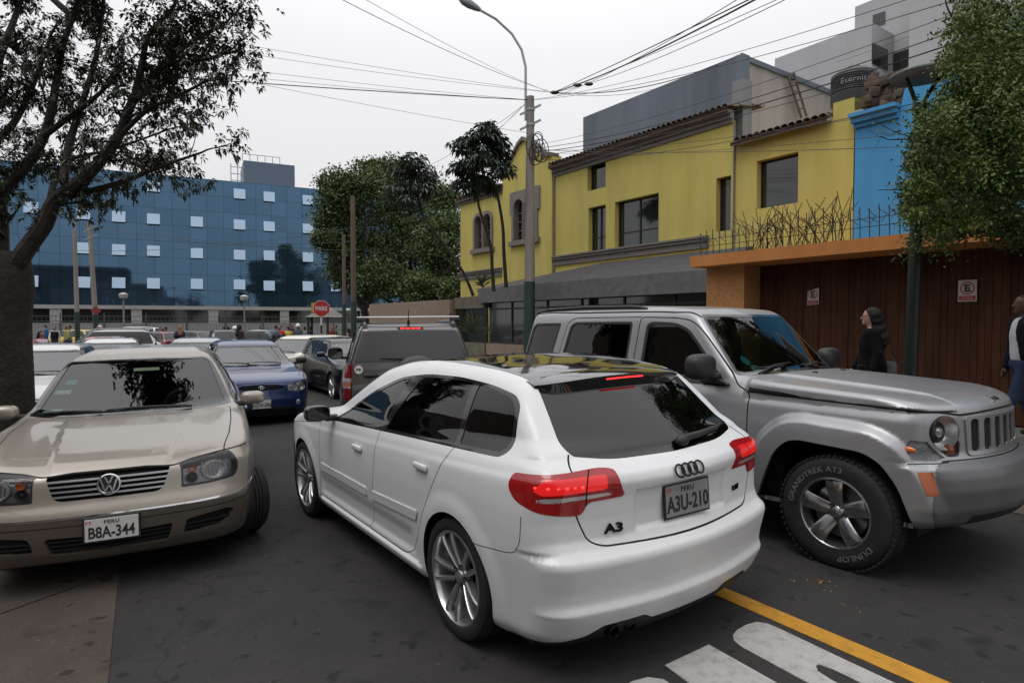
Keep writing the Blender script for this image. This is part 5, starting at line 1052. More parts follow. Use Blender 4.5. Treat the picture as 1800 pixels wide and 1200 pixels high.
    s.region('top', fillet(wsp, [0, .1, .05, .03, .02, .02, .1, 0]), 'windscreen', WC, only=['ws_border'])
    s.gap('top', [(1.46, .628), (1.2, .640), (0, .640), (-.8, .61)], .014, 'gap', lambda C, N: (C[:, 2] > 1.6) & (N[:, 2] > .2), only=['body'])
    # clamshell bonnet
    hood_s = [(2.035, 1.125), (2.3, 1.115), (2.8, 1.103), (3.1, 1.092), (3.30, 1.085)]
    s.region('side', fillet([(2.035, 1.155), (2.30, 1.142), (2.40, 1.130), (2.46, 1.107), (2.035, 1.118)], .01), 'gap', side(2.0, 2.6), only=['body'])
    s.gap('side', hood_s, .012, 'gap', side(2.02, 3.3), only=['body'])
    s.gap('ends', fillet([(.80, 1.085), (.69, 1.087), (.64, 1.085), (.50, 1.062), (0, 1.085), (-.50, 1.062), (-.64, 1.085), (-.69, 1.087), (-.80, 1.085)], [0, .02, .02, .03, .3, .03, .02, .02, 0], closed=False), .014, 'gap', lambda C, N: (C[:, 0] > 3.05) & (N[:, 0] > .3), only=['body'])
    s.region('end', [(-.1, 1.088), (.50, 1.066), (.64, 1.089), (.80, 1.089), (1.2, 1.089), (1.2, 1.6), (-.1, 1.6)], 'hood', lambda C, N: (C[:, 0] > 3.0) & ((N[:, 0] > .1) | (N[:, 2] > .4)), only=['body'])
    s.region('side', hood_s[::-1] + [(2.035, 1.5), (3.6, 1.5), (3.6, 1.08)], 'hood', lambda C, N: (C[:, 0] > 2.03) & (C[:, 2] > 1.07), only=['body'])
    # grille: seven tall slots between silver bars
    gr = fillet([(-.455, .815), (-.465, 1.05), (.465, 1.05), (.455, .815), (.42, .808), (-.42, .808)], .03)
    s.region('ends', gr, 'grille_frame', FC, only=['body'])
    for k in range(7):
        y = (-3 + k) * .128; wd = .038
        s.region('ends', fillet([(y - wd, .835), (y - wd, 1.035), (y + wd, 1.035), (y + wd, .835)], .028), 'slot', FC, only=['grille_frame'])
    # lamps
    s.region('end', circ(.615, .960, .105, 32), 'lamp_round', FC, only=['body', 'grille_frame'])
    s.region('end', fillet([(.505, .91), (.52, .815), (.61, .812), (.67, .87), (.61, .89)], .02), 'lamp_round', FC, only=['body', 'grille_frame'])
    s.region('end', fillet([(.490, 1.04), (.495, .805), (.62, .795), (.71, .87), (.745, .93), (.735, 1.055), (.60, 1.07)], .04), 'lamp_panel', FC, only=['body'])
    s.region(('wf', 3.37), fillet([(.74, .82), (.80, .905), (1.06, .915), (1.10, .865), (1.06, .80), (.84, .795)], .015), 'indicator', lambda C, N: (C[:, 0] > 2.9), only=['body'])
    s.region('side', fillet([(3.215, .60), (3.165, .735), (3.225, .735), (3.26, .60)], .008), 'marker', side(3.0), only=['body'])
    s.gap(('wf', 3.37), [(.75, .785), (1.10, .775)], .006, 'gap', lambda C, N: (C[:, 0] > 3.0) & (C[:, 2] > .6), only=['body'])
    s.region('end', [(-.1, .2), (.62, .2), (.55, .47), (-.1, .47)], 'valance', front(3.2))
    s.gap('ends', [(-1.0, .792), (1.0, .792)], .008, 'gap', lambda C, N: (C[:, 0] > 3.24) & (N[:, 2] < .95), only=['body'])
    s.region('end', [(-.1, .2), (1.0, .2), (1.0, .792), (-.1, .792)], 'bumper', lambda C, N: C[:, 0] > 3.24, only=['body'])
    s.region('side', afF, 'void', side()); s.region('side', afR, 'void', side(-1, 1)); s.drop('void')
    s.region('side', [(-2, .2), (4, .2), (4, .40), (-2, .40)], 'valance', side(.4, 2.2), only=['body'])
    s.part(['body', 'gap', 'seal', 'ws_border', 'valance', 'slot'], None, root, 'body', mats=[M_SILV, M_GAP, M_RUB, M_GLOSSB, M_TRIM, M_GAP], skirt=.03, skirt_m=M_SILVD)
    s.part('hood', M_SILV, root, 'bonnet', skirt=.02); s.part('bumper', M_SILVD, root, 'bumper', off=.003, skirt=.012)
    s.part('windscreen', G_WS, root, 'windscreen', off=-.004)
    s.part('grille_frame', M_GREYM, root, 'grille', off=.010, skirt=.035)
    for sgn in (1, -1):
        cs = (lambda q: lambda C, N: C[:, 1] * q > 0)(sgn)
        dA = s.part('door1', M_SILV, root, 'door', skirt=.014, cond=cs); dB = s.part('door2', M_SILV, root, 'door', skirt=.014, cond=cs)
        s.part('glass1', G_TINT, dA, 'window', off=-.008, cond=cs); s.part('glass2', G_DARK, dB, 'window', off=-.008, cond=cs); s.part('glass3', G_DARK, root, 'window', off=-.006, cond=cs)
        hl = s.part(['lamp_round'], G_LAMP, root, 'headlight', off=.006, cond=cs)
        s.part('lamp_panel', M_GREYM, hl, 'lamp_surround', off=.001, skirt=.01, cond=cs)
        p_, n_ = s.at('front', sgn * .615, .960); Mf = frame_at(p_ - n_ * .05, (1, sgn * .35, 0))
        b = MB(); b.lathe([(.108, .05), (.104, .045), (.09, .015), (.06, -.02), (.03, -.03), (0, -.032)], M=Mf.to_3x3(), c=Mf.translation, seg=32); b.lathe([(.03, -.03), (.03, .01), (.02, .02), (0, .022)], M=Mf.to_3x3(), c=Mf.translation, seg=16)
        b.build('reflector', M_REFL, hl, smooth=True)
        b = MB(); q_, m_ = s.at('front', sgn * .565, .85); b.ball(q_ - m_ * .03, .035, seg=14, rings=8); b.build('reflector', M_AMB, hl, smooth=True)
        s.part('lamp_round', M_LBLK, hl, 'lamp_bucket', off=-.06, cond=cs)
        ind = s.part('indicator', G_LAMP, root, 'indicator_light', off=.004, skirt=.02, cond=cs); s.part('indicator', mat('lens_backing', (.42, .42, .43), .35, .3, bump=.8, bscale=60), ind, 'reflector', off=-.012, cond=cs)
        a_, an_ = s.at('side', 3.10, .86, sgn); MB().ball(a_ - an_ * .004, (.05, .012, .02), seg=10, rings=6).build('bulb', M_AMB, ind, smooth=True)
        s.part('marker', mat('lens_amber_dim', (.30, .065, .008), .2, coat=.5), root, 'side_marker', off=.003, skirt=.01, cond=cs)
        mh = mirror_pair(root, 1.70, .80, 1.295, sgn, M_TRIM, sz=(.17, .28, .20))
        MB().prism(fillet([(1.60, 1.16), (1.60, 1.22), (1.70, 1.22), (1.86, 1.16)], .01), sgn * .79, sgn * .835, (0, 2, 1)).build('mirror_base', M_TRIM, mh)
        make_wheel('wheel', root, (FX, sgn * .875, WZ), .378, .226, .24, dict(n=5, w0=.040, w1=.058, dish=.03, hub=.075, mat='rim_polished', ph=.03), None, sgn, lettering=True)
        make_wheel('wheel', root, (0, sgn * .875, WZ), .378, .226, .24, dict(n=5, w0=.040, w1=.058, dish=.03, hub=.075, mat='rim_polished', ph=.3), None, sgn, lod=1)
        rb = MB(); rb.tube([(.85, sgn * .60, 1.762), (.70, sgn * .595, 1.778), (0, sgn * .59, 1.786), (-.55, sgn * .585, 1.770), (-.76, sgn * .58, 1.740)], [.012, .02, .020, .02, .012], 10); rb.build('roof_rail', M_TRIM, root, smooth=True)
        p_, n_ = s.at('side', .98, 1.03, sgn); h = MB(); h.ball(p_ + n_ * .018, (.10, .017, .022), seg=16, rings=8); h.build('door_handle', M_SILV, dA, smooth=True)
        p_, n_ = s.at('side', -.0, 1.03, sgn); h = MB(); h.ball(p_ + n_ * .018, (.10, .017, .022), seg=16, rings=8); h.build('door_handle', M_SILV, dB, smooth=True)
    # raised white tyre lettering on the near front wheel
    tyre_l = mat('tyre_lettering', (.15, .14, .13), .85)
    for txt, a0, dr in (('GRANDTREK AT3', 205, 1), ('DUNLOP', 25, 1)):
        V, F = text_mesh(txt, .052, .0015, 1.15, -.0004, 1.05); out = []
        for x, y, z in V:
            rr_ = .292 + y; a = R({'GRANDTREK AT3': 128, 'DUNLOP': -60}[txt]) - x / .292
            out.append((FX - rr_ * math.cos(a) * -1 * -1 if False else FX + rr_ * math.cos(a), -(.875 + .0095 + z), WZ + rr_ * math.sin(a)))
        t = mesh_obj('tyre_lettering', out, F, tyre_l, root)
    wp = MB()
    for y0, y1 in ((.05, .60), (-.62, -.05)):
        A, na = s.at('top', 1.99, y0); B, nb = s.at('top', 1.91, y1 * .96); Cc, nc = s.at('top', 1.93, (y0 + y1) / 2)
        wp2 = MB(); wp2.tube([A + Vector((0, 0, .02)), Cc + nc * .04, B + nb * .012], [.010, .008, .005], 8); wp2.tube([Cc + Vector((.0, -.22, .02)), Cc + Vector((-.02, .22, .018))], .007, 6); wp2.build('wiper', M_TRIM, root, smooth=True)
    for y in (.22, -.22):
        p_, n_ = s.at('top', 2.22, y); MB().ball(p_ + n_ * .005, (.022, .016, .010), seg=10, rings=6).build('washer_jet', M_TRIM, root, smooth=True)
    p_, n_ = s.at('top', 3.30, 0.0); writing('badge_lettering', 'Jeep', .07, frame_at(p_ + Vector(n_) * .004, n_, (-1, 0, .0)), M_CHR, root, .004, sx=1.1, bold=.001)
    interior(root, -.75, 2.0, .70, .6, 1.08, driver=1, dashx=1.83)
    rv = MB(); rv.ball((1.50, 0, 1.60), (.02, .12, .035), seg=14, rings=8); rv.tube([(1.50, 0, 1.62), (1.52, 0, 1.70)], .008); rv.build('rear_view_mirror', M_TRIM, root, smooth=True)
    for (y, z_, sx, sy, mm) in ((-.52, 1.33, .048, .05, mat('sticker_teal', (.03, .28, .30), .5)), (-.47, 1.27, .06, .035, mat('sticker_green', (.12, .30, .24), .5))):
        xx = 1.94 - (z_ - 1.262) * 1.0 - .07; st = MB().lathe([(0, .001), (sx, .001)], M=frame_at((0, 0, 0), (1, 0, 1)).to_3x3() @ Matrix.Diagonal((1, sy / sx, 1)), c=(xx, y, z_), seg=20); st.build('window_sticker', mm, root)
    underbody(root, -.8, 3.08, .72, .36, .95, [0, FX], .40)
    return root
# ------------------------------------------------------------------ beige saloon facing us on the left
M_BEIGE = mat('paint_beige', (.265, .235, .20), .38, .45, coat=.7, coatrough=.05, noise=.04, nscale=3, backdark=True)
M_BEIGD = mat('paint_beige_shaded', (.12, .10, .08), .40, .4, coat=.7, coatrough=.08, noise=.05, nscale=5, backdark=True)  # body beige darkened to paint in the shade on the lower bumper
def beige_saloon():
    root = empty('saloon_car', (-3.932, 6.955, -.055), R(-65.1), 'beige saloon facing the viewer with its front wheels turned, plate B8A-344', 'car', roll=R(1.05))
    FX = 2.513
    def front_mod(A, Z):
        g = -.010 * sstep((A - .345) / .03) * sstep((Z - .60) / .03) * 0
        return g
    def top_mod(X, A):
        yy = .30 + (3.35 - X) * .10
        return .014 * sstep((A - yy) / .035) * sstep((yy + .30 - A) / .2) * sstep((X - 2.1) / .2) * sstep((3.38 - X) / .08) * -1 + .006 * sstep((X - 2.1) / .2)
    def side_mod(X, Z): return .012 * sstep((Z - .50) / .012) * sstep((.60 - Z) / .012) * sstep((X - .35) / .02) * sstep((2.1 - X) / .02)
    c = dict(top=[(3.40, .66), (3.36, .745), (3.30, .785), (3.1, .835), (2.8, .88), (2.5, .915), (2.2, .945), (2.08, .955), (2.02, .968), (1.42, 1.350), (1.25, 1.412), (1.0, 1.445), (.6, 1.462), (.2, 1.440), (-.05, 1.405), (-.20, 1.345), (-.62, 1.085), (-.72, 1.055), (-.95, 1.03), (-1.05, .95), (-1.3, .6)],
             half=[(.12, .76), (.2, .815), (.3, .84), (.42, .858), (.55, .867), (.70, .866), (.82, .852), (.90, .828), (.94, .800), (1.0, .775), (1.1, .735), (1.2, .685), (1.3, .625), (1.37, .565), (1.42, .49), (1.5, .38)],
             front=[(.08, 3.10), (.15, 3.24), (.20, 3.33), (.28, 3.385), (.36, 3.405), (.46, 3.418), (.50, 3.422), (.535, 3.41), (.58, 3.385), (.64, 3.37), (.74, 3.35), (.8, 3.28)],
             rear=[(.1, -.8), (.3, -.97), (.55, -.99), (.62, -.95), (.95, -.96), (1.05, -.90)],
             planlo=[(3.42, .13), (3.3, .082), (3.1, .042), (2.9, .018), (2.5, .0), (0, 0), (-.5, .015), (-.8, .06), (-1, .12)], planhi=[(2.1, .05), (1.6, .03), (1.2, .01), (.6, 0), (0, .01), (-.4, .05), (-.8, .10)],
             belt=[(-1, .96), (1, .935), (2, .915), (3, .9)], bottom=[(-1, .22), (0, .19), (2.6, .17), (3.3, .18)], wheels=[(0, .305, .33, .010), (FX, .305, .33, .010)],
             kt=.055, kf=.17, kr=.14, bowf=.16, bowr=.15, bowglass=.20, xmid=.6, crown=.045, top_mod=top_mod, side_mod=side_mod, st=.022)
    s = Shell(car_field(c), (-1.1, -.96, .05), (3.5, .96, 1.50), .021)
    FC = front(2.85)
    # glass
    WB = lambda C, N: (C[:, 0] > 1.1) & (C[:, 0] < 2.2) & (C[:, 2] > .88) & (N[:, 2] > .15) & (N[:, 0] > .1)
    s.region('top', fillet([(2.125, -.1), (2.10, .35), (2.02, .60), (1.935, .725), (1.80, .715), (1.36, .575), (1.31, .535), (1.375, .3), (1.395, -.1)], [0, .1, .06, .03, .03, .03, .03, .1, 0]), 'ws_border', WB)
    s.region('top', fillet([(2.075, -.1), (2.05, .35), (1.975, .58), (1.895, .68), (1.38, .545), (1.355, .51), (1.41, .3), (1.43, -.1)], [0, .1, .06, .03, .02, .02, .1, 0]), 'windscreen', WB, only=['ws_border'])
    s.region('top', fillet([(-.15, -.1), (-.12, .45), (-.2, .52), (-.55, .60), (-.62, .4), (-.66, -.1)], .04), 'rear_glass', lambda C, N: (C[:, 0] < 0) & (N[:, 2] > .2) & (C[:, 2] > 1.05))
    s.region('side', fillet([(1.86, .945), (1.68, 1.03), (1.36, 1.225), (1.10, 1.325), (.8, 1.352), (.2, 1.345), (-.12, 1.26), (-.42, 1.06), (-.40, .985), (.5, .96)], [.02, .1, .1, .08, .1, .1, .08, .05, .04, .2]), 'seal', side(-.8, 2))
    s.region('side', fillet([(1.76, .975), (1.63, 1.04), (1.33, 1.215), (1.08, 1.305), (.83, 1.325), (.80, .975)], [.02, .1, .1, .06, .02, .02]), 'glass1', side(), only=['seal'])
    s.region('side', fillet([(.74, .978), (.77, 1.325), (.2, 1.318), (-.05, 1.245), (-.10, .99)], .03), 'glass2', side(), only=['seal'])
    s.gap('side', fillet([(2.02, .93), (2.05, .60), (2.08, .22), (.84, .22), (.80, .96)], [0, .1, .05, .05, 0], closed=False), .006, 'gap', side(), only=['body'])
    s.gap('side', fillet([(.84, .22), (.40, .24), (.25, .45), (.05, .75), (-.10, .98)], .06, closed=False), .006, 'gap', side(), only=['body'])
    s.region('side', [(2.02, .93), (2.05, .60), (2.08, .22), (.84, .22), (.80, .96)], 'door1', side(), only=['body']); s.region('side', [(.80, .96), (.84, .22), (.40, .24), (.25, .45), (.05, .75), (-.10, .98)], 'door2', side(), only=['body'])
    # bonnet outline: along the wing tops, behind the lamps and down round the grille
    hoodtop = [(2.10, -.1), (2.085, .40), (2.03, .665), (2.02, .715), (2.5, .715), (2.9, .695), (3.12, .665), (3.6, .62), (3.6, -.1)]
    s.gap('top', hoodtop[2:7] + [(3.25, .652)], .008, 'gap', lambda C, N: (N[:, 2] > .25) & (C[:, 2] > .70) & (C[:, 0] > 2), only=['body', 'ws_border'])
    lamp = fillet([(.415, .600), (.448, .752), (.62, .774), (.765, .784), (.875, .788), (.88, .672), (.83, .622), (.60, .602)], [.012, .012, .1, .02, .02, .06, .05, .1])
    hl = lambda C, N: (C[:, 0] > 2.75) & (N[:, 0] > .02) & (N[:, 2] < .93)
    s.region(('wf', 3.37), lamp, 'lamp_frame', hl, only=['body', 'gap'])
    s.region(('wf', 3.37), fillet([(.430, .614), (.458, .739), (.63, .760), (.765, .770), (.860, .773), (.862, .682), (.82, .636), (.60, .617)], [.012, .012, .1, .02, .02, .05, .05, .1]), 'headlight', hl, only=['lamp_frame'])
    grl = fillet([(-.335, .742), (-.295, .615), (-.26, .597), (.26, .597), (.295, .615), (.335, .742), (.2, .757), (-.2, .757)], [.015, .03, .03, .03, .03, .015, .1, .1])
    s.gap('ends', fillet([(.80, .802), (.62, .789), (.455, .766), (.36, .744), (.335, .744), (.2, .755), (-.2, .755), (-.335, .744), (-.36, .744), (-.455, .766), (-.62, .789), (-.80, .802)], .02, closed=False), .008, 'gap', lambda C, N: (C[:, 0] > 3.0) & (N[:, 0] > .2), only=['body'])
    s.region('ends', grl, 'grille', FC, only=['body'])
    for k in range(4):
        z = .623 + k * .030; s.gap('ends', [(-.5, z), (.5, z)], .0115, 'slat', FC, only=['grille'])
    s.region('end', [(-.1, .755), (.36, .743), (.42, .765), (.62, .793), (.9, .806), (.9, 1.2), (-.1, 1.2)], 'hood', lambda C, N: (C[:, 0] > 3.05) & (N[:, 2] > .1), only=['body'])
    s.region('top', hoodtop, 'hood', lambda C, N: (C[:, 0] < 3.15) & (N[:, 2] > .4) & (C[:, 2] > .75), only=['body'])
    # chrome strip, bumper seam, lower openings
    s.gap(('wf', 3.42), [(-.1, .500), (.5, .503), (1.25, .532)], .012, 'strip', lambda C, N: (C[:, 0] > 2.9), only=['body'])
    s.gap(('wf', 3.42), [(-.1, .448), (.5, .452), (1.3, .475)], .006, 'gap', lambda C, N: (C[:, 0] > 2.95), only=['body'])
    s.gap('side', fillet([(3.02, .70), (2.98, .615), (2.86, .60), (2.83, .55)], .02, closed=False), .005, 'gap', side(2.7), only=['body'])
    s.region('end', fillet([(-.1, .265), (.31, .27), (.345, .385), (-.1, .365)], .02), 'intake', FC, only=['body'])
    s.region('end', fillet([(.40, .30), (.425, .395), (.66, .425), (.715, .405), (.68, .355), (.60, .315)], .025), 'fog', FC, only=['body'])
    for k in range(3):
        z = .293 + k * .028; s.gap('end', [(-.1, z), (.9, z + .018)], .008, 'intake_slat', FC, only=['intake', 'fog'])
    s.region('end', [(-.1, .0), (.85, .0), (.78, .215), (.5, .205), (-.1, .20)], 'valance', front(2.9), only=['body'])
    for cx in (0, FX): s.region('side', circ(cx, .305, .335), 'void', side())
    s.drop('void')
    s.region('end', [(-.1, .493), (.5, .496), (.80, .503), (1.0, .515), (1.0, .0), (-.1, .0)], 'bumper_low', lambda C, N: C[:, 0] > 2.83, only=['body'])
    s.part(['body', 'gap', 'seal', 'ws_border', 'valance'], None, root, 'body', mats=[M_BEIGE, M_GAP, M_RUB, M_GLOSSB, M_TRIM], skirt=.02, skirt_m=M_GAP)
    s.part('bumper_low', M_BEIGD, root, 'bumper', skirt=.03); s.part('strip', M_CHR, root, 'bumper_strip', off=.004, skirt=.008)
    s.part('hood', M_BEIGE, root, 'bonnet', skirt=.02); s.part('windscreen', G_WS, root, 'windscreen', off=-.004); s.part('rear_glass', G_TINT, root, 'rear_window')
    gr_ = s.part('grille', M_GAP, root, 'grille', off=-.03); s.part('slat', M_GREYM, gr_, 'grille_slats', off=.002, skirt=.028)
    it = s.part(['intake', 'fog'], M_GAP, root, 'air_intake', off=-.025); s.part('intake_slat', M_TRIM, it, 'intake_slats', skirt=.02, off=-.003)
    for sgn in (1, -1):
        cs = (lambda q: lambda C, N: C[:, 1] * q > 0)(sgn)
        dA = s.part('door1', M_BEIGE, root, 'door', skirt=.014, cond=cs); dB = s.part('door2', M_BEIGE, root, 'door', skirt=.014, cond=cs)
        s.part('glass1', G_TINT, dA, 'window', off=-.005, cond=cs); s.part('glass2', G_TINT, dB, 'window', off=-.005, cond=cs)
        h = s.part('headlight', G_LAMP, root, 'headlight', cond=cs); s.part('lamp_frame', M_LBLK, h, 'lamp_frame', off=-.001, skirt=.05, cond=cs); s.part('headlight', mat('lamp_inner_grey', (.24, .24, .25), .35, .6), h, 'lamp_bucket', off=-.05, cond=cs)
        def bowl(y, z, r, m, sy=1., dp=.028):
            p_, n_ = s.at('front', sgn * y, z); Mf = frame_at(p_ - n_ * dp, (1, sgn * .15, 0)); b = MB()
            b.lathe([(r, .012), (r * .97, .006), (r * .8, -.012), (r * .4, -.026), (0, -.03)], M=Mf.to_3x3() @ Matrix.Diagonal((sy, 1, 1)), c=Mf.translation, seg=28); b.build('reflector', m, h, smooth=True)
        bowl(.465, .722, .028, M_AMB); bowl(.462, .655, .036, M_REFL); bowl(.60, .695, .070, M_REFL, 1.2)
        p_, n_ = s.at('front', sgn * .462, .655); MB().ball(p_ - n_ * .03, .024, seg=14, rings=8).build('bulb', M_LBLK, h, smooth=True)
        b = MB()
        for q in range(6): p_, n_ = s.at('front', sgn * (.53 + q * .022), .695); b.box(p_ - n_ * .012, (.006, .006, .10), M=Matrix.Rotation(R(8 * sgn), 3, 'X'))
        b.build('lens_ribs', M_REFL, h)
        mirror_pair(root, 1.83, .755, .995, sgn, M_BEIGE, sz=(.13, .20, .115))
        p_, n_ = s.at('side', .98, .80, sgn); hb = MB(); hb.ball(p_ + n_ * .016, (.09, .016, .018), seg=14, rings=8); hb.build('door_handle', M_BEIGE, dA, smooth=True)
        make_wheel('wheel', root, (FX + (.03 if sgn > 0 else 0), sgn * .850, .305), .31, .195, .20, dict(n=5, w0=.03, w1=.04, dish=.02, hub=.07, mat='rim_silver'), None, sgn, steer=24)
        make_wheel('wheel', root, (0, sgn * .85, .305), .31, .195, .20, dict(n=5, w0=.03, w1=.04, dish=.02, hub=.07, mat='rim_silver'), None, sgn, lod=1)
    # round badge
    p_, n_ = s.at('front', 0, .672); Mf = frame_at(p_ + n_ * .018, (1, 0, .12)); M3 = Mf.to_3x3()
    bd = MB(); bd.lathe([(.0, -.012), (.062, -.012), (.062, -.002)], M=M3, c=Mf.translation, seg=40); eb = bd.build('badge', mat('badge_black', (.02, .02, .022), .3), root, smooth=True)
    ch = MB(); ch.lathe([(.066, -.012), (.066, .001), (.062, .006), (.056, .006), (.052, .001), (.052, -.010)], M=M3, c=Mf.translation, seg=48)
    def stroke(a, b, w=.0095):
        a, b = Vector(a), Vector(b); d = (b - a).normalized(); q = Vector((-d.y, d.x)) * w / 2; P = [a + q, b + q, b - q, a - q]
        ch.add([Mf @ Vector((p.x, p.y, z)) for z in (-.008, .004) for p in P], [(4, 5, 6, 7), (0, 1, 5, 4), (1, 2, 6, 5), (2, 3, 7, 6), (3, 0, 4, 7)])
    stroke((-.021, .048), (-.002, .006)); stroke((.021, .048), (.002, .006)); stroke((-.043, .031), (-.020, -.043)); stroke((.043, .031), (.020, -.043)); stroke((-.020, -.043), (-.002, -.004)); stroke((.020, -.043), (.002, -.004))
    ch.build('badge_letters', M_CHR, eb, smooth=False)
    p_, n_ = s.at('front', 0, .39); plate(root, frame_at((3.435, .015, .415), (1, 0, .06)), 'B8A-344', .088, .285, .135)
    # wipers
    for y0, y1, x0 in ((.42, -.20, 2.05), (-.22, -.66, 2.05)):
        P = []
        for i in range(7):
            y = y0 + (y1 - y0) * i / 6; p_, n_ = s.at('top', x0 + .02 - .03 * i / 6 - .16 * y * y - .02, y); P.append(p_ + n_ * (.016 + .012 * math.sin(math.pi * i / 6)))
        MB().tube(P, [.012, .012, .010, .009, .008, .006, .004], 8).build('wiper', M_TRIM, root, smooth=True)
    interior(root, -.55, 1.95, .70, .35, .93, driver=1, dashx=1.78, seat=(.06, .055, .05))
    rv = MB(); rv.ball((1.34, 0, 1.265), (.02, .12, .033), seg=14, rings=8); rv.tube([(1.34, 0, 1.28), (1.40, 0, 1.33)], .008); rv.build('rear_view_mirror', M_TRIM, root, smooth=True)
    def onws(y, z, o=-.012):
        best = None
        x = 2.02 - (z - .98) * (1.42 - 2.02) / (.98 - 1.335) * 1 - .2 * y * y; p_, n_ = s.at('top', x, y); return p_ + n_ * o, n_
    for nm, y, z, w, h_, mm in (('window_sticker', -.50, 1.205, .085, .06, mat('sticker_teal', (.03, .28, .30), .5)), ('window_sticker', -.545, 1.14, .12, .05, mat('sticker_mint', (.30, .42, .40), .5)), ('window_sticker', -.585, 1.015, .13, .06, mat('sticker_mint', (.30, .42, .40), .5)), ('dash_card', .05, 1.27, .20, .045, mat('card_yellow', (.55, .60, .42), .6))):
        p_, n_ = onws(y, z); Mx = frame_at(p_, n_); MB().rbox((0, 0, 0), (w, h_, .002), .012).build(nm, mm, root, M=Mx)
    an = MB(); an.tube([(-.02, 0, 1.43), (-.03, 0, 1.455)], [.02, .012], 10); an.tube([(-.03, 0, 1.45), (-.07, 0, 1.56)], [.006, .004], 8); an.build('antenna', M_TRIM, root, smooth=True)
    underbody(root, -.8, 3.1, .75, .19, .62, [0, FX], .335)
    return root
M_REDD2 = mat('lens_red_deep', (.17, .006, .008), .15, coat=.6); M_AMB2 = mat('lens_amber_pale', (.36, .12, .06), .2, coat=.6)
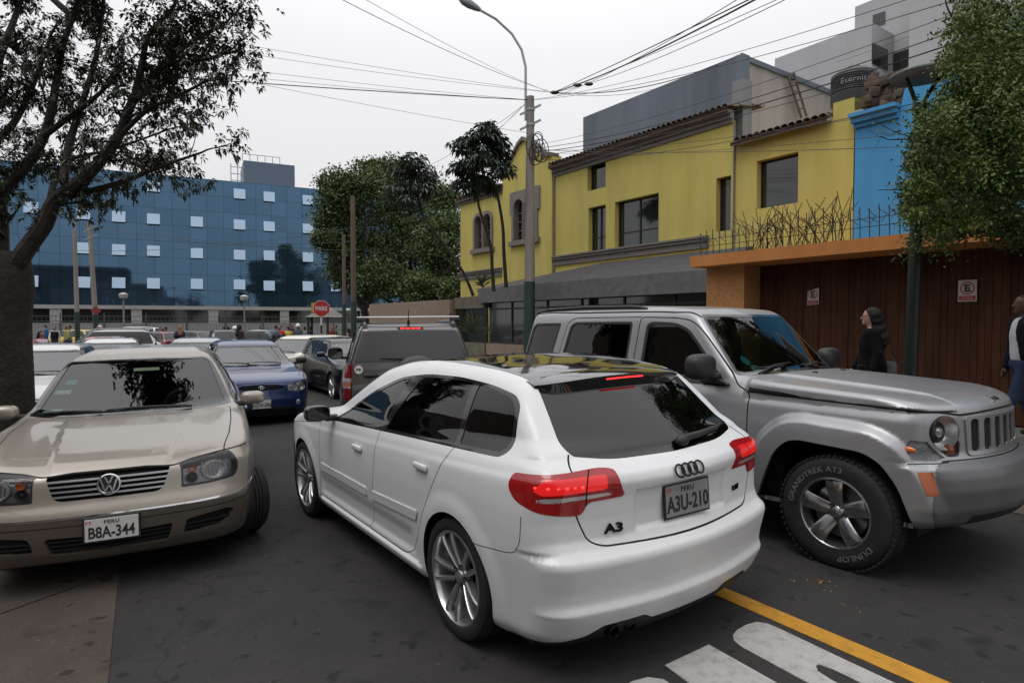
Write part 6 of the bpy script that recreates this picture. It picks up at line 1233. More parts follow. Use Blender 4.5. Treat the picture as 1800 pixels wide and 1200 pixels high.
# ------------------------------------------------------------------ the other cars: one builder, own proportions each
def paint(name, col, metal=.3, rough=.3, coat=1.0): return mat('paint_' + name, col, rough, metal, coat=coat, coatrough=.03, noise=.03, nscale=4, backdark=True)
def street_car(kind, loc, yaw, label, body, wb=2.45, fo=.80, ro=.75, W=1.67, H=1.40, hz=.70, cz=.92, cx=None, wx=None, rx=None, tail='hatch', h=.035, wheelr=.29, group=None, lod=1, lights='wide',
               gl=None, wsg=None, plate_txt=None, roof=None, lower=None, doors=True, mirror=None, rimstyle=None, pitchlamp=.12, boot=None, clear=.18, third=False, cat='car', lampu=(.35, .92), grill=None, boxy=0, side_glass_top=None, interior_on=True, rails=False, fog=False):
    root = empty(kind, loc, R(yaw), label, cat, group)
    w = W / 2; Lf = wb + fo; Lr = -ro; cx = cx or wb - .42; wx = wx or cx - .62; rx = rx if rx is not None else -.1; gl = gl or G_TINT; wsg = wsg or G_WS; boot = boot or cz + .08
    wz = wheelr - .005
    top = [(Lf + .02, hz - .12), (Lf - .04, hz - .02), (Lf - .14, hz + .02), (Lf - .45, hz + (cz - hz) * .55), (cx + .1, cz - .015), (cx, cz + .01), (wx, H - .075), (wx - .18, H - .02), (wx - .5, H), (rx + .1, H - .01), (rx - .1, H - .04)]
    rearp = {'hatch': [(rx - .18, H - .09), (Lr + .10, cz + .05), (Lr + .02, cz - .02), (Lr - .3, .5)], 'sedan': [(rx - .55, boot), (rx - .66, boot - .01), (Lr + .06, boot - .04), (Lr - .02, boot - .12), (Lr - .3, .5)],
             'wagon': [(Lr + .12, H - .07), (Lr + .04, H - .14), (Lr - .15, .6)], 'pickup': [(rx - .2, H - .1), (rx - .28, cz + .02), (rx - .4, cz), (Lr + .05, cz), (Lr - .05, cz - .1), (Lr - .3, .5)]}[tail]
    top += rearp; b = boxy
    half = [(clear - .08, w - .10), (clear, w - .045), (clear + .12, w - .03), (.45, w - .012), (.60, w), (cz - .18, w - .01), (cz - .08, w - .03), (cz - .02, w - .055), (cz + .03, w - .085), (H - .28, w - .17 + b), (H - .14, w - .235 + b), (H - .07, w - .29 + b), (H - .02, w - .38 + b), (H + .06, w - .5)]
    hb = max(.5, hz - .15)
    c = dict(top=top, half=half, front=[(clear - .1, Lf - .22), (clear, Lf - .07), (clear + .12, Lf - .005), (.46, Lf), (.52, Lf - .015), (hb + .06, Lf - .045), (hz, Lf - .08), (hz + .08, Lf - .2)],
             rear=[(clear - .1, Lr + .2), (clear, Lr + .08), (.35, Lr + .0), (.52, Lr), (.58, Lr + .04), (cz, Lr + .06), (cz + .1, Lr + .09 + (.0 if tail != 'wagon' else -.05)), (H, Lr + .2 if tail != 'wagon' else Lr + .10)],
             planlo=[(Lf, .15), (Lf - .15, .08), (Lf - .35, .035), (Lf - .6, .01), (wb - .3, 0), (.1, 0), (Lr + .45, .015), (Lr + .2, .045), (Lr, .10)], planhi=[(Lf, .15), (cx + .1, .035), (wx, .015), (wx - .5, 0), (.1, .0), (rx - .1, .03), (Lr, .09 if tail != 'wagon' else .05)],
             belt=[(-1, cz + .01), (wb, cz - .02), (Lf, cz - .02)], bottom=[(-1, clear + .03), (0, clear), (wb, clear - .02), (Lf, clear)], wheels=[(0, wz, wheelr + .025, .014), (wb, wz, wheelr + .025, .014)],
             kt=.055, kf=.18, kr=.14 if tail != 'wagon' else .10, bowf=.16, bowr=.12, bowglass=.18, xmid=(cx + Lr) / 2 + .2, crown=.045, st=.022 if h < .04 else .03)
    s = Shell(car_field(c), (Lr - .12, -w - .08, clear - .12), (Lf + .1, w + .08, H + .05), h); FC = front(wb + .15)
    P = body
    ct = H - (side_glass_top or .095); cb = cz + .035; tx = (H - cz) / max(.1, cx - wx)
    WB = lambda C, N: (C[:, 0] > wx - .25) & (C[:, 0] < cx + .15) & (C[:, 2] > cz - .06) & (N[:, 2] > .15) & (N[:, 0] > .1)
    wt, wbm = w - .30 + b * .8, w - .14
    s.region('top', fillet([(cx + .05, -.1), (cx + .02, .35), (cx - .06, wbm - .06), (cx - .15, wbm + .01), (wx + .02, wt + .02), (wx - .03, wt - .03), (wx + .03, .3), (wx + .05, -.1)], [0, .1, .06, .03, .03, .03, .1, 0]), 'ws_border', WB)
    s.region('top', fillet([(cx + .02, -.1), (cx - .01, .35), (cx - .09, wbm - .09), (cx - .17, wbm - .02), (wx + .06, wt), (wx + .03, wt - .04), (wx + .07, .3), (wx + .09, -.1)], [0, .1, .06, .03, .03, .03, .1, 0]), 'windscreen', WB, only=['ws_border'])
    if tail == 'sedan': s.region('top', fillet([(rx - .14, -.1), (rx - .14, wt - .06), (rx - .48, wbm - .04), (rx - .52, -.1)], .04), 'rear_glass', lambda C, N: (C[:, 0] < rx) & (N[:, 2] > .2) & (C[:, 2] > boot))
    else: s.region('end', fillet([(-.1, cz + .06), (w - .20, cz + .06), (w - .30 + b, H - .12), (-.1, H - .10)], [0, .06, .05, 0]), 'rear_glass', lambda C, N: (C[:, 0] < min(rx, .2)) & (N[:, 0] < -.2))
    if tail == 'wagon': re_t, re_b = Lr + .30, Lr + .22
    elif tail == 'hatch': re_t, re_b = rx - .10, Lr + .42
    else: re_t, re_b = rx - .06, rx - .40
    fx = lambda z: cx - .14 - (z - cb) / tx * 1.0
    P1 = [(cx - .16, cb), (wx + .08, ct - .02), (wx - .22, ct + .005), (.95 if wb > 2.5 else .85, ct + .01), (.97 if wb > 2.5 else .87, cb)]
    bp = P1[3][0] - .06; qp = .10
    P2 = [(bp, cb), (bp - .01, ct + .01), (qp, ct), (qp - .06, cb)]; P3 = [(qp - .12, cb), (qp - .05, ct), (re_t, ct - .02), (re_b, cb)]
    s.region('side', fillet([(cx - .06, cb - .025), (wx + .08, ct + .02), (wx - .25, ct + .03), (0, ct + .03), (re_t - .03, ct), (re_b - .05, cb - .025)], .05), 'seal', side())
    for i, p in enumerate((P1, P2, P3)):
        if i == 2 and abs(p[0][0] - p[3][0]) < .12: continue
        s.region('side', fillet(p, .03), 'glass%d' % (i + 1), side(), only=['seal'])
    if h < .06:
        s.gap('side', fillet([(cx + .06, cz - .03), (cx + .10, .55), (cx + .08, clear + .06), (bp + .06, clear + .06), (bp + .02, cb)], .06, closed=False), .009, 'gap', side(), only=['body'])
        s.gap('side', fillet([(bp + .06, clear + .06), (wheelr + .22, clear + .06), (wheelr + .06, .5), (qp - .02, cb)], .08, closed=False), .009, 'gap', side(), only=['body'])
        s.gap('top', [(cx + .03, w - .12), (wb + .3, w - .14), (Lf - .3, w - .20)], .010, 'gap', lambda C, N: (N[:, 2] > .25) & (C[:, 0] > cx) & (C[:, 2] > hz - .1), only=['body'])
        s.region('side', [(cx + .06, cz - .03), (cx + .10, .55), (cx + .08, clear + .06), (bp + .06, clear + .06), (bp + .02, cb + .02), (cx, cb + .02)], 'door1', side(), only=['body'])
        s.region('side', [(bp + .02, cb + .02), (bp + .06, clear + .06), (wheelr + .22, clear + .06), (wheelr + .06, .5), (qp - .02, cb + .02)], 'door2', side(), only=['body'])
    zf = Lf - .03; z0, z1 = hz - .20, hz - .055
    HL = lambda C, N: (C[:, 0] > wb + .1) & (N[:, 0] > 0) & (N[:, 2] < .8)
    lp = {'wide': [(lampu[0], z0 + .02), (lampu[0] + .03, z1 - .02), (lampu[1], z1 + .01), (lampu[1] + .10, z1 - .02), (lampu[1] + .03, z0 + .01), (lampu[0] + .2, z0 - .01)],
          'slit': [(lampu[0], z0 + .04), (lampu[0], z1 - .04), (lampu[1], z1 + .01), (lampu[1] + .16, z1 + .01), (lampu[1], z0 + .05)]}[lights]
    s.region(('wf', zf), fillet(lp, .03), 'headlight', HL, only=['body', 'gap'])
    gp = grill or [(-lampu[0] + .05, z0 + .03), (-lampu[0] + .07, z1 - .03), (0, z1 - .015), (lampu[0] - .07, z1 - .03), (lampu[0] - .05, z0 + .03), (0, z0 + .01)]
    s.region('ends', fillet(gp, .03), 'grille', FC, only=['body'])
    s.region('end', fillet([(-.1, clear + .03), (w - .25, clear + .04), (w - .30, clear + .15), (-.1, clear + .16)], .03), 'intake', FC, only=['body'])
    s.gap('ends', fillet([(-w + .12, hz - .02), (-lampu[0], z1 + .005), (0, z1 + .01), (lampu[0], z1 + .005), (w - .12, hz - .02)], .05, closed=False), .010, 'gap', lambda C, N: (C[:, 0] > wb + .4) & (N[:, 0] > .3), only=['body'])
    xr = Lr + .06; RL = lambda C, N: (C[:, 0] < .0) & (N[:, 0] < .3)
    tl = [(w - .20, cz - .22), (w - .20, cz - .04), (w + .12, cz - .04), (w + .08, cz - .22)] if lights != 'tall' else None
    s.region(('wr', xr), fillet(tl, .03), 'taillight', RL, only=['body'])
    for q in (0, wb): s.region('side', circ(q, wz, wheelr + .028), 'void', side())
    s.drop('void')
    low = lower or P
    s.part(['body', 'gap', 'seal', 'ws_border', 'intake'], None, root, 'body', mats=[P, M_GAP, M_RUB, M_GLOSSB, M_GAP], skirt=.02, skirt_m=M_GAP)
    s.part('windscreen', wsg, root, 'windscreen', off=-.004); s.part('rear_glass', gl, root, 'rear_window', off=-.004); s.part('grille', M_GAP, root, 'grille', off=-.015)
    for sgn in (1, -1):
        cs = (lambda q: lambda C, N: C[:, 1] * q > 0)(sgn)
        dA = s.part('door1', P, root, 'door', skirt=.012, cond=cs) or root; dB = s.part('door2', P, root, 'door', skirt=.012, cond=cs) or root
        s.part('glass1', gl, dA, 'window', off=-.006, cond=cs); s.part('glass2', gl, dB, 'window', off=-.006, cond=cs); s.part('glass3', gl, root, 'window', off=-.006, cond=cs)
        hl_ = s.part('headlight', G_LAMP, root, 'headlight', cond=cs)
        if hl_:
            s.part('headlight', M_REFL, hl_, 'lamp_bucket', off=-.03, cond=cs)
            if h < .06:
                for fy in (.32, .72):
                    y = lampu[0] + (lampu[1] - .12 - lampu[0]) * fy; p_, n_ = s.at('front', sgn * y, (z0 + z1) / 2); Mf = frame_at(p_ - n_ * .02, (1, 0, 0)); r_ = (z1 - z0) * .40
                    MB().lathe([(r_, .015), (r_ * .8, -.005), (r_ * .35, -.015), (0, -.017)], M=Mf.to_3x3(), c=Mf.translation, seg=18).build('reflector', M_REFL, hl_, smooth=True)
        s.part('taillight', M_RED, root, 'taillight', off=.003, cond=cs)
        mm = mirror or P
        mirror_pair(root, cx - .22, w - .10, cz + .07, sgn, mm, sz=(.13, .20, .125))
        st_ = rimstyle or dict(n=5, w0=.03, w1=.035, dish=.02, hub=.07, mat='rim_silver')
        for x_ in (0, wb): make_wheel('wheel', root, (x_, sgn * (w - .02), wz), wheelr, wheelr * .66, .19, st_, None, sgn, lod=1)
    if plate_txt is not None: plate(root, frame_at((Lf + .008, 0, .40), (1, 0, .05)), plate_txt, .085, .28, .14, lod=1)
    if h < .05:
        for y0, y1 in ((.50, -.08), (-.05, -.55)):
            Pp = []
            for i in range(6):
                y = y0 + (y1 - y0) * i / 5; p_, n_ = s.at('top', cx - .03 - .03 * i / 5 - .16 * y * y, y); Pp.append(p_ + n_ * (.015 + .012 * math.sin(math.pi * i / 5)))
            MB().tube(Pp, [.011, .011, .009, .008, .006, .004], 6).build('wiper', M_TRIM, root, smooth=True)
    if rails:
        for sgn in (1, -1): MB().tube([(wx - .1, sgn * (w - .33), H - .02), (wx - .2, sgn * (w - .33), H + .035), (rx, sgn * (w - .33), H + .03), (rx - .15, sgn * (w - .33), H - .03)], .014, 6).build('roof_rail', M_TRIM if rails == 1 else M_GREYM, root, smooth=True)
    if interior_on: interior(root, max(Lr + .3, rx - .6), cx - .05, w - .17, clear + .15, cz, dashx=cx - .22, driver=1)
    underbody(root, Lr + .25, Lf - .35, w - .12, clear, .6, [0, wb], wheelr + .03)
    root['_shell'] = 0; del root['_shell']
    return root, s
def place_by(contact, yaw, wb, w, which='FL'):
    """ground position of the rear axle centre from one tyre contact point"""
    a = R(yaw); f = Vector((math.cos(a), math.sin(a), 0)); l = Vector((-math.sin(a), math.cos(a), 0)); p = Vector(contact)
    if which[0] == 'F': p = p - f * wb
    return p - l * w if which[1] == 'L' else p + l * w
def blue_car():
    p = place_by(GP(531, 735, -.10), -61, 2.44, .78, 'FL')
    root, s = street_car('hatchback', p, -61, 'blue saloon behind the beige one, facing the viewer with an oval grille, plate AZW-096', paint('blue', (.012, .028, .105), .35), wb=2.44, fo=.82, ro=.80, W=1.67, H=1.40, hz=.78, cz=.95, tail='sedan', h=.028, rx=-.05,
        lights='wide', lampu=(.44, .86), plate_txt='AZW-096', mirror=M_TRIM, grill=[(-.38, .655), (-.30, .70), (0, .715), (.30, .70), (.38, .655), (.28, .625), (0, .612), (-.28, .625)], wsg=glass('glass_windscreen_pale', (.6, .63, .62), 2.1))
    g = MB(); Lf = 3.26
    for k in (-3, -2, -1, 1, 2, 3): p_, n_ = s.at('front', k * .085, .665); g.rbox(p_ - n_ * .004, (.02, .012, .045), .004)
    g.build('grille_teeth', paint('blue', (.012, .028, .105)), root)
    rg = MB(); M0 = frame_at(s.at('front', 0, .665)[0] + Vector((.008, 0, 0)), (1, 0, .1)); n = 28
    rg.add([M0 @ Vector(((.045 + .005 * math.cos(b)) * math.cos(a), (.024 + .005 * math.cos(b)) * math.sin(a), .005 * math.sin(b))) for a in [2 * math.pi * i / n for i in range(n)] for b in [2 * math.pi * j / 6 for j in range(6)]], [(i * 6 + j, i * 6 + (j + 1) % 6, ((i + 1) % n) * 6 + (j + 1) % 6, ((i + 1) % n) * 6 + j) for i in range(n) for j in range(6)])
    bo = rg.build('badge', M_CHR, root, smooth=True)
    writing('badge_lettering', 'H', .046, M0 @ Matrix.Shear('XZ', 4, (0, 0)), M_CHR, bo, .003, sx=1.2, bold=.002)
    for sg in (1, -1):
        p_, n_ = s.at('front', sg * .58, .40); Mf = frame_at(p_, (1, sg * .2, 0)); MB().lathe([(.045, 0), (.04, .004), (0, .006)], M=Mf.to_3x3(), c=Mf.translation, seg=18).build('fog_light', M_REFL, root, smooth=True)
    return root
def black_saloon():
    f = GP(590, 704, -.14); yaw = -58; p = place_by(f, yaw, 2.72, .80, 'FR')
    root, s = street_car('saloon_car', p, yaw, 'glossy black saloon facing right beyond the dark grey four-wheel-drive', paint('black', (.006, .006, .010), 0, .25, .5), wb=2.72, fo=.78, ro=.95, W=1.82, H=1.40, hz=.76, cz=.96, tail='sedan', h=.032, wheelr=.325, lights='slit', rx=-.05,
        rimstyle=dict(n=7, w0=.014, w1=.018, dish=.02, twin=.03, hub=.06, mat='rim_silver'), wsg=glass('glass_windscreen_pale', (.6, .63, .62), 2.1), lampu=(.40, .86))
    t = MB(); 
    for z in (1.0, 1.31): pass
    return root
def grey_fourwheel():
    yaw = 104.5; f = Vector((math.cos(R(yaw)), math.sin(R(yaw)), 0)); p = Vector((-1.26, 8.0, -.06)) + f * .80
    P = paint('gunmetal', (.105, .10, .095), .7, .36)
    root = empty('offroad_car', p, R(yaw), 'dark grey four-wheel-drive seen from behind with a silver roof bar and a covered spare wheel', 'car', roll=R(-.6))
    c = dict(top=[(3.4, .9), (3.35, .98), (3.0, 1.04), (2.3, 1.12), (2.2, 1.14), (1.55, 1.62), (1.4, 1.66), (.9, 1.69), (0, 1.69), (-.45, 1.68), (-.60, 1.655), (-.66, 1.62), (-.9, 1.0)],
             half=[(.25, .80), (.35, .86), (.5, .895), (.75, .905), (.95, .895), (1.05, .875), (1.10, .85), (1.2, .82), (1.4, .755), (1.55, .70), (1.62, .665), (1.66, .62), (1.75, .5)],
             front=[(.2, 3.2), (.3, 3.38), (.6, 3.42), (.9, 3.38), (1.1, 3.2)], rear=[(.2, -.65), (.3, -.77), (.5, -.80), (.60, -.79), (.62, -.74), (.9, -.735), (1.1, -.72), (1.2, -.70), (1.6, -.60), (1.7, -.5)],
             planlo=[(3.4, .16), (3.1, .06), (2.7, .01), (0, 0), (-.4, .01), (-.65, .04), (-.8, .09)], planhi=[(3.4, .16), (2.2, .04), (1.5, 0), (0, 0), (-.4, .01), (-.65, .04), (-.8, .08)],
             belt=[(-1, 1.10), (3, 1.08)], bottom=[(-1, .32), (0, .28), (3.4, .28)], wheels=[(0, .36, .40, .02), (2.64, .36, .40, .02)], kt=.05, kf=.18, kr=.09, bowf=.15, bowr=.05, bowglass=.05, xmid=.8, crown=.03)
    s = Shell(car_field(c), (-.95, -.98, .2), (3.5, .98, 1.74), .028)
    RC = lambda C, N: (C[:, 0] < -.2) & (N[:, 0] < -.25)
    s.region('end', fillet([(-.1, 1.185), (.735, 1.185), (.605, 1.585), (-.1, 1.598)], [0, .03, .04, 0]), 'rear_glass', RC)
    s.region('end', fillet([(-.1, 1.60), (.17, 1.598), (.17, 1.628), (-.1, 1.632)], .006), 'gap', RC, only=['body'])
    s.gap('ends', fillet([(.765, .62), (.765, 1.185), (.632, 1.60), (.60, 1.635), (-.60, 1.635), (-.632, 1.60), (-.765, 1.185), (-.765, .62)], .03, closed=False), .010, 'gap', RC, only=['body'])
    s.gap('ends', [(-.765, .62), (.765, .62)], .012, 'gap', RC, only=['body'])
    RL = lambda C, N: (C[:, 0] < -.2) & (N[:, 0] < .25)
    s.region(('wr', -.73), fillet([(.785, .72), (.785, 1.155), (.93, 1.165), (1.0, 1.10), (1.0, .78), (.92, .72)], .03), 'taillight', RL, only=['body'])
    s.region(('wr', -.73), [(.7, .865), (1.1, .875), (1.1, 1.0), (.7, .99)], 'lamp_clear', RL, only=['taillight']); s.region(('wr', -.73), [(.7, .885), (1.1, .895), (1.1, .955), (.7, .945)], 'lamp_amber', RL, only=['lamp_clear'])
    s.region('side', fillet([(-.58, 1.16), (-.50, 1.54), (.05, 1.56), (.02, 1.16)], .04), 'glass3', side()); s.region('side', fillet([(.10, 1.16), (.12, 1.56), (.88, 1.575), (.88, 1.15)], .04), 'glass2', side()); s.region('side', fillet([(.95, 1.15), (.95, 1.575), (1.35, 1.56), (1.95, 1.14)], .05), 'glass1', side())
    s.region('top', fillet([(2.22, -.1), (2.1, .60), (2.0, .72), (1.5, .56), (1.58, -.1)], .05), 'windscreen', lambda C, N: (C[:, 0] > 1.4) & (C[:, 0] < 2.3) & (C[:, 2] > 1.1) & (N[:, 2] > .2) & (N[:, 0] > .2))
    s.gap('side', [(.06, 1.15), (.10, .7), (.38, .36)], .01, 'gap', side(), only=['body']); s.gap('side', [(.915, 1.15), (.95, .35)], .01, 'gap', side(), only=['body'])
    for q in (0, 2.64): s.region('side', circ(q, .36, .40), 'void', side())
    s.drop('void')
    s.region('ends', [(-.765, .62), (.765, .62), (.765, 1.185), (.632, 1.60), (.60, 1.635), (-.60, 1.635), (-.632, 1.60), (-.765, 1.185)], 'tailgate', lambda C, N: (C[:, 0] < -.3) & (N[:, 0] < -.3), only=['body'])
    s.part(['body', 'gap'], None, root, 'body', mats=[P, M_GAP], skirt=.02, skirt_m=M_GAP); tg = s.part('tailgate', P, root, 'rear_door', skirt=.012)
    s.part('rear_glass', mat('glass_grey_film', (.028, .029, .030), .22, spec=.6), root, 'rear_window', off=.003); s.part('windscreen', G_WS, root, 'windscreen')
    inner = fillet([(-.55, 1.225), (-.47, 1.54), (.47, 1.54), (.55, 1.225)], .07); Vg = []
    for sgn in (1, -1):
        cs = (lambda q: lambda C, N: C[:, 1] * q > 0)(sgn)
        for g_ in ('glass1', 'glass2', 'glass3'): s.part(g_, G_DARK, root, 'window', off=-.005, skirt=.01, cond=cs)
        tl = s.part(['taillight', 'lamp_clear', 'lamp_amber'], None, root, 'taillight', mats=[M_REDD2, M_CLR, M_AMB2], off=.008, skirt=.02, cond=cs)
        mirror_pair(root, 1.78, .84, 1.20, sgn, M_TRIM, sz=(.13, .24, .20))
        for x_ in (0, 2.64): make_wheel('wheel', root, (x_, sgn * .885, .36), .365, .215, .22, dict(n=5, w0=.03, w1=.045, dish=.02, hub=.07, mat='rim_silver'), None, sgn, lod=1)
        MB().tube([(1.2, sgn * .60, 1.655), (1.0, sgn * .595, 1.70), (-.1, sgn * .59, 1.705), (-.42, sgn * .585, 1.695), (-.54, sgn * .58, 1.655)], [.02, .022, .022, .022, .03], 10).build('roof_rail', M_GREYM, root, smooth=True)
        MB().rbox((-.38, sgn * .62, 1.725), (.10, .14, .055), .02).build('bar_foot', M_TRIM, root, smooth=True)
    MB().rbox((-.38, 0, 1.765), (.07, 1.36, .022), .01).build('roof_bar', mat('bar_alu', (.62, .62, .62), .3, .7), root, smooth=True)
    MB().tube([(-.50, .02, 1.68), (-.52, .02, 1.715), (-.53, .02, 1.73)], [.022, .014, .006], 10).tube([(-.53, .02, 1.72), (-.55, .02, 1.86)], [.006, .004], 8).build('antenna', M_TRIM, root, smooth=True)
    bl = MB()
    for k in range(4): p_, n_ = s.at('rear', -.105 + .07 * k, 1.614); bl.rbox(p_ + n_ * .004, (.012, .058, .018), .006)
    bl.build('brake_light', M_BRK, root, smooth=True)
    sp_ = MB(); cs_ = Vector((-.80, -.06, .93)); Mx = Matrix(((0, 0, -1), (0, 1, 0), (1, 0, 0)))
    sp_.lathe([(.0, .06), (.20, .075), (.28, .07), (.325, .05), (.342, .01), (.345, -.04), (.33, -.09)], M=Mx, c=cs_ + Vector((-.08, 0, 0)), seg=48); sp_.build('spare_wheel_cover', mat('cover_grey', (.05, .05, .052), .4, coat=.4), root, smooth=True)
    wp = MB(); A, na = s.at('rear', -.02, 1.21); B, nb = s.at('rear', .40, 1.235); wp.tube([A + na * .03, (A + B) / 2 + na * .04, B + nb * .015], [.016, .012, .006], 8); wp.build('rear_wiper', M_TRIM, root, smooth=True)
    p_, n_ = s.at('rear', .67, 1.10); Mk = frame_at(p_ + n_ * .004, n_); st = MB().lathe([(0, .001), (.052, .001), (.052, -.002)], M=Mk.to_3x3(), c=Mk.translation, seg=32).build('round_sticker', mat('sticker_white', (.6, .6, .58), .5), root)
    writing('sticker_lettering', 'PE', .052, Mk @ Matrix.Translation((0, 0, .002)), mat('plate_ink', (.015, .015, .018), .5), st, .001, sx=1.25, bold=.002)
    h_ = MB(); p_, n_ = s.at('rear', .52, 1.02); h_.ball(p_ + n_ * .015, (.02, .10, .03), seg=14, rings=8); h_.build('door_handle', M_TRIM, tg, smooth=True)
    interior(root, -.5, 2.05, .70, .55, 1.05, dashx=1.9); underbody(root, -.55, 3.1, .80, .3, .8, [0, 2.64], .40)
    return root
def far_cars():
    W_ = paint('white_gloss', (.46, .46, .45), 0, .3); RD = paint('red', (.28, .02, .02), .1); CR = paint('cream', (.55, .52, .43), 0, .35); GR = paint('grey_green', (.26, .29, .28), .5)
    BK = paint('dark', (.03, .032, .036), .4); BL = paint('slate_blue', (.12, .17, .20), .5); YE = paint('taxi_yellow', (.55, .38, .03), 0); SI = paint('silver2', (.35, .36, .36), .6); MR = paint('maroon', (.13, .012, .02), .3)
    PG = glass('glass_windscreen_pale', (.6, .63, .62), 2.1)
    def at(px, D, z=None):
        x = (px - 900) / FPX * D; return Vector((x, D, zw(x, D)))
    def add(px, D, yaw, kind, label, P, h=.06, **k): street_car(kind, at(px, D), yaw, label, P, h=h, wsg=PG, **k)
    add(100, 11.7, -62, 'saloon_car', 'white saloon half hidden behind the big tree trunk, facing the viewer', W_, h=.045, tail='sedan', W=1.66, H=1.40, wb=2.45)
    add(200, 15.6, -60, 'estate_car', 'white estate car between the nearer white saloon and the red car', W_, tail='wagon', H=1.42, W=1.64)
    add(188, 20.5, -60, 'hatchback', 'faded red hatchback behind the white estate car', RD, tail='hatch', H=1.40)
    add(250, 24.5, -150, 'sports_utility', 'white crossover with black side windows and roof bars turning left', W_, tail='hatch', H=1.56, cz=1.0, hz=.85, W=1.80, wb=2.75, gl=G_DARK, rails=2, wheelr=.34)
    add(352, 15.8, -66, 'saloon_car', 'pale grey-green saloon between the beige and the blue car', GR, h=.045, tail='sedan', H=1.40, W=1.66)
    add(572, 18.4, -110, 'estate_car', 'cream estate car turned left behind the blue car', CR, h=.045, tail='wagon', H=1.43, W=1.62, wb=2.45, hz=.82, cz=.95, mirror=M_TRIM, gl=G_TINT)
    add(263, 37, -175, 'sports_utility', 'silver estate with a black roof box behind the white crossover', SI, h=.09, tail='wagon', H=1.62, cz=1.0, W=1.75, rails=1)
    add(300, 31, 150, 'saloon_car', 'maroon saloon in front of the grey fence', MR, h=.08, tail='sedan')
    add(352, 34, 165, 'saloon_car', 'dark grey saloon crossing in front of the fence', BK, h=.08, tail='sedan')
    add(395, 31.5, 120, 'hatchback', 'black hatchback next to the dark grey saloon, seen from behind', BK, h=.08, tail='hatch', H=1.48)
    add(500, 30, 168, 'pickup_truck', 'slate blue pickup crossing behind the blue car', BL, h=.08, tail='pickup', H=1.50, rx=.7, wb=2.8, ro=1.1, cat='pickup')
    add(152, 40, 175, 'taxi', 'yellow taxi far behind the red car', YE, h=.09, tail='sedan', cat='taxi')
# ------------------------------------------------------------------ poles, lamps, signs, kiosk
POLE = mat('pole_concrete', (.20, .18, .155), .85, noise=.18, nscale=5, streak=True); PGRN = mat('pole_green_paint', (.018, .035, .028), .5, noise=.2, nscale=8)
def conc_pole(px, ytop, ybot_green, D, r0, r1, label, lean=0., arm=None, clamps=True, group=None, pm_=None):
    zb = zw((px - 900) / FPX * D, D); top = PD(px, ytop, D); base = Vector((top.x - lean, D, zb)); e = empty('utility_pole', base, 0, label, 'pole', group); zt = top.z - base.z; zgn = PD(px, ybot_green, D).z - base.z
    f = lambda z: Vector((lean * z / zt, 0, z)); rr = lambda z: r0 + (r1 - r0) * z / zt
    MB().tube([f(zgn), f((zgn + zt) / 2), f(zt)], [rr(zgn), rr((zgn + zt) / 2), rr(zt)], 14).build('shaft', pm_ or POLE, e, smooth=True); MB().tube([f(-.3), f(zgn)], [rr(0) + .004, rr(zgn) + .004], 14).build('painted_foot', PGRN, e, smooth=True)
    if clamps:
        c = MB()
        for z in (zt - .35, zt - .75): c.box(f(z) + Vector((0, 0, 0)), (.62, .05, .05), M=Matrix.Rotation(R(-25), 3, 'Y')); c.lathe([(rr(z) + .015, -.03), (rr(z) + .015, .03)], c=f(z), seg=14)
        c.build('crossarm', mat('galvanised', (.30, .31, .31), .5, .5), e)
    if arm:
        P = [PD(x, y, D) - base for x, y in arm]; MB().tube(P, [.035] * len(P), 8).build('lamp_arm', mat('galvanised', (.30, .31, .31), .5, .5), e, smooth=True)
        d = (P[-1] - P[-2]).normalized(); h = MB(); M3 = Vector((0, 0, 1)).rotation_difference(d).to_matrix() 
        h.lathe([(.0, -.05), (.05, -.04), (.085, .08), (.12, .30), (.11, .48), (.05, .60), (0, .62)], M=M3 @ Matrix.Diagonal((1, .75, 1)), c=P[-1], seg=16); h.build('luminaire', mat('lamp_head_grey', (.16, .17, .18), .4, .4), e, smooth=True)
    return e
def ngon_sign(loc, face, r, n, rot, m, parent, name, off=0., th=.012):
    M0 = frame_at(Vector(loc) + Vector(face).normalized() * off, face); b = MB(); b.prism([(r * math.cos(2 * math.pi * (i + rot) / n), r * math.sin(2 * math.pi * (i + rot) / n)) for i in range(n)], -th, 0); return b.build(name, m, parent, M=M0), M0
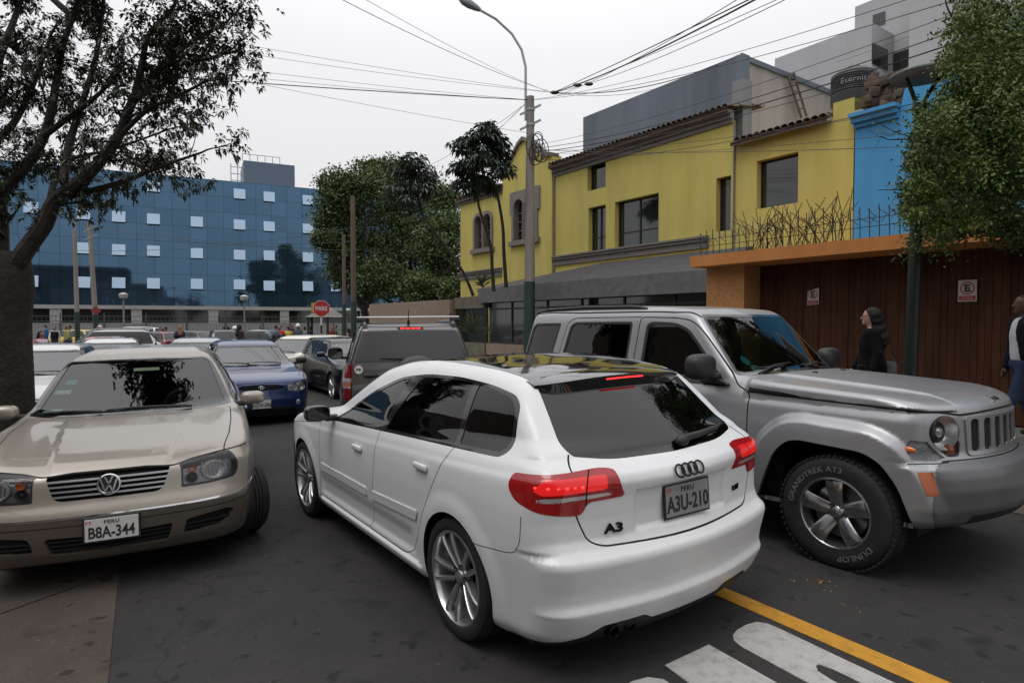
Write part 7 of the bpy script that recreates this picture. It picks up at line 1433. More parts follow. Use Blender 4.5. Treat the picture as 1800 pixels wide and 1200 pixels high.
def street_things():
    conc_pole(932.5, 170, 495, 17.0, .165, .10, 'tall concrete utility pole in front of the yellow house with a curved lamp arm', lean=.03, arm=[(924, 212), (924, 150), (924, 118), (917, 88), (900, 60), (872, 34), (842, 17)])
    conc_pole(131, 405, 548, 28.0, .105, .08, 'slim concrete lamp pole behind the big tree, left of the leaning pole', lean=-.05, arm=[(131, 408), (132, 385), (138, 367), (155, 359), (176, 358)], clamps=False)
    e = conc_pole(157, 390, 552, 30.0, .13, .09, 'leaning concrete pole with a red sign, right of the slim lamp pole', lean=-.30, clamps=True)
    D = 29.6; p = PD(169.5, 546, D); ob, _ = ngon_sign(p - e.location, (.4, -1, 0), .22, 4, 0, mat('sign_red_dull', (.20, .03, .025), .6), e, 'red_sign', .1)
    conc_pole(620, 345, 530, 24.0, .115, .085, 'brown concrete pole standing in front of the green trees', lean=.0, clamps=False, pm_=mat('pole_brown', (.10, .075, .06), .9, noise=.2, nscale=5))
    conc_pole(604, 412, 535, 27.0, .09, .07, 'shorter thin pole left of the brown concrete pole', lean=.0, clamps=False, pm_=mat('pole_brown', (.10, .075, .06), .9, noise=.2, nscale=5))
    # stop sign
    D = 25.5; base = Vector(((565 - 900) / FPX * D, D, zw((565 - 900) / FPX * D, D))); e = empty('stop_sign', base, 0, 'red octagonal stop sign reading PARE on a black and white banded post', 'sign'); c = PD(565, 542, D) - base; zt = c.z
    for i in range(7): z0, z1 = i * zt / 7, (i + 1) * zt / 7; MB().tube([(0, 0, z0), (0, 0, z1)], .035, 10).build('post_band', mat('band_white', (.5, .5, .48), .6) if i % 2 else M_TRIM, e)
    face = Vector((.32, -1, 0)); o, M0 = ngon_sign((c.x, 0, zt), face, .345, 8, .5, mat('sign_white', (.50, .48, .46), .5), e, 'sign_rim', .05); o, M0 = ngon_sign((c.x, 0, zt), face, .325, 8, .5, mat('stop_red', (.32, .015, .02), .5), e, 'sign_plate', .062)
    writing('sign_lettering', 'PARE', .25, M0 @ Matrix.Translation((0, 0, .003)), MATS['sign_white'], e, .002, sx=.82, bold=.005)
    p = PD(550.5, 541, 25.8) - base; MB().box(p, (.16, .02, .42)).build('yellow_plate', mat('plate_yellow', (.40, .22, .02), .6), e)
    # ticket kiosk with a banded hip roof
    D = 33.; cx = (575 - 900) / FPX * D; base = Vector((cx, D, zw(cx, D))); e = empty('kiosk', base, R(12), 'dark street kiosk with a striped hipped roof behind the stop sign', 'kiosk'); b = MB(); zr = PD(575, 557, D).z - base.z
    for i in range(5):
        w0, w1 = 1.0 * (1 - i * .16), 1.0 * (1 - (i + 1) * .16) ; z0 = zr + i * .10; P = [Vector((sx * w0, sy * w0, z0)) for sx, sy in ((-1, -1), (1, -1), (1, 1), (-1, 1))] + [Vector((sx * w1, sy * w1, z0 + .06)) for sx, sy in ((-1, -1), (1, -1), (1, 1), (-1, 1))]; b.add(P, [(0, 1, 5, 4), (1, 2, 6, 5), (2, 3, 7, 6), (3, 0, 4, 7), (3, 2, 1, 0)])
    b.build('roof', mat('kiosk_roof', (.22, .20, .17), .6), e)
    for sx, sy in ((-.85, -.85), (.85, -.85), (.85, .85), (-.85, .85), (.1, -.85)): MB().box((sx, sy, zr / 2), (.12, .12, zr)).build('post', mat('kiosk_dark', (.02, .02, .022), .5), e)
    MB().box((0, -.85, .45), (1.6, .06, .9)).box((0, .85, .45), (1.6, .06, .9)).build('counter', MATS['kiosk_dark'], e)
    for px, py in ((218, 520), (430, 524), (610, 548)):
        D = 47.; x = (px - 900) / FPX * D; zt = PD(px, py, D).z; e = empty('park_lamp', (x, D, -.1), 0, {218: 'grey globe lamp in front of the fence, nearest the leaning pole', 430: 'grey globe lamp in front of the fence beyond the blue car', 610: 'grey lamp between the two dark poles'}[px], 'lamp', 'lamps in front of the office building')
        MB().tube([(0, 0, 0), (0, 0, zt)], .06, 8).build('lamp_post', mat('lamp_post_grey', (.16, .16, .16), .6), e, smooth=True); MB().lathe([(.08, -.15), (.26, -.05), (.30, .10), (.33, .22), (.10, .34), (0, .35)], c=(0, 0, zt), seg=16).build('lamp_shade', mat('shade_pale', (.34, .34, .32), .5), e, smooth=True)
    # green post with the dish lamp by the kerb
    D = 6.7; top = PD(1617, 190, D); bx = PD(1604, 640, D); base = Vector((bx.x - .02, D, .18)); e = empty('street_lamp', base, 0, 'dark green street lamp post with a broad round dish held by forked arms', 'street lamp'); tp = top - base; gm = mat('lamp_green', (.007, .014, .010), .42, noise=.15, nscale=6)
    MB().tube([(0, 0, -.05), (0, 0, .9), tp * .6, tp], [.085, .07, .062, .055], 18).lathe([(.13, 0), (.12, .25), (.08, .32)], seg=18).build('shaft', gm, e, smooth=True); fk = MB(); dz = PD(1620, 132, D).z - base.z; dc = Vector((PD(1622, 132, D).x - base.x, 0, dz))
    for a in (-1, 1): fk.tube([tp - Vector((0, 0, .05)), tp + Vector((a * .06, 0, .10)), dc + Vector((a * .17, 0, -.03))], [.028, .022, .018], 10)
    fk.lathe([(.07, -.06), (.085, 0), (.07, .04)], c=tp, seg=16); fk.build('forked_arm', gm, e, smooth=True)
    MB().lathe([(0, .10), (.06, .095), (.20, .06), (.31, .005), (.315, -.012)], c=dc, seg=48).build('dish', mat('dish_top', (.10, .11, .09), .6, noise=.3, nscale=8), e, smooth=True); MB().lathe([(.31, -.010), (.2, .03), (0, .055)], c=dc, seg=48).build('dish_lining', mat('dish_blue', (.10, .20, .27), .4), e, smooth=True)
    bx_ = MB(); q = PD(1597, 285, 6.9) - base; bx_.box(q, (.06, .08, .20)); bx_.build('switch_box', M_TRIM, e)
def wires():
    wm = mat('cable_black', (.012, .012, .013), .6); tm = mat('cable_thin', (.05, .05, .052), .6)
    K = (972, 163, 17.0); A = (932, 176, 17.0)
    L_ = [('cable', (0, 78, 14), (300, 135, 15), .012, .0), ('cable', (300, 135, 15), A, .016, .03), ('wire', (598, -2, 9), K, .007, .1), ('wire', (640, -2, 9), (960, 160, 17), .005, .08), ('wire', (425, 78, 15), K, .006, .05), ('wire', (425, 93, 15), K, .006, .06), ('wire', (355, 113, 15), A, .006, .05),
          ('wire', (355, 127, 15), A, .006, .06), ('wire', (330, 122, 15), (940, 236, 17), .006, .05), ('cable', K, (1332, -3, 7), .016, .10), ('cable', K, (1322, -3, 7), .011, .02), ('wire', K, (1386, -3, 7), .007, .14), ('wire', (980, 168, 17), (1300, -3, 7.2), .007, .10), ('wire', K, (1372, -3, 7), .006, .05),
          ('cable', K, (1298, 97, 18), .016, .35), ('wire', K, (1290, 103, 17), .007, .42), ('wire', A, (1603, -3, 7), .006, .15), ('wire', A, (1690, -3, 7), .007, .20), ('cable', (934, 262, 17), (1802, 10, 7), .009, .25), ('cable', (934, 268, 17), (1802, 34, 7), .012, .25), ('wire', (934, 256, 17), (1750, -3, 7), .006, .2),
          ('wire', (934, 275, 17), (1802, 60, 7), .007, .20), ('cable', (930, 280, 17), (1617, 180, 6.8), .006, .22), ('wire', (930, 262, 17), (1617, 190, 6.8), .005, .18), ('wire', (930, 266, 17), (1597, 235, 6.9), .005, .14), ('wire', (925, 262, 17), (1597, 258, 6.9), .006, .08), ('wire', (0, 60, 13), (70, 72, 14), .005, .0), ('cable', A, (735, 300, 24), .008, .15), ('wire', A, (690, 360, 24), .006, .25),
          ('wire', (620, 400, 24), (132, 440, 28), .012, .3), ('wire', (620, 425, 24), (157, 392, 30), .012, .4), ('wire', (620, 440, 24), (0, 360, 30), .010, .5), ('wire', (925, 180, 17), (760, 330, 26), .006, .1), ('wire', (1470, 110, 20), (1800, -20, 20), .008, .1), ('wire', (0, 40, 14), (330, 118, 15), .005, .05)]
    def grp(k, a, b):
        if b[1] < 60 and b[0] > 1200: return f'{k}s running from the utility pole to the upper right corner'
        if b[0] > 1200: return f'{k}s running right from the utility pole past the house fronts'
        if b[0] < 800: return f'{k}s crossing the far end of the street'
        return f'{k}s coming to the utility pole from the upper left'
    G = {}
    for q in L_: G.setdefault(grp(q[0], q[1], q[2]), []).append(q)
    ords = ['highest', 'second', 'third', 'fourth', 'fifth', 'sixth', 'seventh', 'eighth', 'ninth', 'tenth']
    for gname, lst in G.items():
        lst.sort(key=lambda q: min(q[1][1], q[2][1]) + .5 * max(q[1][1], q[2][1]))
        for i, (k, a, b, r, sag) in enumerate(lst):
            P0, P1 = PD(*a), PD(*b); pts = []
            for j in range(17): f = j / 16; p = P0.lerp(P1, f); p.z -= sag * 4 * f * (1 - f); pts.append(p - P0)
            o = MB().tube(pts, r * .75, 5, False).build('overhead_' + k, wm if k == 'cable' else tm, None, smooth=True); o.location = P0
            tag(o, (f'{ords[i]} of the {"thick black" if k == "cable" else "thin dark"} {gname}' if len(lst) > 1 else f'{"thick black" if k == "cable" else "thin dark"} {k} {gname[len(k) + 2:]}'), k, gname)
    t = MB(); r_ = random.Random(5)
    for k in range(8):                                                          # coils and splice boxes hanging at the pole
        c = PD(945 + r_.uniform(-8, 8), 258 + r_.uniform(-14, 14), 16.8); rr = r_.uniform(.18, .32); t.tube([c + Vector((rr * math.cos(q) * .6, .05 * k * .3, rr * math.sin(q))) for q in [2 * math.pi * i / 20 for i in range(21)]], .012, 5, False)
    base = PD(945, 258, 16.8); o = t.build('cable_coil', wm, None, off=base); o.location = base; tag(o, 'tangle of coiled black cable hanging on the concrete utility pole', 'cable')
    for i, (px, py) in enumerate(((975, 163), (1015, 150), (1035, 148))): c = PD(px, py, 16.5); b = MB(); b.ball((0, 0, 0), (.12, .05, .05), seg=8, rings=5); q = b.build('splice_box', wm, None, smooth=True); q.location = c; tag(q, ['cable splice nearest the pole top', 'middle cable splice right of the pole top', 'cable splice farthest right of the pole top'][i], 'splice box', 'splices on the overhead cables')
# ------------------------------------------------------------------ vegetation
def leaf_mat(name, a, b, rough=.55):
    m = mat(name, a, rough, noise=.5, nscale=1.7, cols=(a, b)); bs = m.node_tree.nodes['Principled BSDF']; bs.inputs['Specular IOR Level'].default_value = .35
    return m
def leaves(C, size, wid, droop=.0, rng_=None, normal_bias=0.):
    """rhombic leaf faces at points C (n,3); returns V, F"""
    g = rng_ or rng; n = len(C); d = g.normal(size=(n, 3)); d[:, 2] -= droop; d /= np.linalg.norm(d, axis=1, keepdims=True)
    q = g.normal(size=(n, 3)); s = np.cross(d, q); s /= np.linalg.norm(s, axis=1, keepdims=True) + 1e-9; L_ = (size * g.uniform(.7, 1.25, n))[:, None]; w = L_ * wid
    nr = np.cross(d, s); V = np.stack([C, C + d * L_ * .45 + s * w * .5 + nr * w * .12, C + d * L_, C + d * L_ * .45 - s * w * .5 + nr * w * .12], 1).reshape(-1, 3)
    return V, np.arange(4 * n).reshape(-1, 4)
def crown_points(centers, radii, n, g, shell=.55):
    """leaf positions gathered in clumps inside a set of ellipsoids"""
    out = []
    for c, r in zip(centers, radii):
        k = max(6, int(n * .02)); d = g.normal(size=(k, 3)); d /= np.linalg.norm(d, axis=1, keepdims=True); cl = np.array(c) + d * np.array(r) * g.uniform(shell, 1.0, (k, 1)); per = n // k
        for q in cl: s_ = g.uniform(.13, .24) * np.mean(r); p = g.normal(size=(per, 3)) * s_ * (1, 1, .6); out.append(q + p)
        out.append(np.array(c) + g.normal(size=(n // 3, 3)) * np.array(r) * .38)
    return np.concatenate(out)
def branch_tree(root_pts, g, levels=3, spread=.6, blen=.5, kids=(3, 5), bend=.15, up=.12):
    """grow side branches from traced limbs; returns tubes [(pts, radii)] and twig ends"""
    tubes, ends = [], []
    def grow(p, d, L_, r, lev):
        pts, rad = [p], [r]; n = 5; q = p
        for i in range(n):
            d = (d + Vector(g.normal(0, bend, 3)) + Vector((0, 0, up * .3))).normalized(); q = q + d * L_ / n; pts.append(q); rad.append(r * (1 - .7 * (i + 1) / n))
        tubes.append((pts, rad))
        if lev <= 0: ends.extend([(pts[-1], d), (pts[-2], d), (pts[3], d)]); return
        for k in range(g.integers(*kids)):
            i = g.integers(1, n + 1); sd = (d * .7 + Vector(g.normal(0, spread, 3))).normalized(); grow(pts[i], sd, L_ * g.uniform(.5, .75), rad[i] * .6, lev - 1)
        ends.append((pts[-1], d))
    for pts, r0, r1, dens in root_pts:
        N = len(pts); cum = [(pts[i + 1] - pts[i]).length for i in range(N - 1)]; rad = [r0 + (r1 - r0) * i / (N - 1) for i in range(N)]; tubes.append((pts, rad))
        tot = sum(cum); k = int(tot * dens)
        for _ in range(k):
            f = g.uniform(.22, 1) * tot; i = 0
            while i < N - 2 and f > cum[i]: f -= cum[i]; i += 1
            p = pts[i].lerp(pts[i + 1], f / max(cum[i], 1e-6)); d = (pts[i + 1] - pts[i]).normalized(); sd = (d * .8 + Vector(g.normal(0, spread, 3)) + Vector((0, 0, up))).normalized(); grow(p, sd, blen * g.uniform(.6, 1.2), max(.006, rad[i] * .30), levels - 1)
        grow(pts[-1], (pts[-1] - pts[-2]).normalized(), blen * .8, r1, levels - 1)
    return tubes, ends
def smooth_pts(P, k=4):
    out = []
    for i in range(len(P) - 1):
        a, b, c, d = P[max(i - 1, 0)], P[i], P[i + 1], P[min(i + 2, len(P) - 1)]
        for j in range(k): t = j / k; out.append(.5 * ((2 * b) + (c - a) * t + (2 * a - 5 * b + 4 * c - d) * t * t + (3 * b - a - 3 * c + d) * t ** 3))
    return out + [P[-1]]
BARK = mat('bark_brown', (.024, .020, .016), .95, noise=.45, nscale=9, bump=1.0, bscale=26); 
def whorl(c, d, g, n, L_, wid, droop):
    V, F = [], []; ax = Vector(d).normalized(); o1 = ax.orthogonal().normalized(); o2 = ax.cross(o1)
    for k in range(n):
        a = 2 * math.pi * (k + g.uniform(-.3, .3)) / n; out = (o1 * math.cos(a) + o2 * math.sin(a) + ax * g.uniform(-.1, .6)).normalized(); l = L_ * g.uniform(.7, 1.15); w = l * wid
        p0 = c + out * l * .12; p1 = c + out * l * .55 + Vector((0, 0, -droop * l * .25)); p2 = c + out * l * .9 + Vector((0, 0, -droop * l)); s = out.cross(Vector((0, 0, 1))); s = s.normalized() if s.length > .01 else Vector((1, 0, 0)); b = len(V)
        V += [p0, p1 + s * w * .5, p2, p1 - s * w * .5]; F.append((b, b + 1, b + 2, b + 3))
    return V, F
def left_tree():
    g = np.random.default_rng(21); D = 6.5; T = lambda px, py, dd=0.: PD(px, py, D + dd)
    base = T(-8, 900); base = Vector((PD(2, 700, D).x, D, zw(PD(-6, 700, D).x, D))); root = empty('street_tree', base, 0, 'large dark street tree beside the beige saloon with spreading limbs and drooping leaves', 'tree')
    L = []
    lim = [([(6, 545), (22, 482), (45, 440), (78, 395), (98, 350), (150, 312), (205, 245), (235, 175), (290, 112), (340, 72), (395, 42)], .105, .014, 6, (0, -.35)), ([(98, 350), (150, 338), (220, 318), (285, 292), (355, 268)], .04, .010, 5, (0, -.3)), ([(85, 375), (95, 320), (112, 290), (140, 275), (200, 262), (290, 230)], .036, .010, 5, (0, .8)),
           ([(1, 560), (1, 470), (2, 400), (2, 340), (45, 292), (78, 238), (95, 170), (108, 90), (128, 30), (150, -30)], .085, .018, 6, (0, .6)), ([(2, 340), (-20, 270), (20, 222), (45, 180), (70, 120), (90, 60)], .05, .016, 6, (.2, 1.0)), ([(112, 320), (118, 270), (130, 225), (150, 165), (170, 95), (180, 20), (185, -40)], .045, .015, 6, (0, .5)),
           ([(205, 245), (235, 215), (265, 190), (300, 175), (350, 150), (372, 138)], .03, .010, 6, (-.2, -.5)), ([(235, 175), (250, 110), (262, 60), (300, 20), (320, -20)], .035, .012, 6, (-.3, -.2)), ([(-10, 420), (-60, 330), (-110, 240), (-140, 140)], .10, .03, 5, (0, .4)), ([(-60, 330), (-20, 200), (0, 100), (30, 20), (40, -50)], .06, .02, 6, (.2, 1.4)),
           ([(150, -30), (220, -90), (320, -140)], .04, .02, 6, (.6, -.5)), ([(128, 30), (60, -30), (0, -80)], .04, .02, 6, (.6, 1)), ([(290, 112), (330, 110), (380, 100), (410, 85)], .03, .01, 6, (-.4, -.5)), ([(78, 238), (130, 200), (180, 160), (215, 120)], .035, .01, 7, (.3, -.2))]
    for pts, r0, r1, dens, (d0, d1) in lim:
        P = [T(x, y, d0 + (d1 - d0) * i / (len(pts) - 1)) - base for i, (x, y) in enumerate(pts)]; L.append((smooth_pts(P, 3), r0, r1, dens))
    tubes, ends = branch_tree(L, g, levels=2, spread=.55, blen=.34, kids=(2, 5))
    tr = MB(); z0 = -.05; tp = T(10, 462) - base
    P = [Vector((0, 0, z0)), Vector((-.01, 0, .4)), Vector((0, 0, 1.0)), Vector((.0, 0, 1.7)), tp - Vector((.02, 0, .12)), tp + Vector((0, 0, .12))]; tr.tube(smooth_pts(P, 4), list(np.interp(np.arange(21) / 20, [0, .12, .4, .75, 1], [.40, .31, .285, .27, .19])), 20)
    for pts, rad in tubes: tr.tube(pts, rad, 8 if rad[0] > .03 else 5, False)
    tr.build('trunk', BARK, root, smooth=True)
    V, F = [], []
    for p, d in ends:
        if p.x > 10: continue
        for q in range(2 if g.random() < .75 else 3):
            v, f = whorl(p + Vector(g.normal(0, .07, 3)), d, g, int(g.integers(7, 12)), .074, .34, .38); b = len(V); V += v; F += [tuple(i + b for i in ff) for ff in f]
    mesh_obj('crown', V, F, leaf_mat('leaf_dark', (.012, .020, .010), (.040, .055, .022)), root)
def right_tree():
    g = np.random.default_rng(5); D = 5.9; T = lambda px, py, dd=0.: PD(px, py, D + dd); bx = PD(2010, 900, D); base = Vector((bx.x, D, .17)); root = empty('street_tree', base, 0, 'leafy green street tree hanging in from the right edge in front of the blue house', 'tree')
    lim = [([(2010, 700), (1990, 500), (1930, 380), (1860, 330), (1790, 340), (1720, 372), (1670, 395)], .11, .012, 5, (0, .1)), ([(1930, 380), (1850, 260), (1780, 180), (1720, 100), (1680, 40)], .07, .012, 5, (0, .3)), ([(1860, 330), (1780, 290), (1700, 260), (1620, 250)], .04, .01, 5, (0, -.2)), ([(1990, 500), (1900, 300), (1850, 150), (1830, 0), (1800, -80)], .07, .02, 5, (.3, .6)), ([(1790, 340), (1740, 330), (1680, 330), (1610, 335)], .03, .008, 5, (0, .3)), ([(1850, 260), (1760, 330), (1740, 380), (1780, 400)], .03, .01, 5, (-.2, .2))]
    L = []
    for pts, r0, r1, dens, (d0, d1) in lim: L.append((smooth_pts([T(x, y, d0 + (d1 - d0) * i / (len(pts) - 1)) - base for i, (x, y) in enumerate(pts)], 3), r0, r1, dens))
    tubes, ends = branch_tree(L, g, levels=2, spread=.6, blen=.45, kids=(2, 4)); tr = MB()
    tr.tube(smooth_pts([Vector((0, 0, -.05)), Vector((.02, 0, .8)), T(2010, 700) - base, T(1998, 560) - base], 4), [.17, .165, .16, .15, .14, .14, .135, .13, .13, .12, .12, .115, .11], 14)
    for pts, rad in tubes: tr.tube(pts, rad, 6, False)
    tr.build('trunk', BARK, root, smooth=True); C = []
    blobs = [(1700, 60, 60), (1760, 110, 80), (1810, 30, 80), (1690, 150, 55), (1740, 200, 85), (1660, 215, 60), (1630, 290, 55), (1700, 290, 80), (1780, 300, 80), (1640, 345, 50), (1615, 370, 30), (1690, 370, 50), (1665, 400, 30), (1760, 380, 40), (1790, 400, 35), (1850, 200, 120), (1850, 380, 60), (1720, 20, 40), (1645, 400, 22), (1790, 420, 18), (1730, 250, 90), (1800, 180, 90), (1620, 340, 26), (1675, 110, 32)]
    for px, py, r in blobs:
        rr = r / FPX * D
        for dd in (-.35, .25, .7): C.append(crown_points([T(px + g.normal(0, r * .25), py + g.normal(0, r * .25), dd) - base], [(rr * .9, rr, rr * .8)], int(240 + r * r * .17), g, .3))
    for p, d in ends: C.append(np.array(p) + g.normal(size=(46, 3)) * .07)
    C = np.concatenate(C); C = C[(C[:, 0] + base.x) > (C[:, 1] + base.y) * (.612 + .075 * (C[:, 2] + base.z > 3.95)) + .07 * np.sin(C[:, 2] * 9) + .05 * np.sin(C[:, 1] * 13) + g.normal(0, .07, len(C)) + .03]; V, F = leaves(C, .040, .48, .35, g); mesh_obj('crown', V, F, leaf_mat('leaf_fresh', (.026, .052, .009), (.13, .17, .03)), root)
def umbrella_tree(name_px, trunks, blobs, D, label, seed):
    g = np.random.default_rng(seed); p0 = PD(trunks[0][0][0], trunks[0][0][1], D); base = Vector((p0.x, D, p0.z if p0.z > 1 else .19)); root = empty('umbrella_tree', base, 0, label, 'tree'); tr = MB()
    for i, t in enumerate(trunks):
        P = smooth_pts([PD(x, y, D) - base for x, y in t], 4)
        if i == 0 or t[0] == trunks[0][-1]: tr.tube(P, list(np.linspace(.055, .03, len(P))), 8)
        else: MB().tube(P, list(np.linspace(.055, .03, len(P))), 8).build('trunk', BARK, root, smooth=True)
    V, F = [], []
    for px, py, r in blobs:
        c = PD(px, py, D + g.normal(0, .25)) - base; rr = r / FPX * D
        for k in range(int(8 + r * 1.1)):
            d = Vector(g.normal(size=3)); d.z = abs(d.z) * .7 - .1; d.normalize(); q = c + d * rr * g.uniform(.25, 1.1); v, f = whorl(q, d + Vector((0, 0, .8)), g, 10, .25, .30, .50); b = len(V); V += v; F += [tuple(i + b for i in ff) for ff in f]
            if k < 3: tr.tube([c - Vector((0, 0, rr * .6)), q], .012, 5)
    tr.build('trunk', BARK, root, smooth=True); mesh_obj('crown', V, F, leaf_mat('leaf_umbrella', (.018, .030, .020), (.055, .075, .050), .4), root)
def broad_tree(px, ground, D, blobs, n, leaf, label, seed, cols, tr=.25):
    g = np.random.default_rng(seed); x = (px - 900) / FPX * D; base = Vector((x, D, zw(x, D))); root = empty('broadleaf_tree', base, 0, label, 'tree', 'trees behind the long tan wall'); t = MB(); C = []
    cs = []
    for bx, by, r in blobs:
        dd = g.uniform(-1.2, 1.8); c = PD(bx, by, D + dd) - base; rr = r / FPX * D; cs.append(c); C.append(crown_points([c], [(rr, rr * 1.1, rr * .8)], n, g, .45))
    t.tube([Vector((0, 0, -.2)), Vector((.1, 0, 1.5)), Vector((0, 0, 3))], [tr, tr * .8, tr * .7], 12)
    for c in cs: m = Vector((c.x * .4, c.y * .4, max(3.2, c.z * .6))); t.tube(smooth_pts([Vector((0, 0, 2.6)), m, c], 4), list(np.linspace(tr * .5, .04, 9)), 7)
    t.build('trunk', BARK, root, smooth=True); V, F = leaves(np.concatenate(C), leaf, .55, .2, g); mesh_obj('crown', V, F, leaf_mat('leaf_' + cols[0], cols[1], cols[2]), root)
def vegetation():
    for k, (n_, s_) in enumerate(((-3.3, -3.5), (-3.6, -11.0))):
        g = np.random.default_rng(60 + k); p = SN(n_, s_, .1); root = empty('street_tree', p, 0, ['street tree on the left pavement just behind the viewer, seen only in reflections', 'second street tree on the left pavement, farther behind the viewer'][k], 'tree'); t = MB().tube([(0, 0, 0), (.1, 0, 1.6), (0, 0, 3.2)], [.22, .17, .14], 10); cs = [Vector(g.normal(0, 1, 3)) * 1.3 + Vector((0, 0, 5)) for _ in range(7)]
        for c in cs: t.tube([Vector((0, 0, 3)), c], [.08, .02], 6)
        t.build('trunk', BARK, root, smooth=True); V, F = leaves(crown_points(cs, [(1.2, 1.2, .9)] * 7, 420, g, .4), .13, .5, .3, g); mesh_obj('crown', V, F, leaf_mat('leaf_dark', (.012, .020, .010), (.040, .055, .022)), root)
    left_tree(); right_tree()
    umbrella_tree(0, [[(832, 520), (815, 480), (788, 440), (762, 405), (742, 378)], [(742, 378), (735, 350), (728, 330)]], [(712, 305, 26), (742, 312, 26), (728, 290, 22), (700, 332, 20), (738, 340, 24), (716, 352, 18), (752, 335, 14)], 21, 'umbrella tree with a long leaning bare trunk in front of the broad green trees', 3)
    umbrella_tree(0, [[(868, 512), (865, 470), (862, 430), (845, 375), (838, 345)], [(890, 505), (886, 450), (884, 400), (876, 350), (870, 330)]], [(820, 262, 26), (850, 240, 26), (872, 250, 24), (838, 285, 30), (868, 285, 28), (815, 300, 24), (845, 318, 30), (882, 300, 18), (820, 330, 22), (855, 330, 20), (862, 228, 16), (880, 270, 18)], 17.2, 'umbrella tree with two thin curved trunks in front of the arched windows', 4)
    gm = ('broad', (.022, .042, .012), (.10, .14, .038))
    broad_tree(640, 0, 40, [(600, 330, 40), (640, 320, 42), (625, 370, 60), (585, 380, 36), (600, 430, 50), (650, 440, 60), (575, 420, 26), (610, 480, 40), (670, 490, 50), (596, 365, 44)], 2600, .20, 'broad green tree left of the umbrella trees, overlapping the glass building', 11, gm, .3)
    broad_tree(720, 0, 43, [(690, 310, 40), (725, 330, 55), (680, 370, 56), (740, 390, 60), (700, 430, 60), (760, 440, 50), (700, 490, 60), (640, 500, 40), (660, 300, 26)], 2600, .20, 'broad green tree in the middle behind the leaning umbrella tree', 12, gm, .3)
    broad_tree(790, 0, 38, [(780, 350, 34), (790, 400, 40), (770, 430, 46), (790, 470, 44), (760, 500, 46), (796, 510, 30), (740, 505, 40)], 2400, .19, 'broad green tree beside the corner of the yellow house', 13, gm, .28)
    # garden plants with sword leaves
    for px, py, D, n, L_, lab in ((832, 592, 17.3, 60, .75, 'dark spiky yucca behind the glass of the garden wall'), (848, 505, 17.6, 26, .42, 'small spiky plant on top of the slate canopy corner')):
        g = np.random.default_rng(px); p = PD(px, py, D); r = empty('yucca_plant', p, 0, lab, 'plant'); V, F = [], []
        for k in range(n):
            a = g.uniform(0, 2 * math.pi); el = g.uniform(.1, 1.3); d = Vector((math.cos(a) * math.cos(el), math.sin(a) * math.cos(el) * .5, math.sin(el))); l = L_ * g.uniform(.6, 1); s = d.cross(Vector((0, 1, 0))).normalized() * .02; b = len(V); z = Vector((0, 0, g.uniform(0, .25))); V += [z - s, z + s, z + d * l * .6 + s * .8, z + d * l - Vector((0, 0, l * .12)), z + d * l * .6 - s * .8]; F.append(tuple(range(b, b + 5)))
        mesh_obj('crown', V, F, leaf_mat('leaf_yucca', (.02, .03, .015), (.05, .06, .03)), r)
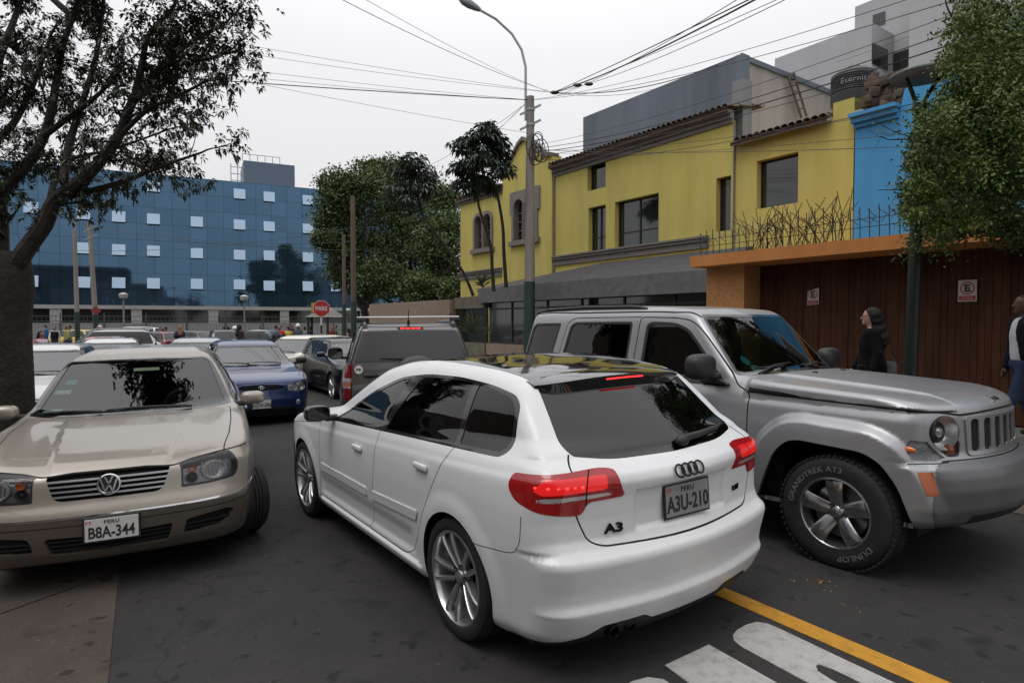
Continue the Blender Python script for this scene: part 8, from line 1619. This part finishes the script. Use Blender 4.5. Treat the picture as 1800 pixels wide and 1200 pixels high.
# ------------------------------------------------------------------ people
def rcone(X, Y, Z, a, b, ra, rb):
    a, b = np.array(a, float), np.array(b, float); d = b - a; L2 = (d * d).sum() + 1e-9; t = np.clip(((X - a[0]) * d[0] + (Y - a[1]) * d[1] + (Z - a[2]) * d[2]) / L2, 0, 1)
    return np.sqrt((X - a[0] - t * d[0]) ** 2 + (Y - a[1] - t * d[1]) ** 2 + (Z - a[2] - t * d[2]) ** 2) - (ra + (rb - ra) * t)
def ell(X, Y, Z, c, r): q = np.sqrt(((X - c[0]) / r[0]) ** 2 + ((Y - c[1]) / r[1]) ** 2 + ((Z - c[2]) / r[2]) ** 2); return (q - 1) * min(r)
def person(loc, yaw, height, label, pose='stand', skin=(.30, .17, .11), top_c=(.3, .3, .3), leg_c=(.03, .04, .07), hair_c=(.01, .009, .008), hair='short', res=.03, group=None, jacket=None, helmet=None, detail=False, bag=None, skirt=False, glasses=False, stride=.25, vest=None):
    """local frame: faces +X, Z up, built for 1.75 m and scaled"""
    k = height / 1.75; root = empty('person', loc, yaw, label, 'person', group); root.scale = (k, k, k); st = stride
    hip, sh = .93, 1.45
    LF, RF = (st, .09, .06), (-st * .8, -.09, .10 if st > .1 else .06); lk, rk = (st * .62, .095, .50), (-st * .22, -.095, .49); lh_, rh_ = (0, .095, hip), (0, -.095, hip)
    if pose == 'carry': la, lw = (.03, .23, 1.13), (.22, .17, .98); ra_, rw = (.03, -.23, 1.13), (.20, -.17, .96)
    elif pose == 'side': la, lw = (-.08, .24, 1.16), (-.02, .26, .90); ra_, rw = (.08, -.24, 1.16), (.20, -.22, .95)
    else: la, lw = (-.03, .24, 1.15), (.03, .25, .89); ra_, rw = (.0, -.24, 1.15), (.06, -.25, .89)
    def head(X, Y, Z):
        f = ell(X, Y, Z, (.015, 0, 1.66), (.092, .074, .108)); f = smin(f, ell(X, Y, Z, (.045, 0, 1.60), (.055, .052, .065)), .03)
        if detail:
            f = smin(f, rcone(X, Y, Z, (.100, 0, 1.665), (.122, 0, 1.632), .008, .014), .015); f = smin(f, ell(X, Y, Z, (.095, 0, 1.595), (.014, .026, .008)), .012); f = smin(f, ell(X, Y, Z, (.09, 0, 1.565), (.022, .028, .02)), .02)
            for s in (1, -1): f = smin(f, ell(X, Y, Z, (0, s * .076, 1.645), (.020, .010, .030)), .006); f = smax(f, -ell(X, Y, Z, (.104, s * .030, 1.665), (.012, .014, .009)), .01); f = smin(f, ell(X, Y, Z, (.090, s * .030, 1.665), (.012, .012, .010)), .004)
        return smin(f, rcone(X, Y, Z, (-.01, 0, 1.48), (.005, 0, 1.58), .056, .052), .03)
    def hand(X, Y, Z, w, e):
        w, e = np.array(w), np.array(e); d = (w - e) / np.linalg.norm(w - e); p = w + d * .075; f = rcone(X, Y, Z, w, p, .026, .034)
        if detail:
            for i in range(4): a = p + np.array((.012 - .002 * i, (i - 1.5) * .006, 0)) + d * .01 + np.array(((i - 1.5) * .018, 0, 0)); b = a + d * (.036 - .004 * abs(i - 1.4)) + np.array((.006, -.008 * np.sign(w[1]), 0)); c = b + d * .026 + np.array((.004, -.02 * np.sign(w[1]), 0)); f = smin(f, rcone(X, Y, Z, a, b, .0105, .0095), .006); f = smin(f, rcone(X, Y, Z, b, c, .0095, .008), .004)
            a = w + d * .03 + np.array((.02, 0, 0)); f = smin(f, rcone(X, Y, Z, a, a + d * .045 + np.array((.022, -.01 * np.sign(w[1]), 0)), .012, .009), .01)
        else: f = smin(f, rcone(X, Y, Z, p, p + d * .06, .03, .02), .02)
        return f
    def torso(X, Y, Z, o=0.):
        f = ell(X, Y, Z, (0, 0, 1.27), (.125 + o, .19 + o, .24)); f = smin(f, ell(X, Y, Z, (0, 0, 1.03), (.115 + o, .160 + o, .17)), .08); f = smin(f, rcone(X, Y, Z, (0, .15, 1.415), (0, -.15, 1.415), .062 + o, .062 + o), .06); return f
    def arms(X, Y, Z, o=0., full=True):
        f = None
        for s, e, w in (((0, .185, sh - .03), la, lw), ((0, -.185, sh - .03), ra_, rw)):
            g_ = smin(rcone(X, Y, Z, s, e, .054 + o, .042 + o), rcone(X, Y, Z, e, w, .041 + o, .028 + o * 1.2), .02); f = g_ if f is None else np.minimum(f, g_)
        return f
    def legs(X, Y, Z, o=0.):
        f = None
        for h_, kn, ft in ((lh_, lk, LF), (rh_, rk, RF)):
            an = (ft[0], ft[1], ft[2] + .03); g_ = smin(rcone(X, Y, Z, h_, kn, .085 + o, .056 + o), rcone(X, Y, Z, kn, an, .054 + o, .038 + o), .03); f = g_ if f is None else smin(f, g_, .03)
        return f
    B = lambda X, Y, Z: smin(smin(smin(head(X, Y, Z), torso(X, Y, Z, -.012), .03), smin(arms(X, Y, Z, -.008), np.minimum(hand(X, Y, Z, lw, la), hand(X, Y, Z, rw, ra_)), .015), .03), legs(X, Y, Z, -.008), .05)
    lo, hi = (-.45, -.36, .02), (.45, .36, 1.80)
    V, Q, N = surfnet(B, lo, hi, res * (.5 if detail else 1)); mesh_obj('body', V, Q, mat('skin_%d' % int(skin[0] * 100), skin, .55), root, smooth=True, nrm=N)
    r2 = res * .8
    def dress(nm, F_, m, r_=None): V, Q, N = surfnet(F_, lo, hi, r_ or r2); return mesh_obj(nm, V, Q, m, root, smooth=True, nrm=N)
    mm = lambda c: mat('cloth_%02d_%02d_%02d' % tuple(int(q * 99) for q in c), c, .9, spec=.12, bump=.3, bscale=25)
    tb = .84 if not jacket else .78
    dress('shirt' if not skirt else 'coat', lambda X, Y, Z: smax(smin(torso(X, Y, Z, .006), arms(X, Y, Z, .006), .035) if not skirt else smin(smin(torso(X, Y, Z, .03), arms(X, Y, Z, .018), .05), rcone(X, Y, Z, (-.02, 0, .95), (-.02, 0, .55), .17, .20), .08), np.maximum((.86 if not skirt else .62) - Z, Z - 1.50), .01), mm(top_c))
    dress('trousers', lambda X, Y, Z: smax(smin(legs(X, Y, Z, .006), ell(X, Y, Z, (0, 0, .93), (.13, .165, .12)), .05), np.maximum(.10 - Z, Z - .98), .01), mm(leg_c))
    for ft in (LF, RF):
        dress('shoe', lambda X, Y, Z: smax(smin(rcone(X, Y, Z, (ft[0] - .05, ft[1], ft[2] - .01), (ft[0] + .13, ft[1], ft[2] - .022), .042, .034), rcone(X, Y, Z, (ft[0] - .03, ft[1], ft[2] + .03), (ft[0] - .03, ft[1], ft[2]), .04, .04), .03), ft[2] - .055 - Z, .01), mat('shoe_black', (.01, .01, .01), .5), max(.02, res * .6))
    if jacket: dress('jacket', lambda X, Y, Z: smax(smax(smin(torso(X, Y, Z, .022), arms(X, Y, Z, .02), .04), np.maximum(.84 - Z, Z - 1.51), .01), -np.maximum(np.maximum(.02 - X, np.abs(Y) - .10 + (Z - 1.2) * .12), -9), .01), mm(jacket))
    if vest: dress('vest', lambda X, Y, Z: smax(torso(X, Y, Z, .02), np.maximum(.95 - Z, Z - 1.47), .01), mm(vest))
    hm = mat('hair_%d' % int(hair_c[0] * 300), hair_c, .6, spec=.2, bump=.5, bscale=60)
    if hair == 'short': dress('hair', lambda X, Y, Z: smax(ell(X, Y, Z, (-.008, 0, 1.675), (.098, .082, .108)), np.maximum((X - .045) + (1.70 - Z) * 1.1, 1.60 - Z), .02), hm)
    elif hair == 'crop': dress('hair', lambda X, Y, Z: smax(ell(X, Y, Z, (.004, 0, 1.668), (.095, .0785, .108)), np.maximum((X - .035) + (1.72 - Z) * 1.6, 1.62 - Z), .01), hm)
    else: dress('hair', lambda X, Y, Z: smin(smax(ell(X, Y, Z, (-.012, 0, 1.675), (.106, .090, .112)), np.maximum((X - .045) + (1.68 - Z) * .7, 1.4 - Z), .02), smax(rcone(X, Y, Z, (-.05, 0, 1.63), (-.105, 0, 1.34), .084, .112) + .007 * np.sin(Z * 60 + Y * 40), X - .02, .02), .06), hm)
    if helmet: dress('helmet', lambda X, Y, Z: smax(ell(X, Y, Z, (0, 0, 1.69), (.14, .125, .14)), 1.62 - Z, .01), mat('helmet_white', (.6, .6, .58), .3))
    if glasses:
        gl_ = MB()
        for s in (1, -1): gl_.tube([(.112 + .003 * math.cos(a), s * .032 + .022 * math.cos(a), 1.663 + .017 * math.sin(a)) for a in [2 * math.pi * i / 16 for i in range(17)]], .0028, 5, False); gl_.tube([(.108, s * .054, 1.668), (.0, s * .08, 1.665)], .0025, 5)
        gl_.build('glasses', M_TRIM, root)
    return root
def people():
    r = person(PD(1532, 700, 7.8) * 0 + Vector(((1532 - 900) / FPX * 7.8, 7.8, .19)), R(150), 1.60, 'woman in a long black coat with glasses walking left past the brown boards', 'side', (.36, .20, .14), (.005, .005, .006), (.012, .012, .014), hair='long', res=.022, detail=True, skirt=True, glasses=True, stride=.2)
    # her bags
    base = r.location; hnd = r.matrix_world @ Vector((.22, .22, .86)); 
    b = MB(); b.rbox((0, 0, -.22), (.07, .22, .24), .03); b.tube([(0, -.06, -.10), (0, -.04, .0), (0, .04, .0), (0, .06, -.10)], .006, 6); o = b.build('handbag', mat('bag_black', (.015, .015, .017), .5), None, smooth=True); o.location = base + Vector((-.22, -.18, .92)); o.rotation_euler = (0, 0, R(60)); tag(o, 'small black handbag in the hand of the woman in the long coat', 'bag')
    b = MB(); b.rbox((0, 0, -.25), (.09, .20, .42), .045); b.tube([(0, -.08, -.05), (0, 0, .06), (0, .08, -.05)], .008, 6); o = b.build('shoulder_bag', mat('bag_grey', (.085, .08, .08), .85, noise=.2, nscale=20), None, smooth=True); o.location = base + Vector((.20, -.02, 1.0)); o.rotation_euler = (0, 0, R(60)); tag(o, 'grey cloth bag hanging behind the woman in the long coat', 'bag')
    person(Vector(((1800 - 900) / FPX * 7.7, 7.7, .19)), R(165), 1.76, 'man in a white shirt, open dark jacket and blue jeans at the right edge', 'stand', (.09, .045, .03), (.50, .49, .52), (.030, .045, .085), hair='crop', res=.022, detail=True, jacket=(.010, .011, .02), stride=.24)
    far = [(72, 594, 20, 'woman in a pink and white jacket behind the white saloon', dict(top_c=(.45, .09, .20), vest=(.5, .45, .48), hair='long'), 1.55), (81, 577, 38, 'man in a blue shirt by the fence behind the tree', dict(top_c=(.03, .09, .22)), 1.68), (96, 580, 34, 'man in a white shirt and black vest near the tree', dict(top_c=(.5, .5, .5), vest=(.02, .02, .02)), 1.62), (122, 577, 32, 'man in a khaki shirt beside the slim lamp pole', dict(top_c=(.22, .22, .14)), 1.68), (116, 582, 36, 'person in a mustard shirt left of the man in khaki', dict(top_c=(.28, .22, .05)), 1.6),
           (175, 572, 26, 'white-haired man standing behind the white crossover', dict(top_c=(.05, .05, .06), hair_c=(.45, .45, .43)), 1.70), (283, 578, 33, 'person in a yellow shirt beside the maroon saloon', dict(top_c=(.50, .30, .02)), 1.62), (291, 580, 34, 'person in a dark red shirt behind the one in yellow', dict(top_c=(.12, .03, .03)), 1.58), (316, 576, 31, 'fair-haired woman in a purple top between the maroon and dark grey cars', dict(top_c=(.05, .03, .09), hair='long', hair_c=(.20, .09, .04)), 1.66),
           (394, 580, 33, 'person in red and black by the black hatchback', dict(top_c=(.30, .03, .03), leg_c=(.02, .02, .02)), 1.6), (400, 583, 34, 'woman in a white blouse by the black hatchback', dict(top_c=(.5, .5, .5), hair='long'), 1.6), (413, 582, 32, 'worker in a yellow vest and cap', dict(top_c=(.35, .25, .10), vest=(.55, .50, .05), helmet=True), 1.6), (422, 576, 28, 'tall woman in a long dark coat facing the fence', dict(top_c=(.035, .03, .028), skirt=True, hair='long'), 1.72), (459, 578, 38, 'dark-haired person behind the slate blue pickup', dict(top_c=(.05, .06, .08)), 1.62),
           (486, 578, 33, 'man in a black shirt left of the red shirt', dict(top_c=(.015, .015, .015)), 1.66), (492, 577, 31, 'woman in a bright red shirt behind the cream estate', dict(top_c=(.50, .02, .03)), 1.68), (507, 580, 33, 'person in a yellow top right of the one in red', dict(top_c=(.50, .36, .05)), 1.62), (512, 574, 36, 'tall dark man behind the one in the yellow top', dict(top_c=(.04, .04, .05)), 1.78), (524, 576, 32, 'motorcycle policeman in a white helmet', dict(top_c=(.06, .07, .08), helmet=True), 1.72), (536, 580, 34, 'person in a grey shirt right of the policeman', dict(top_c=(.18, .19, .22)), 1.6),
           (545, 582, 33, 'person in navy left of the kiosk', dict(top_c=(.02, .03, .06)), 1.6), (583, 582, 36, 'person in dark red inside the kiosk light', dict(top_c=(.16, .03, .03)), 1.6), (590, 579, 37, 'person in a green top behind the kiosk', dict(top_c=(.03, .12, .08)), 1.66), (612, 584, 30, 'woman in pink between the poles', dict(top_c=(.40, .18, .18), hair='long'), 1.55), (636, 580, 34, 'person in grey behind the four-wheel-drive', dict(top_c=(.10, .10, .11)), 1.6)]
    rr = random.Random(2)
    for px, py, D, lab, kw, h in far:
        x = (px - 900) / FPX * D; person(Vector((x, D, zw(x, D))), rr.uniform(0, 6.28), h, lab, rr.choice(['stand', 'side', 'carry']), res=.045, group='people by the fence across the street', stride=rr.choice([.0, .15, .22]), skin=(.22, .12, .08), **kw)
build_ground(); build_houses(); build_office(); mirrored_building(); far_side_houses(); street_things(); wires(); vegetation(); people()
white_hatchback(); silver_offroader(); beige_saloon(); blue_car(); black_saloon(); grey_fourwheel(); far_cars()
